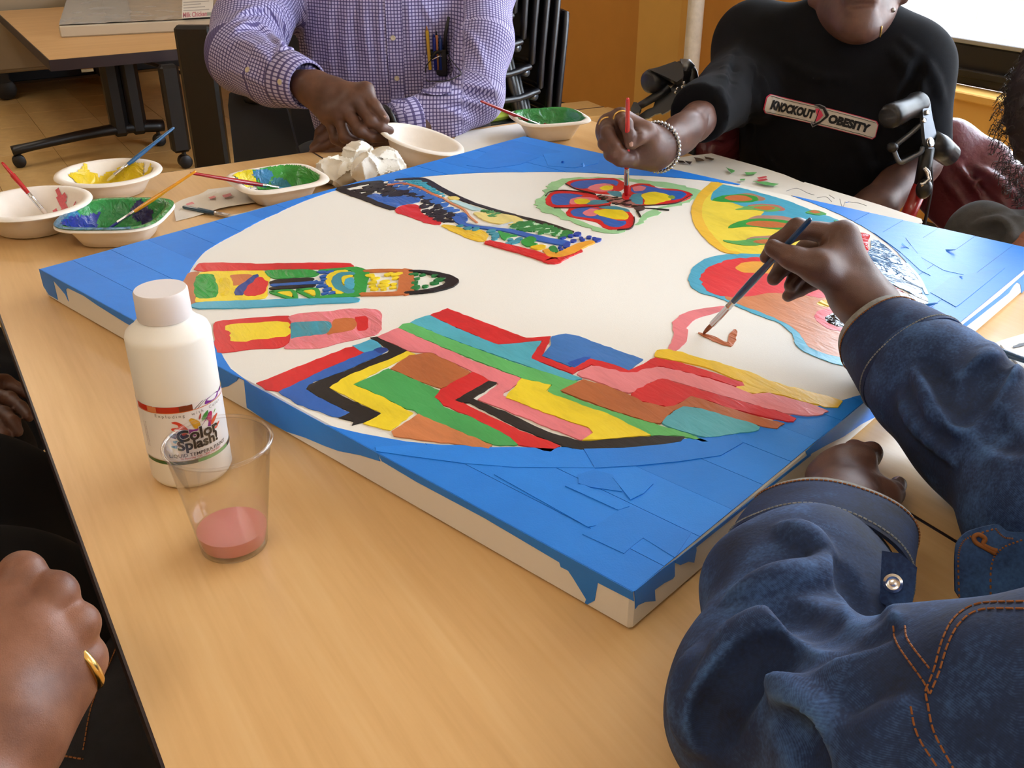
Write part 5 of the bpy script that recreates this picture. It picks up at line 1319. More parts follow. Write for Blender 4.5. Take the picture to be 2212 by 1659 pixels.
# jacket front edge with the orange buttonhole
fp = dd(2130, 1220, .68); fn = nrm(-FWD+RGT*-.25+UPV*.1)
fl_ = [onp(x, y, fp, fn) for x, y in ((2062, 1300), (2060, 1215), (2063, 1172), (2085, 1148), (2125, 1136), (2155, 1131), (2172, 1147), (2200, 1150), (2330, 1150), (2330, 1330), (2200, 1318))]
ff = obj('jacket_front', MB().slab(_round(fl_), fn, .004), M['denim_dk'], jacket)
for pts in (((2072, 1290), (2070, 1215), (2075, 1180), (2095, 1160), (2150, 1142)), ((2150, 1142), (2168, 1160), (2190, 1164)), ((2140, 1300), (2142, 1220), (2165, 1185), (2212, 1165))):
    mb = MB(); q = [onp(x, y, fp+fn*.0042, fn) for x, y in bez([V(*p) for p in pts], 12)]
    for a, b in zip(q[:-1:2], q[1::2]): mb.tube([a, b], .0007, 5)
    obj('stitching', mb, M['stitch'], ff)
q = [onp(x, y, fp+fn*.0045, fn) for x, y in bez([V(*p) for p in ((2150, 1196), (2125, 1182), (2108, 1172), (2104, 1160), (2115, 1155), (2128, 1164), (2124, 1176), (2140, 1186), (2154, 1190))], 6)]
obj('buttonhole', MB().tube(q, .0017, 7), M['stitch'], ff, True)
# ------------------------------------------------------------------ person in the black T-shirt on the red rollator
M['skin_b'] = skin('skin_brown', '#5e4037', '#4c322b', '#735043')
M['black_cotton'] = mat('black_cotton', '#0c0d12', .95, var=.2, vs=40, bs=900, bstr=.15, spec=.2)
pb = empty('person', (1.52, 1.34, 0)); tag(pb, 'person in a black printed T-shirt dabbing the butterfly with a red brush', 'person')
tipB = at(1353, 425, CT)+V(0, 0, .001); topB = solve_top(tipB, (1356, 212), .195, False)
for _d in np.arange(1.30, 1.50, .001):
    _p = dd(1356, 212, _d)
    if abs(np.linalg.norm(_p-tipB)-.195) < .0015: topB = _p; break
brush(tipB, topB, '#c01c22', 'red paint brush dipping red paint on the painted butterfly', '#c01a22', .0042, fer=.034, bl=.028)
dB = lambda t: depth_of(tipB+(topB-tipB)*t)
d0 = dB(.52)
S = Sdf(); Jb = lambda *t: [dd(p[0], p[1], d0+p[2]) for p in t]
finB = [Jb((1338, 252, .010), (1352, 268, -.022), (1360, 292, -.022), (1360, 311, -.016)),
        Jb((1312, 264, .018), (1312, 288, -.012), (1328, 312, -.012), (1342, 328, -.004)),
        Jb((1306, 284, .026), (1306, 310, -.002), (1325, 328, -.004), (1344, 338, .004)),
        Jb((1310, 306, .034), (1318, 332, .006), (1338, 345, .002), (1360, 343, .006))]
thB = Jb((1408, 318, .030), (1397, 287, .004), (1380, 296, -.012), (1366, 311, -.012))
wrB = dd(1424, 318, d0+.055)
elB = dd(1548, 222, d0+.29)
hand(S, wrB, finB, thB, nrm(-RGT*.6+UPV*.8+FWD*.2), 1.0, arm=[wrB, dd(1470, 290, d0+.12), elB], arm_r=(.028, .033, .033))
S.cone(dd(1345, 340, d0+.02), dd(1410, 338, d0+.045), .014, .02, .02)
v1, F1 = S.mesh(.0023, wavy(150, .0004, 8))
# trunk, shoulders, head
cS = dd(1812, 60, 1.86); acr = nrm(dd(2010, 140, 1.80)-dd(1610, 80, 1.92)); fwdB = nrm(np.cross(V(0, 0, 1), acr)); 
if np.dot(fwdB, FWD) > 0: fwdB = -fwdB
shl, shr = dd(1628, 98, 1.93), dd(1962, 150, 1.81)           # image-left and image-right shoulders
S = Sdf()
S.ell(dd(1800, 260, 1.92), np.array([acr, fwdB, np.cross(acr, fwdB)]), (.155, .105, .23), .05)
S.cone(shl, shr, .060, .060, .05)
S.chain([shl, dd(1590, 200, 1.84), elB, dd(1500, 268, d0+.17)], [.048, .036, .032, .030], .02)
S.chain([shr, dd(1980, 352, 1.85), dd(1885, 455, 1.78), dd(1800, 500, 1.74)], [.050, .040, .033, .03], .03)
nk0, nk1 = dd(1840, 140, 1.86), dd(1838, 40, 1.80)
S.cone(nk0, nk1, .062, .056, .03)
# head bowed over the table
hc = dd(1858, -58, 1.76); hz = nrm(UPV*.95-FWD*.25); hx = nrm(RGT-hz*np.dot(RGT, hz)); hy = nrm(np.cross(hz, hx)); 
if np.dot(hy, FWD) > 0: hy = -hy                                # hy: out of the face towards the camera
hy = nrm(hy-RGT*.25); hx = nrm(np.cross(hy, hz)); hx = hx if np.dot(hx, RGT) > 0 else -hx
R3 = np.array([hx, hy, hz])
def hp(x, y, z): return hc+hx*x+hy*y+hz*z
S.ell(hp(0, -.01, .03), R3, (.076, .095, .095), .02)
S.ell(hp(0, .03, -.055), R3, (.050, .062, .07), .03)
S.cone(hp(-.046, .0, -.05), hp(-.018, .075, -.100), .020, .018, .03).cone(hp(.046, .0, -.05), hp(.018, .075, -.100), .020, .018, .03)
S.ball(hp(0, .082, -.100), .021, .02)
S.ell(hp(0, .088, -.055), R3, (.028, .014, .012), .012).ell(hp(0, .087, -.074), R3, (.025, .014, .010), .010)
S.cone(hp(-.026, .099, -.064), hp(.026, .099, -.064), .0045, .0045, .004, sub=True)
S.cone(hp(0, .084, .022), hp(0, .106, -.026), .010, .017, .016).ball(hp(-.015, .096, -.03), .010, .008).ball(hp(.015, .096, -.03), .010, .008)
for s_ in (-1, 1):
    S.ball(hp(.032*s_, .078, .022), .016, .01, sub=True).ball(hp(.032*s_, .066, .02), .015, .006)
    S.cone(hp(.014*s_, .092, .042), hp(.052*s_, .078, .042), .009, .007, .012)
    S.ell(hp(.079*s_, -.012, -.012), np.array([hx, nrm(hy*.9+hz*.2), hz]), (.010, .020, .034), .008).ell(hp(.088*s_, -.008, -.008), R3, (.006, .011, .020), .005, sub=True)
    S.ball(hp(.077*s_, -.002, -.045), .010, .008)
v2, F2 = S.mesh(.0042, wavy(70, .0008, 2))
vb, Fb = join_parts([(v1, F1), (v2, F2)])
bodyB = mesh_obj('body', vb, Fb, M['skin_b'], pb)
nail(bodyB, finB[0][2], finB[0][3], -FWD+RGT*.3, .0100, .011, .0068); nail(bodyB, thB[2], thB[3], -FWD+UPV*.4+RGT*.2, .0120, .013, .0076)
# eyes and short hair, mostly above the picture
M['eye'] = mat('eye_white', '#d8d0c6', .2); M['hair'] = mat('black_hair', '#121011', .8, bs=300, bstr=.8, bdist=.004)
M['iris'] = mat('dark_iris', '#1a0f0a', .15)
for s_ in (-1, 1):
    ey = obj('eye', MB().ball(hp(.032*s_, .0712, .02), .0115), M['eye'], bodyB, True)
    for zz in (.0082, -.0075): obj('eyelid', MB().tube([hp(.032*s_+x, .0735+.0075*math.cos(x*90), .02+zz*math.cos(x*95)) for x in np.linspace(-.013, .013, 9)], .0042, 8), M['skin_b'], bodyB, True)
    obj('iris', MB().ball(hp(.032*s_, .0772, .0185), (.0058, .0058, .0058)), M['iris'], ey, True)
Sh = Sdf(); Sh.ell(hp(0, -.018, .045), R3, (.080, .096, .090), .01, cut=(hp(0, .03, .03), nrm(hy*.7-hz*.75))); vh, Fh = Sh.mesh(.004, wavy(400, .002, 9)); mesh_obj('hair', vh, Fh, M['hair'], pb)
# T-shirt
S = Sdf(); axT = np.array([acr, fwdB, np.cross(acr, fwdB)])
S.ell(dd(1795, 270, 1.92), axT, (.180, .125, .25), .05)
S.cone(shl, shr, .072, .072, .06)
S.ell(dd(1800, 170, 1.90), axT, (.175, .11, .12), .05)
slv = dd(1512, 246, d0+.19)
S.cone(shl, dd(1590, 195, 1.845), .068, .064, .05); S.cone(dd(1590, 195, 1.845), slv, .062, .048, .03, cut=(slv, nrm(slv-dd(1590, 195, 1.845))))
sl2 = dd(1985, 330, 1.82); S.cone(shr, sl2, .068, .058, .05, cut=(sl2, nrm(sl2-shr)))
S.ball(dd(1838, 92, 1.815), .066, .012, sub=True)
vS, FS = two_pass(S, [([(1620, 130), (1650, 190), (1655, 260)], .010), ([(1600, 90), (1570, 150), (1555, 215)], .009), ([(1930, 110), (1975, 170), (1985, 250)], .011), ([(1950, 90), (2010, 150), (2035, 220)], .009), ([(1700, 130), (1760, 165), (1830, 170)], .008), ([(1640, 280), (1650, 330), (1690, 380)], .010), ([(1850, 300), (1880, 360), (1890, 420)], .010)],
    [([(1640, 150), (1630, 230), (1620, 300)], .010), ([(1590, 120), (1580, 200)], .008), ([(1990, 130), (1960, 210), (1965, 280)], .011)], .0055, wavy(38, .003, 21), .010, .006, .009)
shirt = mesh_obj('t_shirt', vS, FS, M['black_cotton'], pb); tag(shirt, 'black T-shirt with white chest print')
tS = bvh(vS, FS)
# collar
ring = []
for a in np.linspace(0, 2*math.pi, 40):
    ring.append(nk0 + hx*.066*math.cos(a) + nrm(fwdB)*.066*math.sin(a)*1.0 + V(0, 0, 1)*(-.028*math.sin(a)+.008))
obj('collar', MB().tube(ring, .007, 8, False), M['black_cotton'], shirt, True)
# chest print, laid on the cloth
M['print_white'] = mat('print_cream', '#cfc6bb', .7); M['print_black'] = mat('print_black', '#101014', .7); M['print_red'] = mat('print_red', '#d03a5c', .6); M['print_grey'] = mat('print_grey', '#8a8a90', .6)
PA, PB = V(1652, 222), V(1893, 282); pu = (PB-PA); pl_ = np.linalg.norm(pu); pu = pu/pl_; pv = V(pu[1], -pu[0])
def onshirt(x, y, lift):                         # x: 0..1 along the badge, y: pixels above its axis
    q = PA+pu*x*pl_+pv*y; q = q+V(0, 6*math.sin(math.pi*x)*(-.3))
    p, n = hit(tS, q[0], q[1], lift)
    return p if p is not None else dd(q[0], q[1], 1.8)
def print_grid(x0, x1, h, lift, m, name, rc=0.0, parent=shirt):
    n = 44; P = []
    for i in range(n):
        x = x0+(x1-x0)*i/(n-1); e = min(x-x0, x1-x)*pl_; hh = h if e > rc else h-rc+math.sqrt(max(0, rc*rc-(rc-e)**2))
        P.append([onshirt(x, hh*k/3, lift) for k in range(-3, 4)])
    return obj(name, MB().grid(np.array(P)), M[m], parent, True)
bd = print_grid(-.006, 1.006, 20.6, .0020, 'print_red', 'print_outline', 7)
print_grid(.001, .999, 19.2, .0032, 'print_white', 'badge_print', 7, bd)
for hgt in (16.2, -16.2):
    obj('print_line', MB().tube([onshirt(x, hgt, .0040) for x in np.linspace(.02, .98, 40)], .0004, 5), M['print_black'], bd)
def shirt_text(body, xc, width, h):
    vs, fs = text_mesh(body, 1.0, .065, .12, spacing=1.0); vs = np.array(vs)
    lo, hi = vs.min(0), vs.max(0); out = []
    for p in vs:
        fx = (p[0]-lo[0])/(hi[0]-lo[0])-.5; fy = (p[1]-lo[1])/(hi[1]-lo[1])-.5
        out.append(onshirt(xc+fx*width, fy*h, .0046))
    obj('print_letters', MB().add(out, fs), M['print_black'], bd)
shirt_text('KNOCKOUT', .245, .41, 20); shirt_text('OBESITY', .76, .37, 20)
def shirt_poly(pts, m, lift):
    P = [onshirt(x, y, lift) for x, y in pts]; obj('print_emblem', MB().add(P, [tuple(range(len(P)))]), M[m], bd)
shirt_poly([(.42, 20), (.47, 25), (.52, 23), (.575, 8), (.57, 2), (.52, -14), (.46, -27), (.435, -20), (.44, -12), (.46, -20), (.51, -10), (.545, 3), (.51, 17), (.46, 20)], 'print_grey', .0052)
shirt_poly([(.425, 19), (.47, 23.5), (.518, 21), (.570, 7), (.565, 2), (.518, -13), (.462, -25), (.44, -18), (.46, -20.5), (.51, -10), (.545, 3), (.508, 16), (.46, 19)], 'print_black', .0060)
shirt_poly([(.445, 14), (.475, 15), (.505, 10), (.525, 3), (.50, -8), (.475, -14), (.470, 0)], 'print_red', .0056)
shirt_poly([(.478, 15), (.482, 15), (.472, -16), (.462, -18)], 'print_black', .0063)
# jewellery
M['gold'] = mat('gold', '#dcb970', .25, 1); M['silver'] = mat('silver_links', '#b9bcc2', .25, 1)
br = []; bc_ = dd(1421, 318, d0+.052); ba_ = nrm(dd(1470, 290, d0+.12)-wrB); b1 = nrm(np.cross(ba_, V(0, 0, 1))); b2 = np.cross(ba_, b1)
brc = empty('bracelet', bc_); 
for i in range(38):
    a = 2*math.pi*i/38; br.append(bc_ + b1*.034*math.cos(a)+b2*.037*math.sin(a))
mbk = MB()
for p in br: mbk.ball(p, .0031, 8, 6)
bpy.data.objects.remove(brc)
obj('bracelet', mbk, M['silver'], bodyB, True); 
for f, t in ((finB[0], .30), (finB[1], .25)):
    c_ = f[0]+(f[1]-f[0])*t; e_ = nrm(f[1]-f[0]); u1 = nrm(np.cross(e_, V(0, 0, 1))); u2 = np.cross(e_, u1)
    obj('finger_ring', MB().tube([c_+u1*.0112*math.cos(a)+u2*.0112*math.sin(a) for a in np.linspace(0, 2*math.pi, 29)], .0018, 8, False), M['gold'], bodyB, True)
ch = []
for k in range(46):
    q = V(1903, 58)+(V(1888, 118)-V(1903, 58))*k/45+V(3.0*math.sin(k/45*math.pi), 0)
    d_ = 1.80-.0; p, n = hit(bvh(v2, F2) if k == 0 else tB2, q[0], q[1], .0012) if k else (None, None)
    if k == 0: tB2 = bvh(v2, F2); p, n = hit(tB2, q[0], q[1], .0012)
    if p is None or depth_of(p) > 1.95: p = dd(q[0], q[1], 1.80)
    ch.append(p)
mbk = MB()
for p in ch: mbk.ball(p, .0016, 6, 5)
obj('neck_chain', mbk, M['gold'], bodyB, True)
ep, n = hit(tB2, 1928, 22, .001)
if ep is None: ep = dd(1928, 22, 1.76)
obj('earring_stud', MB().ball(ep, .0042), M['silver'], bodyB, True)
# legs seated on the rollator
S = Sdf(); hipc = dd(1800, 470, 2.0)
M['trouser_grey'] = mat('grey_trousers', '#3a3634', .9, bs=500, bstr=.2)
hp0 = V(1.56, 1.38, .56); out_ = fwdB*V(1, 1, 0)
for s_ in (-1, 1):
    h0 = hp0+acr*.085*s_*V(1, 1, 0); kn = h0+out_*.26+acr*.05*s_; kn[2] = .53; ft = kn+out_*.02; ft[2] = .07
    S.chain([h0, kn, ft], [.082, .062, .045], .03); S.cone(ft-V(0, 0, .02), ft+out_*.12-V(0, 0, .03), .04, .035, .02)
vl, Fl = S.mesh(.008, wavy(40, .003, 5)); mesh_obj('trousers', vl, Fl, M['trouser_grey'], pb)

# ------------------------------------------------------------------ the rollator he sits on
M['rubber'] = mat('black_rubber_grip', '#1b1b1e', .38); M['red_metal'] = mat('red_frame', '#9c1f1c', .3, coat=.4); M['grey_alu'] = mat('grey_aluminium', '#6d7076', .35, .8)
ro = empty('rollator', (1.56, 1.40, 0)); tag(ro, 'red rollator walker with black hand grips under the person in black', 'walker')
def grip(a, b, r=.0175):
    ax = nrm(b-a); L_ = np.linalg.norm(b-a)
    return MB().tube([a, a+ax*.004, a+ax*.012, a+ax*L_*.3, a+ax*L_*.6, a+ax*L_*.8, a+ax*L_*.9, b-ax*.003, b], [r*.7, r, r*1.12, r*1.1, r*1.0, r*1.05, r*1.2, r*1.15, r*.7], 20)
# image-right side
dR = 1.70
gR = obj('hand_grip', grip(dd(1917, 254, dR-.04), dd(1986, 224, dR+.02), .019), M['rubber'], ro, True, 60)
pn = nrm(-FWD+RGT*.5)
def plate(px, d, t, m, name, parent):
    c = dd(px[0][0], px[0][1], d); return obj(name, MB().slab([onp(x, y, c, pn) for x, y in px], pn, t), m, parent)
pl0 = plate(_round([V(*p) for p in ((1985, 222), (2002, 216), (2006, 250), (2018, 300), (2014, 322), (2002, 328), (1992, 312), (1988, 270))]), dR, .007, M['grey_alu'], 'grip_bracket', ro)
for x, y, r in ((2002, 243, .0045), (1995, 260, .0045), (2009, 308, .0085)):
    c = onp(x, y, dd(1985, 222, dR)+pn*.008, pn); u1 = nrm(np.cross(pn, V(0, 0, 1))); u2 = np.cross(pn, u1)
    obj('bolt', MB().lathe([(0, 0), (r, 0), (r*1.05, .002), (r*.8, .0034), (r*.5, .003), (0, .0038)], 20, (0, 0, 0), M=lambda p: c+u1*p[0]+u2*p[1]+pn*p[2]), M['chrome'], pl0, True, 50)
# loop brake lever below the grip
lv = [dd(x, y, dR+.004) for x, y in bez([V(*p) for p in ((1990, 268), (1965, 290), (1942, 308), (1932, 318), (1934, 332), (1944, 350), (1962, 344), (1988, 330), (1994, 318))], 6)]
obj('brake_lever', MB().tube(lv, [.0045]*len(lv), 8), M['grey_alu'], ro, True)
obj('lever_tip', MB().ball(dd(1928, 318, dR), (.010, .010, .009)), M['rubber'], ro, True)
obj('back_rest_tube', MB().tube([dd(2010, 305, dR+.02), dd(2030, 318, dR+.03), dd(2052, 336, dR+.05)], [.020, .022, .020], 16), M['rubber'], ro, True)
fr = [dd(2004, 320, dR+.01), dd(1990, 400, dR+.03), dd(1955, 480, dR+.06)]
low = fr[-1]+nrm(fr[-1]-fr[0])*.25; low[2] = .14
obj('upper_tube', MB().tube([fr[0], fr[1]], .0125, 14), M['dark_metal'], ro, True); obj('frame_tube', MB().tube([fr[1], fr[2], low], .0135, 14), M['red_metal'], ro, True)
obj('fold_latch', MB().tube([dd(1996, 362, dR), dd(2004, 372, dR), dd(2008, 388, dR), dd(1998, 396, dR), dd(1988, 400, dR)], .0042, 8), M['chrome'], ro, True)
obj('latch_knob', MB().ball(dd(1996, 408, dR+.01), (.014, .014, .018)), M['rubber'], ro, True)
obj('brake_cable', MB().tube(bez([dd(2008, 330, dR+.02), dd(2012, 400, dR+.05), dd(2000, 470, dR+.08), dd(1985, 540, dR+.1)], 6), .003, 8), M['rubber'], ro, True)
# image-left side
dL = 1.92
obj('hand_grip', grip(dd(1398, 178, dL-.03), dd(1478, 158, dL+.03), .021), M['rubber'], ro, True, 60)
kq = kk(1370, 120, 160)
kw = lambda pts: [(1370+x*160/1475, 120+y*160/1475) for x, y in pts]
pn = nrm(-FWD-RGT*.2)
plate(kw([(330, 350), (560, 270), (820, 180), (960, 230), (985, 400), (960, 520), (850, 590), (600, 470)]), dL-.03, .02, M['rubber'], 'grip_shroud', ro)
plate(kw([(800, 600), (940, 560), (990, 560), (870, 850), (800, 1020), (690, 1120), (560, 1190), (530, 1160), (420, 1190), (300, 1260), (120, 1300), (20, 1290), (60, 1240), (250, 1100), (380, 1050), (420, 930), (560, 800), (700, 700)]), dL-.01, .008, M['rubber'], 'lever_body', ro)
obj('brake_lever', MB().tube([dd(x, y, dL-.02) for x, y in kw([(680, 640), (450, 800), (250, 920), (60, 1030)])], [.012, .011, .010, .009], 12, flat=.7), M['rubber'], ro, True)
plate(kw([(0, 970), (60, 975), (145, 1090), (110, 1180), (40, 1190), (-40, 1240), (-60, 1100)]), dL-.03, .016, M['rubber'], 'lever_tip', ro)
tb_ = [dd(x, y, dL+.02) for x, y in kw([(930, 240), (1060, 270), (1150, 400), (1160, 700), (1130, 1000), (1120, 1500)])]
lo2 = tb_[-1]+V(.02, -.02, -.4); lo2[2] = .14
obj('frame_tube', MB().tube(bez(tb_, 5)+[lo2], .0125, 14), M['dark_metal'], ro, True)
obj('grip_collar', MB().tube([dd(x, y, dL+.015) for x, y in kw([(930, 260), (1050, 250), (1110, 310)])], [.019, .018, .014], 14), M['grey_alu'], ro, True)
obj('brake_cable', MB().tube(bez([dd(x, y, dL+.02) for x, y in kw([(820, 930), (900, 960), (1000, 1050), (1060, 1200)])], 6), .003, 8), M['rubber'], ro, True)
for x, y in kw([(985, 545), (955, 620), (850, 660), (820, 730)]): obj('bolt', MB().ball(dd(x, y, dL-.035), .0032), M['chrome'], ro, True)
# seat, lower frame and wheels
sc_ = V(1.57, 1.40, .47)
obj('seat', MB().box(V(-.21, -.17, -.02), V(.21, .17, .02), M=lambda p: sc_+acr*V(1, 1, 0)*p[0]+fwdB*V(1, 1, 0)*p[1]+V(0, 0, p[2]), ch=.012), M['black_plastic'], ro)
for a in (low, lo2):
    for s_ in (0, 1):
        q = a - out_*.42*s_; q = V(q[0], q[1], .095)
        obj('wheel', MB().lathe([(0, -.014), (.07, -.014), (.094, -.012), (.0945, .012), (.07, .014), (0, .014)], 28, (0, 0, 0), M=lambda p: q+out_*p[0]+V(0, 0, 1)*p[1]+nrm(acr*V(1, 1, 0))*p[2]), M['rubber'], ro, True, 40)
    obj('leg_tube', MB().tube([V(a[0], a[1], .45), V(*(a[:2]), .1)], .012, 12), M['red_metal'], ro, True); b_ = a-out_*.42
    obj('leg_tube', MB().tube([V(b_[0]+.05, b_[1], .45), V(b_[0], b_[1], .1)], .012, 12), M['red_metal'], ro, True)
    obj('side_tube', MB().tube([V(a[0], a[1], .44), V(b_[0]+.05, b_[1], .44)], .012, 12), M['red_metal'], ro, True)
# burgundy leather jacket hanging behind him
M['burgundy'] = mat('burgundy_leather', '#5c2530', .34, var=.18, vs=25, bs=60, bstr=.4, bdist=.004)
S = Sdf()
S.chain([dd(2040, 330, 1.93), dd(2110, 370, 1.92), dd(2190, 440, 1.86), dd(2260, 520, 1.82)], [.035, .055, .055, .05], .04, (nrm(FWD+RGT*.4), .5))
S.chain([dd(2030, 380, 1.95), dd(2080, 440, 1.93), dd(2140, 510, 1.90)], [.05, .05, .045], .05, (nrm(FWD+RGT*.4), .5))
S.chain([dd(2040, 340, 1.95), dd(1900, 330, 2.10), dd(1740, 330, 2.16), dd(1590, 300, 2.10)], [.05, .06, .06, .05], .05, (V(0, 0, 1), 1.6))
S.chain([dd(1600, 290, 2.08), dd(1560, 300, 2.02), dd(1520, 325, 1.98)], [.045, .045, .03], .03)
S.chain([dd(1590, 265, 2.06), dd(1550, 285, 2.01)], [.02, .02], .02)
vJ, FJ = two_pass(S, [([(2060, 350), (2110, 400), (2150, 470)], .008), ([(2110, 360), (2160, 395), (2200, 430)], .009), ([(2040, 390), (2080, 440), (2100, 480)], .007), ([(1530, 310), (1560, 320), (1590, 300)], .008), ([(1515, 325), (1545, 338)], .007)], [([(2085, 360), (2130, 420), (2160, 450)], .007), ([(1525, 300), (1560, 305)], .006)], .005, wavy(45, .003, 6), sink=.003, hc=.008)
tag(mesh_obj('leather_jacket', vJ, FJ, M['burgundy']), 'burgundy leather jacket hung over the rollator behind the black T-shirt', 'jacket')
# ------------------------------------------------------------------ man in the checked shirt (far side)
M['skin_a'] = skin('skin_dark_brown', '#5a3a2c', '#472b20', '#6e4937')
def gingham(name, lt, dk, sp=.0068):
    m, nt, b = nodes(name)
    at_ = N(nt, 'ShaderNodeAttribute', attribute_name='cloth'); sx = N(nt, 'ShaderNodeSeparateXYZ'); L(nt, at_.outputs['Vector'], sx.inputs[0])
    outs = []
    for k in ('X', 'Y'):
        a = N(nt, 'ShaderNodeMath', operation='DIVIDE'); L(nt, sx.outputs[k], a.inputs[0]); a.inputs[1].default_value = sp
        f = N(nt, 'ShaderNodeMath', operation='FRACT'); L(nt, a.outputs[0], f.inputs[0])
        l_ = N(nt, 'ShaderNodeMath', operation='LESS_THAN'); L(nt, f.outputs[0], l_.inputs[0]); l_.inputs[1].default_value = .34; outs.append(l_.outputs[0])
    ad = N(nt, 'ShaderNodeMath', operation='ADD'); L(nt, outs[0], ad.inputs[0]); L(nt, outs[1], ad.inputs[1])
    mu = N(nt, 'ShaderNodeMath', operation='MULTIPLY'); L(nt, ad.outputs[0], mu.inputs[0]); mu.inputs[1].default_value = .5
    L(nt, ramp(nt, mu.outputs[0], [(0, lin(lt)), (.5, lin(dk)), (1, tuple(x*.62 for x in lin(dk)))]), b.inputs['Base Color'])
    b.inputs['Roughness'].default_value = .85
    return m
M['gingham'] = gingham('purple_check', '#bcb6de', '#5f568c')
pa = empty('person', (.95, 2.15, 0)); tag(pa, 'person in a purple checked shirt holding up a white bowl', 'person')
S = Sdf(); Ja = lambda *t: [dd(p[0], p[1], p[2]) for p in t]
finA = [Ja((764, 214, 1.772), (802, 262, 1.760), (824, 277, 1.764), (843, 282, 1.775)),
        Ja((744, 232, 1.772), (777, 283, 1.762), (802, 297, 1.768), (828, 299, 1.780)),
        Ja((724, 244, 1.780), (747, 297, 1.776), (774, 308, 1.782), (797, 310, 1.792)),
        Ja((706, 250, 1.790), (724, 299, 1.790), (744, 312, 1.795), (762, 316, 1.800))]
thA = Ja((722, 196, 1.80), (788, 198, 1.778), (810, 232, 1.768), (831, 258, 1.766))
wrA = dd(674, 188, 1.815)
hand(S, wrA, finA, thA, nrm(UPV*.8-FWD*.5), 1.14, arm=[wrA, dd(610, 165, 1.86), dd(525, 125, 1.95)], arm_r=(.031, .037, .045))
v1, F1 = S.mesh(.0026, wavy(120, .0006, 31))
S = Sdf()
finA2 = [Ja((752, 262, 1.90), (712, 262, 1.88), (690, 285, 1.875), (684, 306, 1.88)), Ja((760, 280, 1.895), (716, 284, 1.87), (690, 302, 1.868), (676, 318, 1.875)),
         Ja((768, 298, 1.89), (722, 306, 1.865), (695, 318, 1.865), (674, 330, 1.87)), Ja((776, 314, 1.89), (735, 324, 1.87), (705, 334, 1.87), (688, 340, 1.875))]
thA2 = Ja((800, 262, 1.91), (760, 248, 1.90), (730, 246, 1.885), (705, 252, 1.88))
wrA2 = dd(826, 284, 1.92)
hand(S, wrA2, finA2, thA2, nrm(-FWD*.8+UPV*.5), 1.08, arm=[wrA2, dd(900, 262, 1.95), dd(1030, 215, 2.02)], arm_r=(.03, .036, .042))
v2, F2 = S.mesh(.0030)
S = Sdf()
shA1, shA2 = dd(610, -40, 2.16), dd(1035, -40, 2.16); axA = nrm(shA2-shA1); fA = nrm(np.cross(V(0, 0, 1), axA)); fA = fA if np.dot(fA, FWD) < 0 else -fA
S.cone(shA1, shA2, .065, .065, .05).ell(dd(845, 150, 2.22), np.array([axA, fA, np.cross(axA, fA)]), (.16, .11, .30), .05)
S.chain([shA1, dd(525, 125, 1.97)], [.055, .045], .03).chain([shA2, dd(1035, 212, 2.04)], [.055, .045], .03)
hA = (shA1+shA2)/2; S.cone(hA, hA+V(0, -.03, .14)*1, .058, .055, .03)
hcA = hA+V(-.01, -.06, .24); R3a = np.array([axA, fA, np.cross(axA, fA)])
S.ell(hcA, R3a, (.078, .098, .112), .02).ell(hcA+fA*.04-V(0, 0, .06), R3a, (.055, .06, .07), .03).cone(hcA+fA*.085+V(0, 0, .01), hcA+fA*.112-V(0, 0, .025), .010, .014, .012)
for s_ in (-1, 1): S.ell(hcA+axA*.08*s_, R3a, (.010, .02, .033), .008)
v3, F3 = S.mesh(.008)
vb, Fb = join_parts([(v1, F1), (v2, F2), (v3, F3)])
bodyA = mesh_obj('body', vb, Fb, M['skin_a'], pa)
nail(bodyA, thA[2], thA[3], -FWD+UPV*.5+RGT*.2, .0125, .015, .0088)
Sh = Sdf(); Sh.ell(hcA+V(0, .01, .02), R3a, (.082, .100, .105), .01, cut=(hcA+fA*.02+V(0, 0, .02), nrm(fA*.8-V(0, 0, .6)))); vh, Fh = Sh.mesh(.006, wavy(300, .002, 2)); mesh_obj('hair', vh, Fh, M['hair'], pa)
for s_ in (-1, 1): obj('eye', MB().ball(hcA+fA*.088+axA*.03*s_+V(0, 0, .012), .011), M['eye'], bodyA, True)
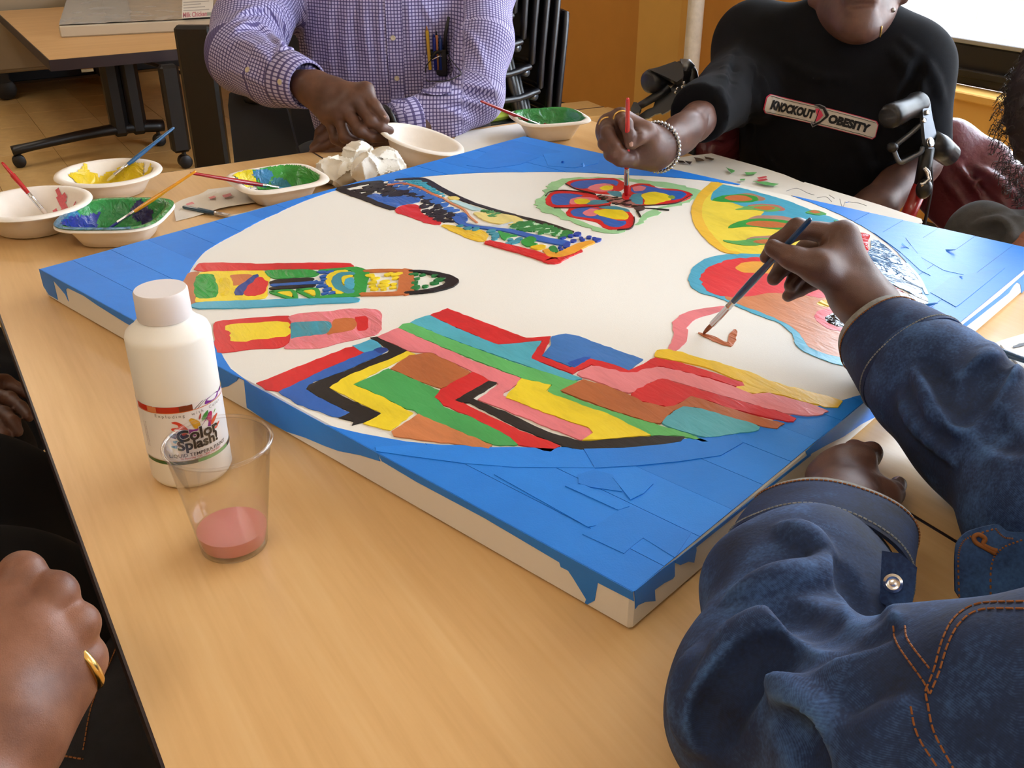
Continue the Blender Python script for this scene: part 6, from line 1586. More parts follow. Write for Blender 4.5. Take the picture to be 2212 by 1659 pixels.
# shirt
S = Sdf()
S.ell(dd(848, 150, 2.22), R3a, (.205, .145, .33), .05).cone(shA1, shA2, .085, .085, .05).ell(dd(850, 30, 2.19), R3a, (.20, .135, .16), .05)
a1 = [shA1, dd(540, 60, 2.03), dd(522, 122, 1.95)]; a1b = [dd(522, 122, 1.95), dd(590, 160, 1.885), dd(640, 177, 1.848)]
S.chain(a1, [.082, .074, .066], .03); S.chain(a1b, [.066, .056, .047], .03)
a2 = [shA2, dd(1042, 90, 2.08), dd(1028, 205, 2.03)]; a2b = [dd(1028, 205, 2.03), dd(950, 250, 1.98), dd(872, 264, 1.95)]
S.chain(a2, [.078, .062, .056], .03); S.chain(a2b, [.056, .050, .045], .03)
vA, FA = two_pass(S, [([(715, 5), (712, 80), (718, 160)], .008), ([(752, 5), (748, 90), (752, 170)], .008), ([(785, 10), (792, 90), (800, 150)], .008), ([(820, 5), (822, 90), (830, 190)], .007), ([(690, 20), (680, 100), (672, 150)], .007), ([(880, 5), (885, 60), (890, 140)], .006), ([(910, 5), (930, 40), (945, 60)], .006),
      ([(500, 50), (545, 25), (600, 40), (630, 90)], .010), ([(495, 75), (540, 50), (590, 75), (615, 125)], .009), ([(480, 110), (520, 90), (570, 120), (600, 160)], .008), ([(560, 10), (610, 20), (640, 60)], .009), ([(490, 150), (540, 165), (590, 195)], .007),
      ([(1000, 60), (1030, 100), (1050, 150)], .008), ([(985, 180), (1030, 190), (1075, 195)], .009), ([(960, 215), (1000, 215), (1050, 225)], .009), ([(940, 235), (980, 245), (1020, 265)], .008), ([(1010, 20), (990, 90), (980, 150)], .008)],
     [([(640, 60), (650, 110), (640, 160)], .012), ([(525, 35), (575, 30), (610, 65), (622, 100)], .008), ([(520, 65), (560, 60), (600, 100)], .007), ([(975, 60), (968, 120), (975, 180)], .010), ([(1000, 200), (1040, 207), (1070, 212)], .007), ([(960, 228), (1000, 232), (1040, 245)], .006), ([(732, 10), (730, 160)], .006), ([(768, 10), (770, 160)], .006)], .0048, wavy(55, .0012, 14), .010, .005, .008)
# cloth coordinates: trunk by width and height, sleeves along the arm
tx = np.stack([(vA-CO)@axA, vA[:, 2], np.zeros(len(vA))], 1)
def near(v, pts):
    b = np.full(len(v), 9.)
    for p, q in zip(pts[:-1], pts[1:]):
        t = np.clip((v-p)@(q-p)/((q-p)@(q-p)), 0, 1); b = np.minimum(b, np.linalg.norm(v-p-t[:, None]*(q-p), axis=1))
    return b
for lp in (a1+a1b[1:], a2+a2b[1:]):
    m_ = near(vA, lp) < .092
    if lp is not a1: m_ &= np.abs((vA-dd(848, 100, 2.2))@axA) > .17
    u_ = limb_uv(vA, lp, -FWD); tx[m_] = u_[m_]
shA = mesh_obj('checked_shirt', vA, FA, M['gingham'], pa, {'cloth': tx}); tag(shA, 'purple and white small checked shirt')
tA = bvh(vA, FA)
def cuff_plain(o, ax, r0, r1, ln, parent, m):
    ax = nrm(ax); up = nrm(UPV-ax*np.dot(UPV, ax)); sd = np.cross(ax, up); n = 48; rs = []
    for t, r in ((0, r0-.003), (-.02, r0-.001), (0, r0+.001), (.5, (r0+r1)/2+.0015), (.97, r1+.001), (1, r1-.002)):
        rs.append([o+ax*t*ln+(sd*math.cos(a)+up*math.sin(a))*r for a in np.linspace(0, 2*math.pi, n, endpoint=False)])
    v = np.array([p for q in rs for p in q]); F = np.array([(i*n+j, i*n+(j+1) % n, (i+1)*n+(j+1) % n, (i+1)*n+j) for i in range(len(rs)-1) for j in range(n)])
    uv_ = np.array([(i*ln/5, r0*2*math.pi*j/n, 0) for i in range(len(rs)) for j in range(n)])
    return mesh_obj('cuff', v, F, m, parent, {'cloth': uv_}), v, F
cA1, cv1, cf1 = cuff_plain(dd(664, 184, 1.822), dd(605, 165, 1.872)-dd(664, 184, 1.822), .043, .053, .062, shA, M['gingham'])
cA2, cv2, cf2 = cuff_plain(dd(846, 268, 1.935), dd(920, 258, 1.965)-dd(846, 268, 1.935), .039, .046, .055, shA, M['gingham'])
M['button'] = mat('cream_button', '#cbbfa6', .4)
def button(tree, x, y, parent, r=.0052):
    p, n = hit(tree, x, y, .0006)
    if p is None: return
    u1 = nrm(np.cross(n, V(0, 0, 1))); u2 = np.cross(n, u1)
    obj('button', MB().lathe([(0, 0), (r, 0), (r*1.05, .0010), (r*.85, .0022), (r*.7, .0016), (0, .0016)], 20, (0, 0, 0), M=lambda q: p+u1*q[0]+u2*q[1]+n*q[2]), M['button'], parent, True, 50)
# placket strip and pocket lifted off the cloth
def cloth_patch(px_rows, lift, name):
    P = []; ok = True
    for row in px_rows:
        r_ = []
        for x, y in row:
            p, n = hit(tA, x, y, lift); 
            if p is None: p = dd(x, y, 2.05)
            r_.append(p)
        P.append(r_)
    P = np.array(P); n, m, _ = P.shape; v = P.reshape(-1, 3)
    F = np.array([(i*m+j, i*m+j+1, (i+1)*m+j+1, (i+1)*m+j) for i in range(n-1) for j in range(m-1)])
    u_ = np.stack([(v-CO)@axA+.0021, v[:, 2]+.002, np.zeros(len(v))], 1)
    return mesh_obj(name, v, F, M['gingham'], shA, {'cloth': u_}), v, F
pk = [[(np.interp(y, [0, 130, 270], [831, 838, 850])+k*np.interp(y, [0, 130, 270], [36, 34, 26])/4, y) for k in range(5)] for y in range(-4, 272, 8)]
plk, pv_, pf_ = cloth_patch(pk, .0030, 'placket'); tP = bvh(pv_, pf_)
for x, y in ((849, 82), (857, 169)): button(tP, x, y, plk)
pt = [[(913+(59+ (y-117)*.03)*k/6, y+ (3 if k in (2, 3, 4) else 0)) for k in range(7)] for y in range(117, 212, 8)]
pok, _, _ = cloth_patch(pt, .0035, 'chest_pocket')
tC1 = bvh(cv1, cf1); button(tC1, 605, 177, cA1); button(tA, 535, 151, shA)
# watch on the far wrist
wc = dd(838, 272, 1.93); wa = nrm(dd(900, 262, 1.95)-wrA2); w1 = nrm(np.cross(wa, V(0, 0, 1))); w2 = np.cross(wa, w1)
obj('wrist_watch', MB().tube([wc+w1*.037*math.cos(a)+w2*.037*math.sin(a) for a in np.linspace(0, 2*math.pi, 33)], .006, 8, False), M['black_plastic'], bodyA, True)
# trousers
S = Sdf(); M['trouser_dark'] = mat('dark_trousers', '#121116', .9)
for s_ in (-1, 1):
    h0 = V(.93, 2.28, .52)+axA*V(1, 1, 0)*.10*s_; kn = h0+fA*V(1, 1, 0)*.36; kn[2] = .50; ft = kn+V(0, 0, 0); ft[2] = .08
    S.chain([h0, kn, ft], [.09, .068, .05], .03); S.cone(ft-V(0, 0, .02), ft+fA*V(1, 1, 0)*.13-V(0, 0, .035), .042, .036, .02)
vl, Fl = S.mesh(.010, wavy(40, .003, 15)); mesh_obj('trousers', vl, Fl, M['trouser_dark'], pa)
# pens in the pocket
pkn = nrm(CO-dd(940, 110, 2.0))
def pen_thing(name, cat, px0, px1, r, c, label, tip=None):
    p0, n0 = hit(tA, px0[0], px0[1], .006); p1, n1 = hit(tA, px1[0], px1[1], .006)
    if p0 is None or p1 is None: return
    root = empty(name, p0); tag(root, label, cat, 'pens in the shirt pocket')
    ax = p1-p0
    obj('barrel', MB().tube([p0, p0+ax*.86, p0+ax*.9], [r, r, r*.9], 6 if name == 'pencil' else 12), mat('barrel_'+c.lstrip('#'), c, .3), root, name != 'pencil')
    obj('tip', MB().tube([p0+ax*.9, p1], [r*.9, r*.25], 8), mat('tip_'+(tip or c).lstrip('#'), tip or c, .5), root, True)
pen_thing('pencil', 'pencil', (928, 150), (920, 56), .0036, '#c8a02c', 'yellow pencil standing in the shirt pocket', '#a8764a')
pen_thing('pen', 'pen', (940, 150), (935, 72), .0036, '#1f2a8c', 'dark blue capped pen beside the yellow pencil in the shirt pocket')
pen_thing('pen', 'pen', (944, 150), (941, 66), .0028, '#c07a4a', 'thin tan pen with a dark top between the two blue pens', '#2a2a3a')
pen_thing('pen', 'pen', (950, 150), (949, 76), .0036, '#22408c', 'shorter blue pen at the right of the pocket row')
gp, gn = hit(tA, 965, 100, .008)
if gp is not None:
    g = empty('eyeglasses', gp); tag(g, 'folded black eyeglasses with a cord hanging in the shirt pocket', 'eyeglasses')
    def hp_(x, y, l=.009):
        p, n = hit(tA, x, y, l); return p if p is not None else dd(x, y, 2.02)
    obj('temple', MB().tube([hp_(975, 40), hp_(968, 75), hp_(958, 115)], [.003, .0045, .005], 8), M['black_plastic'], g, True)
    obj('frame', MB().tube([hp_(930, 125), hp_(938, 112), hp_(955, 108), hp_(970, 112), hp_(968, 126)], .004, 8), M['black_plastic'], g, True)
    obj('hinge', MB().tube([hp_(930, 128, .012), hp_(945, 120, .012), hp_(957, 117, .012)], .0016, 6), M['chrome'], g, True)
    obj('cord', MB().tube(bez([hp_(930, 126), hp_(918, 145), hp_(920, 172), hp_(940, 185), hp_(965, 184), hp_(990, 175), hp_(998, 165), hp_(985, 140), hp_(975, 120)], 6), .0011, 6), M['black_plastic'], g, True)
    obj('case', MB().box(V(-.02, -.004, -.035), V(.02, .004, .02), M=lambda q: hp_(945, 128, .003)+axA*q[0]+V(0, 0, q[2])+pkn*q[1], ch=.003), M['black_plastic'], g)
# the white bowl in his hand
e1 = nrm(RGT*.952-UPV*.305); bn = nrm((UPV*.952+RGT*.305)*math.cos(math.radians(27))-FWD*math.sin(math.radians(27))); e2b = np.cross(bn, e1)
rc_ = dd(912, 298, 1.80); hB = .046
base = rc_-bn*hB
bw = empty('round_bowl', base); tag(bw, 'clean white pulp bowl tilted up in the dark hand', 'bowl', 'paint bowls on the table')
obj('bowl_shell', MB().lathe(bowl_prof(.047, .070, hB, .010), 60, (0, 0, 0), M=lambda p: base+e1*p[0]+e2b*p[1]+bn*p[2]), M['bagasse'], bw, True, 50)

# ------------------------------------------------------------------ person at the right edge: grey sleeve and curly hair
M['grey_cloth'] = mat('grey_twill', '#3b3937', .9, var=.2, vs=40, bs=900, bstr=.3)
pc = empty('person', (1.62, .72, 0)); tag(pc, 'person in a grey jacket with curly dark hair at the right picture edge', 'person')
M['skin_c'] = skin('skin_warm_brown', '#8a5442', '#744335', '#9c6450')
S = Sdf(); hC = dd(2352, 250, 1.52)
R3c = np.array([RGT, -FWD, UPV])
S.ell(hC, np.eye(3), (.08, .085, .11), .02).cone(hC-V(0, 0, .09), hC-V(-.03, 0, .22), .05, .055, .03)
S.ell(hC+V(.16, -.08, -.45), np.eye(3), (.12, .15, .24), .05)
elC, wC = dd(2115, 508, 1.53), dd(2212, 532, 1.44)
S.chain([hC+V(.10, .0, -.25), elC, wC], [.045, .036, .026], .03)
vC, FC = S.mesh(.006)
Sc = Sdf(); dC = nrm(dd(2330, 585, 1.36)-wC); sdC = nrm(np.cross(V(0, 0, 1), dC)); finC = []
for k in range(4):
    m0 = wC+dC*(.078-.004*k)+sdC*(.030-.019*k); finC.append([m0, m0+dC*.040-V(0, 0, .003), m0+dC*.062-V(0, 0, .012), m0+dC*.078-V(0, 0, .024)])
hand(Sc, wC, finC, [wC+dC*.02+sdC*.03, wC+dC*.05+sdC*.045-V(0, 0, .01), wC+dC*.075+sdC*.05-V(0, 0, .02), wC+dC*.095+sdC*.048-V(0, 0, .028)], V(0, 0, 1), .95)
vc_, Fc_ = Sc.mesh(.0032); vC, FC = join_parts([(vC, FC), (vc_, Fc_)])
bodyC = mesh_obj('body', vC, FC, M['skin_c'], pc)
S = Sdf()
S.ell(hC+V(.17, -.09, -.47), np.eye(3), (.14, .17, .27), .05)
S.chain([hC+V(.10, .0, -.25), elC, dd(2188, 520, 1.462)], [.062, .047, .036], .03)
cfc = dd(2178, 516, 1.47)
S.chain([dd(2140, 470, 1.485), dd(2160, 486, 1.465), dd(2182, 520, 1.445)], [.010, .012, .011], .012)
S.chain([dd(2085, 500, 1.52), dd(2120, 490, 1.50), dd(2160, 478, 1.49)], [.012, .014, .012], .02)
vC2, FC2 = two_pass(S, [([(2100, 490), (2130, 478), (2165, 482)], .008), ([(2150, 470), (2175, 500), (2185, 530)], .010), ([(2110, 520), (2140, 510), (2160, 515)], .007)], [([(2120, 500), (2150, 495), (2168, 505)], .007)], .005, wavy(60, .003, 77), sink=.002, hc=.007, kk_=.9); mesh_obj('grey_jacket', vC2, FC2, M['grey_cloth'], pc)
M['curl'] = mat('dark_curly_hair', '#2a2022', .5)
Sx = Sdf(); Sx.ell(hC+V(0, .01, .02), np.eye(3), (.105, .115, .13), .02); vx, Fx = Sx.mesh(.008, wavy(180, .006, 3)); hr = mesh_obj('hair', vx, Fx, M['curl'], pc)
mb = MB()
for k in range(1100):
    a = rng.normal(size=3); a /= np.linalg.norm(a); 
    if np.dot(a, RGT) > .2: a -= 1.2*np.dot(a, RGT)*RGT; a = nrm(a)
    p = hC+V(0, .01, .0)+a*V(.105, .115, .150); u1 = nrm(np.cross(a, rng.normal(size=3))); u2 = np.cross(a, u1); r_ = rng.uniform(.002, .0055); pts = []
    for t in np.linspace(0, 1, 15):
        pts.append(p + a*(t*.018) + (u1*math.cos(t*11+k)+u2*math.sin(t*11+k))*r_ - V(0, 0, 1)*t*t*.012)
    mb.tube(pts, .0005, 3, False)
o_ = obj('hair_curls', mb, M['curl'], hr, True); tag(o_, kind='stuff')

# ------------------------------------------------------------------ person at the lower left: fist with a gold ring
pe = empty('person', (-.22, .25, 0)); tag(pe, 'person in dark clothes resting a ringed fist at the lower left', 'person')
M['skin_e'] = skin('skin_brown_e', '#80543f', '#6b4232', '#956550')
S = Sdf(); Je = lambda *t: [dd(*p) for p in t]
finE = [Je((0, 1312, .584), (46, 1244, .594), (42, 1262, .628), (5, 1300, .628)),
        Je((58, 1345, .582), (118, 1286, .594), (114, 1302, .630), (75, 1340, .630)),
        Je((100, 1400, .583), (162, 1350, .596), (158, 1364, .630), (120, 1395, .630)),
        Je((128, 1466, .588), (178, 1424, .600), (176, 1436, .628), (142, 1460, .628))]
thE = Je((-60, 1480, .60), (-60, 1400, .625), (-20, 1340, .64), (30, 1330, .645))
wrE = dd(-45, 1610, .545)
hand(S, wrE, finE, thE, nrm(-FWD+UPV*.15), 1.22, arm=[wrE, dd(-130, 1850, .50), dd(-330, 2250, .46)], arm_r=(.033, .036, .042), kf=.0030, palm=(.0150, .0105))
S.cone(dd(20, 1400, .580), dd(-20, 1520, .556), .012, .018, .03).cone(dd(70, 1440, .582), dd(0, 1560, .556), .012, .018, .03).cone(dd(128, 1485, .592), dd(40, 1590, .560), .012, .018, .03)
for f in finE[:3]: S.cone(f[0]-FWD*.009, dd(-20, 1590, .536), .0035, .003, .010); S.ball(f[0]-FWD*.006, .009, .008)
for f in finE: S.cone(f[0]+(f[1]-f[0])*.3, f[1], .0140, .0132, .006); S.ball(f[1], .0138, .004)
v1, F1 = S.mesh(.0019, wavy(140, .0005, 44))
S = Sdf(); S.chain([dd(-330, 2250, .46), V(-.32, .06, .98)], [.045, .06], .03); 
tE = V(-.34, -.02, .78); S.ell(tE, np.eye(3), (.16, .13, .30), .05).cone(V(-.32, .06, .98), V(-.36, -.24, .98), .065, .065, .05).cone(V(-.34, -.09, 1.02), V(-.32, -.07, 1.15), .055, .052, .03).ell(V(-.31, -.06, 1.26), np.eye(3), (.10, .08, .115), .02)
v3, F3 = S.mesh(.010)
vb, Fb = join_parts([(v1, F1), (v3, F3)]); bodyE = mesh_obj('body', vb, Fb, M['skin_e'], pe)
f = finE[3]; c_ = f[0]+(f[1]-f[0])*.70+RGT*.003; e_ = nrm(f[1]-f[0]); u1 = nrm(np.cross(e_, FWD)); u2 = np.cross(e_, u1)
obj('finger_ring', MB().tube([c_+u1*.0158*math.cos(a)+u2*.0158*math.sin(a) for a in np.linspace(0, 2*math.pi, 41)], .0033, 8, False), M['gold'], bodyE, True)
M['black_denim'] = mat('black_denim', '#15161b', .9, var=.3, vs=60, bs=700, bstr=.3)
S = Sdf(); S.ell(tE, np.eye(3), (.19, .16, .33), .05).cone(V(-.32, .06, .98), V(-.36, -.24, .98), .085, .085, .05).chain([V(-.32, .06, .98), dd(-330, 2250, .46)], [.08, .06], .03)
vK, FK = S.mesh(.010, wavy(40, .003, 3)); mesh_obj('dark_shirt', vK, FK, M['black_denim'], pe)
S = Sdf()
S.chain([V(-.28, -.02, .53), V(-.06, .36, .57), V(-.05, .52, .52), V(-.05, .55, .08)], [.115, .12, .10, .065], .05).cone(V(-.05, .50, .52), V(-.06, .66, .40), .08, .07, .06)
S.chain([V(-.36, -.12, .53), V(-.22, .36, .54), V(-.20, .45, .48), V(-.20, .48, .08)], [.10, .085, .07, .05], .04)
S.cone(V(-.02, .55, .06), V(0, .68, .05), .045, .036, .03).cone(V(-.20, .48, .06), V(-.18, .61, .05), .045, .036, .03)
S.cone(at(285, 1640, .50), at(235, 1480, .48), .085, .08, .05)
vK, FK = S.mesh(.007, wavy(50, .003, 19)); jn = mesh_obj('jeans', vK, FK, M['black_denim'], pe)
tK = bvh(vK, FK)
stitch(jn, tK, [(255, 1345), (250, 1400), (200, 1520), (180, 1620)], .0006); stitch(jn, tK, [(60, 1640), (120, 1632), (180, 1640)], .0008)
for px in ([(196, 1445), (206, 1432), (212, 1436)], [(58, 1642), (76, 1634)]): stitch(jn, tK, px, .0016, .001, dash=False)

# ------------------------------------------------------------------ person beyond at the left: dark clothes, a hand in the shade
pf = empty('person', (-.30, 1.05, 0)); tag(pf, 'person in black with a hand resting in the shade below the left table edge', 'person')
S = Sdf(); zF = .60
def fa(x, y, z=zF): return at(x, y, z)
finF = [[fa(-40, 845), fa(20, 862), fa(45, 880), fa(62, 900)], [fa(-45, 870, zF-.006), fa(8, 895, zF), fa(28, 912), fa(38, 932, zF-.01)], [fa(-55, 900, zF-.012), fa(-8, 925, zF-.008), fa(8, 945, zF-.012), fa(18, 958, zF-.02)], [fa(-65, 930, zF-.02), fa(-25, 950, zF-.016), fa(-10, 965, zF-.02), fa(-2, 975, zF-.026)]]
thF = [fa(-70, 850, zF+.01), fa(-30, 828, zF+.01), fa(10, 826, zF), fa(60, 850, zF-.01)]
wrF = fa(-150, 900, zF+.02)
hand(S, wrF, finF, thF, V(0, 0, 1), 1.05, arm=[wrF, fa(-300, 900, zF+.08), V(-.42, .98, .78)], arm_r=(.03, .036, .045))
v1, F1 = S.mesh(.003)
S = Sdf(); tF = V(-.52, 1.00, .80); S.ell(tF, np.eye(3), (.12, .15, .30), .05).cone(V(-.50, .84, 1.02), V(-.50, 1.16, 1.02), .06, .06, .05).cone(V(-.42, .98, .78), V(-.50, .86, 1.0), .045, .055, .03).cone(V(-.5, 1, 1.05), V(-.48, 1, 1.18), .055, .052, .03).ell(V(-.46, 1, 1.29), np.eye(3), (.098, .078, .115), .02)
v3, F3 = S.mesh(.010); vb, Fb = join_parts([(v1, F1), (v3, F3)]); mesh_obj('body', vb, Fb, M['skin_a'], pf)
M['black_wool'] = mat('black_wool', '#0a0a0c', .95, spec=.2)
S = Sdf(); S.ell(tF, np.eye(3), (.15, .19, .33), .05).cone(V(-.50, .82, 1.02), V(-.50, 1.18, 1.02), .08, .08, .05).cone(V(-.50, .84, 1.0), V(-.42, .97, .78), .075, .06, .03).cone(V(-.42, .97, .78), fa(-185, 900, zF+.03), .06, .044, .03)
vK, FK = S.mesh(.010, wavy(40, .003, 3)); mesh_obj('black_jumper', vK, FK, M['black_wool'], pf)
S = Sdf()
for y_ in (.86, 1.08): S.chain([V(-.45, y_, .52), V(-.06, y_+.02, .53), V(-.03, y_+.02, .08)], [.13, .115, .07], .06); S.cone(V(0, y_+.02, .06), V(.13, y_+.02, .05), .045, .036, .03)
S.chain([V(-.55, 1.30, .52), V(-.12, 1.36, .50), V(-.08, 1.62, .42)], [.16, .14, .13], .06).cone(at(-30, 800, .44), at(20, 880, .44), .08, .08, .05)
vK, FK = S.mesh(.010, wavy(50, .003, 29)); mesh_obj('black_trousers', vK, FK, M['black_wool'], pf)
# ------------------------------------------------------------------ crumpled tissue
S = Sdf()
for (x, y, z, r, f) in ((722, 372, .020, .030, .8), (748, 374, .018, .026, .8), (775, 345, .030, .028, 1), (800, 372, .022, .030, .9), (830, 360, .026, .030, 1), (785, 360, .040, .022, 1), (848, 368, .014, .022, .7)):
    p = at(x, y, TZ+z); S.ell(p, np.eye(3), (r, r, min(r*f, z+.004)), .010)
_r1 = np.random.default_rng(5); _c0 = at(785, 365, TZ+.02); _seed = _c0+_r1.uniform(-1, 1, (70, 3))*V(.10, .09, .045)
def crumple(P):
    d = np.sqrt(((P[:, None, :]-_seed[None])**2).sum(2)); d.partition(1, axis=1)
    e = d[:, 1]-d[:, 0]
    return -.010*np.exp(-e/.005)+.004+.010*(d[:, 0]-.012)
v_, F_ = S.mesh(.0022, crumple); v_[:, 2] = np.maximum(v_[:, 2], TZ+.0006)
M['tissue'] = mat('white_tissue', '#ece6db', .75, bs=300, bstr=.3)
o_ = mesh_obj('crumpled_tissue', v_, F_, M['tissue']); o_.data.polygons.foreach_set('use_smooth', np.ones(len(o_.data.polygons), bool)); o_.data.set_sharp_from_angle(angle=math.radians(28))
tag(o_, 'crumpled white tissue between the teal bowl and the tilted white bowl', 'tissue')

# ------------------------------------------------------------------ low side table with the wrapped canvas
ZT = .50
FLc = at(105, 130, ZT); 
bt = empty('side_table', (FLc[0]+.75, FLc[1]+.38, 0)); tag(bt, 'folding table on casters behind the checked shirt, maple top with dark edge', 'table')
x0, y0 = FLc[0], FLc[1]; x1, y1 = x0+1.5, y0+1.8
M['maple2'] = wood('maple_laminate_b', '#d3a46a', '#c6965c', '#dab07a', .35, 0)
obj('table_top', MB().box(V(x0+.004, y0+.004, ZT-.04), V(x1-.004, y1-.004, ZT)), M['maple2'], bt)
e = MB().box(V(x0, y0, ZT-.046), V(x0+.004, y1, ZT-.0006)).box(V(x1-.004, y0, ZT-.046), V(x1, y1, ZT-.0006)).box(V(x0+.004, y0, ZT-.046), V(x1-.004, y0+.004, ZT-.0006)).box(V(x0+.004, y1-.004, ZT-.046), V(x1-.004, y1, ZT-.0006))
obj('edge_band', e, M['edge'], bt)
def tleg(cx, cy, wx=.075, fx0=-.5, fx1=.12):
    obj('leg_column', MB().box(V(cx-wx, cy-.04, .07), V(cx-.002, cy+.04, ZT-.046), ch=.02).box(V(cx+.002, cy-.04, .07), V(cx+wx, cy+.04, ZT-.046), ch=.02), M['dark_metal'], bt)
    f = obj('foot', MB().tube(bez([V(cx+fx0, cy-.06, .075), V(cx+fx0*.85, cy-.06, .085), V(cx+fx0*.4, cy-.02, .10), V(cx, cy, .105), V(cx+fx1, cy, .095)], 5), [.030, .031, .030, .029, .028, .027, .027, .028, .029, .03, .031, .032, .033, .035, .037, .038, .04, .04, .04, .04, .038], 12, flat=.75), M['dark_metal'], bt, True)
    for q in (V(cx+fx0+.02, cy-.06, .028), V(cx+fx1-.03, cy, .028)):
        obj('caster', MB().lathe([(0, -.024), (.022, -.024), (.028, -.020), (.028, -.004), (.02, -.002), (.02, .002), (.028, .004), (.028, .020), (.022, .024), (0, .024)], 18, (0, 0, 0), M=lambda p: q+V(p[0], p[2], p[1])).tube([q+V(0, 0, .02), q+V(0, 0, .07)], .009, 8), M['black_plastic'], f, True, 40)
L1 = at(287, 322, .0); tleg(L1[0], L1[1], .082, L1[0]*-1+at(50, 380, .03)[0], .16)
L2 = at(452, 400, 0); 
obj('brace', MB().tube([V(L1[0]+.02, L1[1], ZT-.06), V(L1[0]+.35, L1[1]+.05, .30)], .018, 8, flat=.5), M['dark_metal'], bt)
L3 = at(402, 362, 0); obj('leg_column', MB().box(V(L3[0]-.05, L3[1]-.03, .075), V(L3[0]+.03, L3[1]+.03, ZT-.046), ch=.012), M['dark_metal'], bt)
q = V(L3[0], L3[1], .03)
obj('caster', MB().lathe([(0, -.024), (.024, -.024), (.030, -.02), (.030, .02), (.024, .024), (0, .024)], 18, (0, 0, 0), M=lambda p: q+V(p[0], p[2], p[1])).tube([q, q+V(0, 0, .06)], .01, 8), M['black_plastic'], bt, True, 40)
obj('stretcher', MB().box(V(L1[0]+.05, L1[1]-.02, .09), V(L3[0], L1[1]+.02, .12), ch=.006), M['dark_metal'], bt)
obj('table_clip', MB().box(V(at(148, 124, .46)[0], y0-.004, .44), V(at(172, 121, .46)[0], y0+.02, .452)), M['chrome'], bt)
# wide dark panel leg nearer the camera
cp0 = at(400, 120, ZT); 
pl3 = [dd(398, 118, 3.3), dd(478, 112, 3.3), dd(492, 365, 2.95), dd(415, 372, 2.95)]
stand = empty('easel_stand', dd(450, 365, 3.0)*V(1, 1, 0)); tag(stand, 'wide black upright leg standing between the side table and the checked shirt', 'stand')
ux = nrm(RGT); 
b0 = dd(452, 300, 3.05); b0 = V(b0[0], b0[1], 0)
obj('upright', MB().box(V(-.055, -.02, .03), V(.055, .02, .80), M=lambda p: b0+ux*p[0]+np.cross(V(0, 0, 1), ux)*p[1]+V(0, 0, p[2]), ch=.01), M['dark_metal'], stand)
obj('base_plate', MB().box(V(-.09, -.22, .0), V(.09, .22, .035), M=lambda p: b0+ux*p[0]+np.cross(V(0, 0, 1), ux)*p[1]+V(0, 0, p[2]), ch=.01), M['dark_metal'], stand)
# plastic wrapped blank canvas on the side table
M['wrap'], nt, b = nodes('plastic_wrap'); b.inputs['Base Color'].default_value = (*lin('#b9b6b4'), 1); b.inputs['Roughness'].default_value = .18; b.inputs['Coat Weight'].default_value = .6
n_ = N(nt, 'ShaderNodeTexNoise', i_Scale=7.0, i_Detail=5.0, i_Distortion=1.5); L(nt, coords(nt), n_.inputs['Vector']); bump(nt, b, n_.outputs['Fac'], .15, .01)
M['raw_canvas'] = mat('raw_canvas', '#c3b49c', .8, bs=700, bstr=.2)
cA_, cB_ = at(131, 82, ZT), at(452, 66, ZT); cx_ = nrm(cB_-cA_); cyv = V(-cx_[1], cx_[0], 0)
wc_ = empty('wrapped_canvas', (cA_+cB_)/2); tag(wc_, 'blank canvas in plastic wrap lying on the side table', 'canvas')
X2 = lambda p: cA_+cx_*p[0]+cyv*p[1]+V(0, 0, p[2]+.0005)
obj('canvas_body', MB().box(V(0, 0, 0), V(1.0, 1.2, .052), M=X2, ch=.006), M['raw_canvas'], wc_)
P = np.array([[X2(V(.003+.994*i/40, .004+1.19*j/30, .0575+.004*mnoise.noise(Vector((i*.35, j*.35, 2))))) for j in range(31)] for i in range(41)])
obj('plastic_film', MB().grid(P), M['wrap'], wc_, True)
def onw(x, y, h): 
    p = at(x, y, ZT+.0590+h); return p
lw_ = [onw(393, 40, .005), onw(458, 36, .005), onw(462, -8, .005), onw(394, -6, .005)]
lbw = obj('printed_insert', MB().slab(lw_, V(0, 0, 1), .001), M['paper'], wc_)
for k in range(5):
    y = 24-k*6; obj('text_line', MB().slab([onw(396, y, .0065), onw(452-(k % 3)*9, y-3, .0065), onw(452-(k % 3)*9, y-4.6, .0065), onw(396, y-1.6, .0065)], V(0, 0, 1), .0004), mat('ink_grey', '#b8b2ae', .7), lbw)
vs_, fs_ = text_mesh('Milk Chicken', 1.0, .03); vs_ = np.array(vs_); lo_, hi_ = vs_.min(0), vs_.max(0)
obj('insert_letters', MB().add([onw(395+52*(p[0]-lo_[0])/(hi_[0]-lo_[0]), 38-3.4*(p[0]-lo_[0])/(hi_[0]-lo_[0])-11*(p[1]-lo_[1])/(hi_[1]-lo_[1]), .0067) for p in vs_], fs_), mat('ink_pink', '#c97a8c', .6), lbw)
obj('insert_block', MB().slab([onw(447, 34, .0065), onw(463, 33, .0065), onw(463, 26, .0065), onw(447, 27, .0065)], V(0, 0, 1), .0004), mat('ink_green', '#9aa39a', .6), lbw)

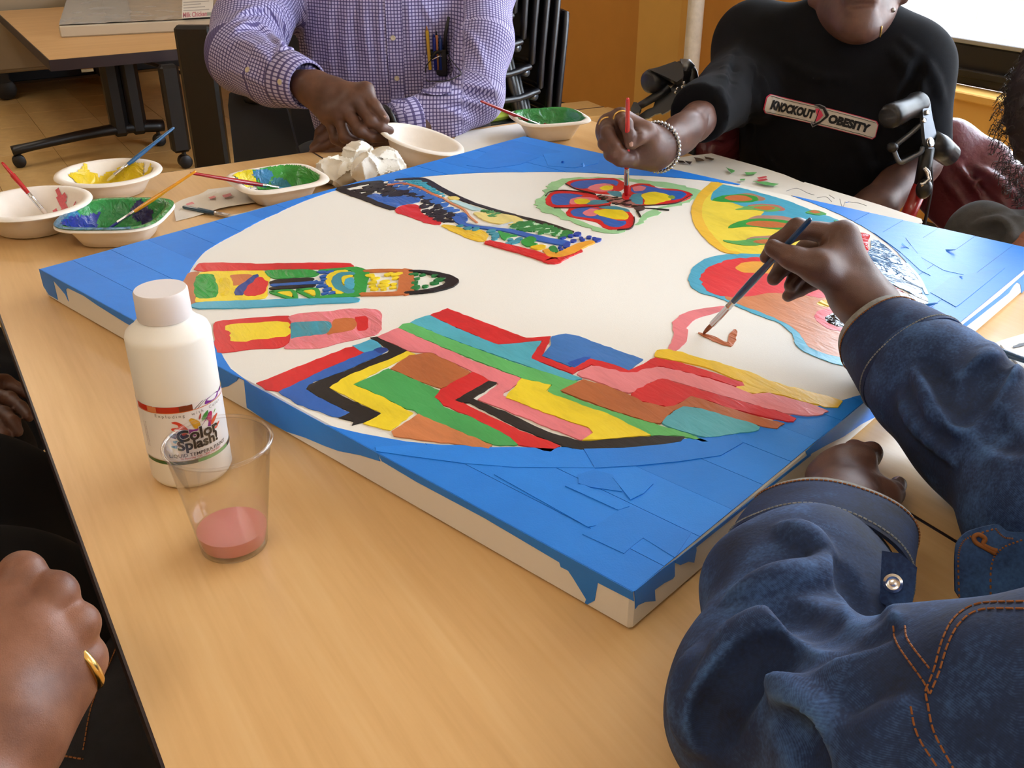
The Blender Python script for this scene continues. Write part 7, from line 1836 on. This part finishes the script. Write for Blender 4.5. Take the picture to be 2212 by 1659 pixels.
# rolling cabinet against the far wall
M['cab'] = mat('grey_brown_laminate', '#9a8a72', .5, var=.05, vs=6)
cb = empty('rolling_cabinet', (.1, 6.72, 0)); tag(cb, 'low grey-brown rolling cabinet against the far wall', 'cabinet')
cz0 = .16
obj('cabinet_body', MB().box(V(-1.2, 6.45, cz0), V(1.28, 6.98, 1.15), ch=.008), M['cab'], cb)
for x in (-.8, -.02, .75): obj('door', MB().box(V(x-.38, 6.435, cz0+.02), V(x+.38, 6.45, 1.12), ch=.004), M['cab'], cb)
for x in (-1.0, .52, 1.15):
    for y in (6.52, 6.9):
        obj('caster', MB().lathe([(0, -.02), (.05, -.02), (.06, -.015), (.06, .015), (.05, .02), (0, .02)], 20, (0, 0, 0), M=lambda p: V(x, y, .062)+V(p[0], p[2], p[1])).box(V(x-.03, y-.03, .1), V(x+.03, y+.03, cz0)), M['black_plastic'], cb, True, 40)

# ------------------------------------------------------------------ stacked black chairs
_fh = nrm(FWD*V(1, 1, 0)); fC = nrm(-RGT*.78*V(1, 1, 0)-_fh*.55); sC = np.cross(V(0, 0, 1), fC)          # forward (to the left in view) and sideways
M['chair_black'] = mat('black_chair_shell', '#131217', .35)
rb0 = dd(1064, 150, 3.25); stackz = .0
def make_chair(base):
    r = empty('stacking_chair', base)
    X3 = lambda f, s, z: base+fC*f+sC*s+V(0, 0, z)
    n, m = 13, 13
    top = np.array([[X3(.46*i/(n-1), (j/(m-1)-.5)*.46, .42-.018*math.sin(math.pi*j/(m-1))-.03*max(0, i/(n-1)-.8)*5*.35+.03*max(0, .15-i/(n-1))*6*.5) for j in range(m)] for i in range(n)])
    mb = MB().grid(top); mb.grid((top-V(0, 0, .016))[::-1]); 
    rim_ = [top[0, j] for j in range(m)]+[top[i, m-1] for i in range(1, n)]+[top[n-1, j] for j in range(m-2, -1, -1)]+[top[i, 0] for i in range(n-2, -1, -1)]
    mb.tube([p-V(0, 0, .008) for p in rim_], .010, 8, False)
    obj('seat', mb, M['chair_black'], r, True, 60)
    bk = np.array([[X3(-.01-.05*(i/12)**1.6+.035*math.cos((j/12-.5)*2.2)*0-.03*math.cos((j/12-.5)*math.pi), (j/12-.5)*(.44-.05*(i/12)**3), .44+.36*i/12) for j in range(13)] for i in range(13)])
    b2 = MB().grid(bk); b2.grid((bk-fC*.014)[::-1])
    rim2 = [bk[0, j] for j in range(13)]+[bk[i, 12] for i in range(1, 13)]+[bk[12, j] for j in range(11, -1, -1)]+[bk[i, 0] for i in range(11, -1, -1)]
    b2.tube([p-fC*.007 for p in rim2], .012, 8, False)
    obj('backrest', b2, M['chair_black'], r, True, 60)
    for f, s, df in ((.40, -.20, .06), (.40, .20, .06), (.03, -.20, -.10), (.03, .20, -.10)):
        obj('leg', MB().tube([X3(f, s, .41), X3(f+df, s*1.12, .01)], .0115, 12), M['dark_metal'], r, True)
    for s in (-.20, .20): obj('side_rail', MB().tube([X3(.03, s, .41), X3(.40, s, .41)], .0115, 10), M['dark_metal'], r, True)
    obj('seat_rim_highlight' if 0 else 'rear_bumper', MB().tube([X3(-.005, -.21, .405), X3(-.012, 0, .405), X3(-.005, .21, .405)], .013, 10), M['chrome'] if 0 else M['grey_alu'], r, True)
    return r
nCh = 7; base0 = V(rb0[0], rb0[1], 0)-fC*.034*2.5
M['blue_fab'] = mat('blue_upholstery', '#1f3f6e', .85, bs=600, bstr=.3); M['lime'] = mat('lime_fabric', '#a3b03a', .85, bs=600, bstr=.3)
ch0 = make_chair(base0)
ordn = ['lowest chair of the black stack, with a blue seat pad', 'second chair of the black stack from the floor, with a lime seat pad', 'third chair of the black stack from the floor, with a blue seat pad', 'fourth black chair from the floor in the stack behind the checked shirt', 'fifth black chair from the floor in the stack behind the checked shirt', 'sixth black chair from the floor in the stack behind the checked shirt', 'topmost black chair of the stack behind the checked shirt']
for k in range(nCh):
    off = Vector(fC*.034*k+V(0, 0, .078*k))
    if k == 0: r = ch0
    else:
        r = ch0.copy(); col.objects.link(r); r.location = Vector(base0)+off
        for c in ch0.children:
            if c.name.startswith('seat_pad'): continue
            d = c.copy(); col.objects.link(d); d.parent = r; d.matrix_parent_inverse = c.matrix_parent_inverse.copy()
    if k < 3:
        bb = base0+np.array(off)
        obj('seat_pad', MB().box(V(.03, -.20, .42), V(.45, .20, .452), M=lambda p: bb+fC*p[0]+sC*p[1]+V(0, 0, p[2]), ch=.012), M['lime' if k == 1 else 'blue_fab'], r)
    tag(r, ordn[k], 'chair', 'stacked chairs')

# ------------------------------------------------------------------ boxes by the window wall
M['card'] = mat('brown_cardboard', '#b98d4e', .8, var=.06, vs=20); M['box_grey'] = mat('grey_box', '#8a847c', .7)
M['box_label'] = mat('pale_label', '#9a948a', .6)
def carton(px, zt, w, d, label, m, rot=.0):
    p = at(px[0], px[1], zt); r = empty('carton', (p[0], p[1], 0)); tag(r, label, 'box', 'boxes on the floor')
    ca, sa = math.cos(rot), math.sin(rot)
    X5 = lambda q: V(p[0]+q[0]*ca-q[1]*sa, p[1]+q[0]*sa+q[1]*ca, q[2])
    b = obj('box_body', MB().box(V(-w/2, -d/2, 0), V(w/2, d/2, zt), M=X5, ch=.003), m, r)
    obj('flap_seam', MB().box(V(-w/2, -.004, zt), V(w/2, .004, zt+.001), M=X5), M['edge'], r)
    obj('paper_label', MB().box(V(-w*.42, -d/2-.0015, zt*.1), V(w*.4, -d/2, zt*.92), M=X5), M['box_label'], r)
    return r
carton((1256, 236), .30, .22, .28, 'grey-sided carton by the window wall, left of the brown one', M['card'], -.1)
carton((1312, 252), .28, .26, .28, 'brown cardboard carton beside the green painted bowl', M['card'], .1)

# ------------------------------------------------------------------ black armchair of the man in the checked shirt
ac = empty('armchair', (.95, 2.28, 0)); tag(ac, 'black office armchair under the person in the checked shirt', 'chair')
X6 = lambda p: V(.95, 2.26, 0)+axA*V(1, 1, 0)*p[0]+fA*V(1, 1, 0)*p[1]+V(0, 0, p[2])
M['arm_black'] = mat('black_mesh_fabric', '#0f0f12', .7)
obj('seat', MB().box(V(-.27, -.24, .36), V(.27, .27, .42), M=X6, ch=.025), M['arm_black'], ac)
obj('backrest', MB().box(V(-.25, -.30, .50), V(.25, -.26, .92), M=X6, ch=.018), M['arm_black'], ac)
pa0, pa1, pa2 = dd(545, 212, 2.08), dd(620, 206, 1.99), dd(700, 226, 1.90)
arm_ = obj('armrest', MB().tube(bez([pa0, pa1, pa2], 6), [.022]*13, 12, flat=.6), M['rubber'], ac, True)
obj('armrest_end', MB().tube([pa2, pa2+(pa2-pa1)*.12-V(0, 0, .015)], [.016, .012], 10), M['rubber'], arm_, True)
obj('orange_trim', MB().tube([pa2+V(.006, -.006, .012), pa2+V(.016, -.012, -.012)], .004, 6), mat('orange_trim', '#c9653a', .5), arm_, True)
sp = [onp(x, y, dd(560, 280, 2.10), -FWD) for x, y in ((497, 200), (560, 205), (622, 225), (640, 300), (655, 350), (640, 420), (520, 420), (512, 330))]
obj('side_panel', MB().slab(_round(sp), -FWD, .03), M['arm_black'], ac)
obj('armrest', MB().tube([X6(V(.29, -.15, .62)), X6(V(.29, .2, .62))], .022, 12, flat=.6), M['rubber'], ac, True)
for s in (-.29, .29): obj('arm_post', MB().box(V(s-.012, -.03, .38), V(s+.012, .03, .61), M=X6, ch=.004), M['dark_metal'], ac)
obj('gas_column', MB().tube([X6(V(0, 0, .10)), X6(V(0, 0, .37))], .028, 14), M['dark_metal'], ac, True)
for k in range(5):
    a = 2*math.pi*k/5+.3; e_ = X6(V(.30*math.cos(a), .30*math.sin(a), .075))
    lg = obj('base_leg', MB().tube([X6(V(0, 0, .11)), e_], [.03, .02], 10), M['dark_metal'], ac, True)
    obj('caster', MB().ball(e_-V(0, 0, .047), (.027, .027, .027)), M['black_plastic'], lg, True)
print('script done', len(bpy.data.objects))
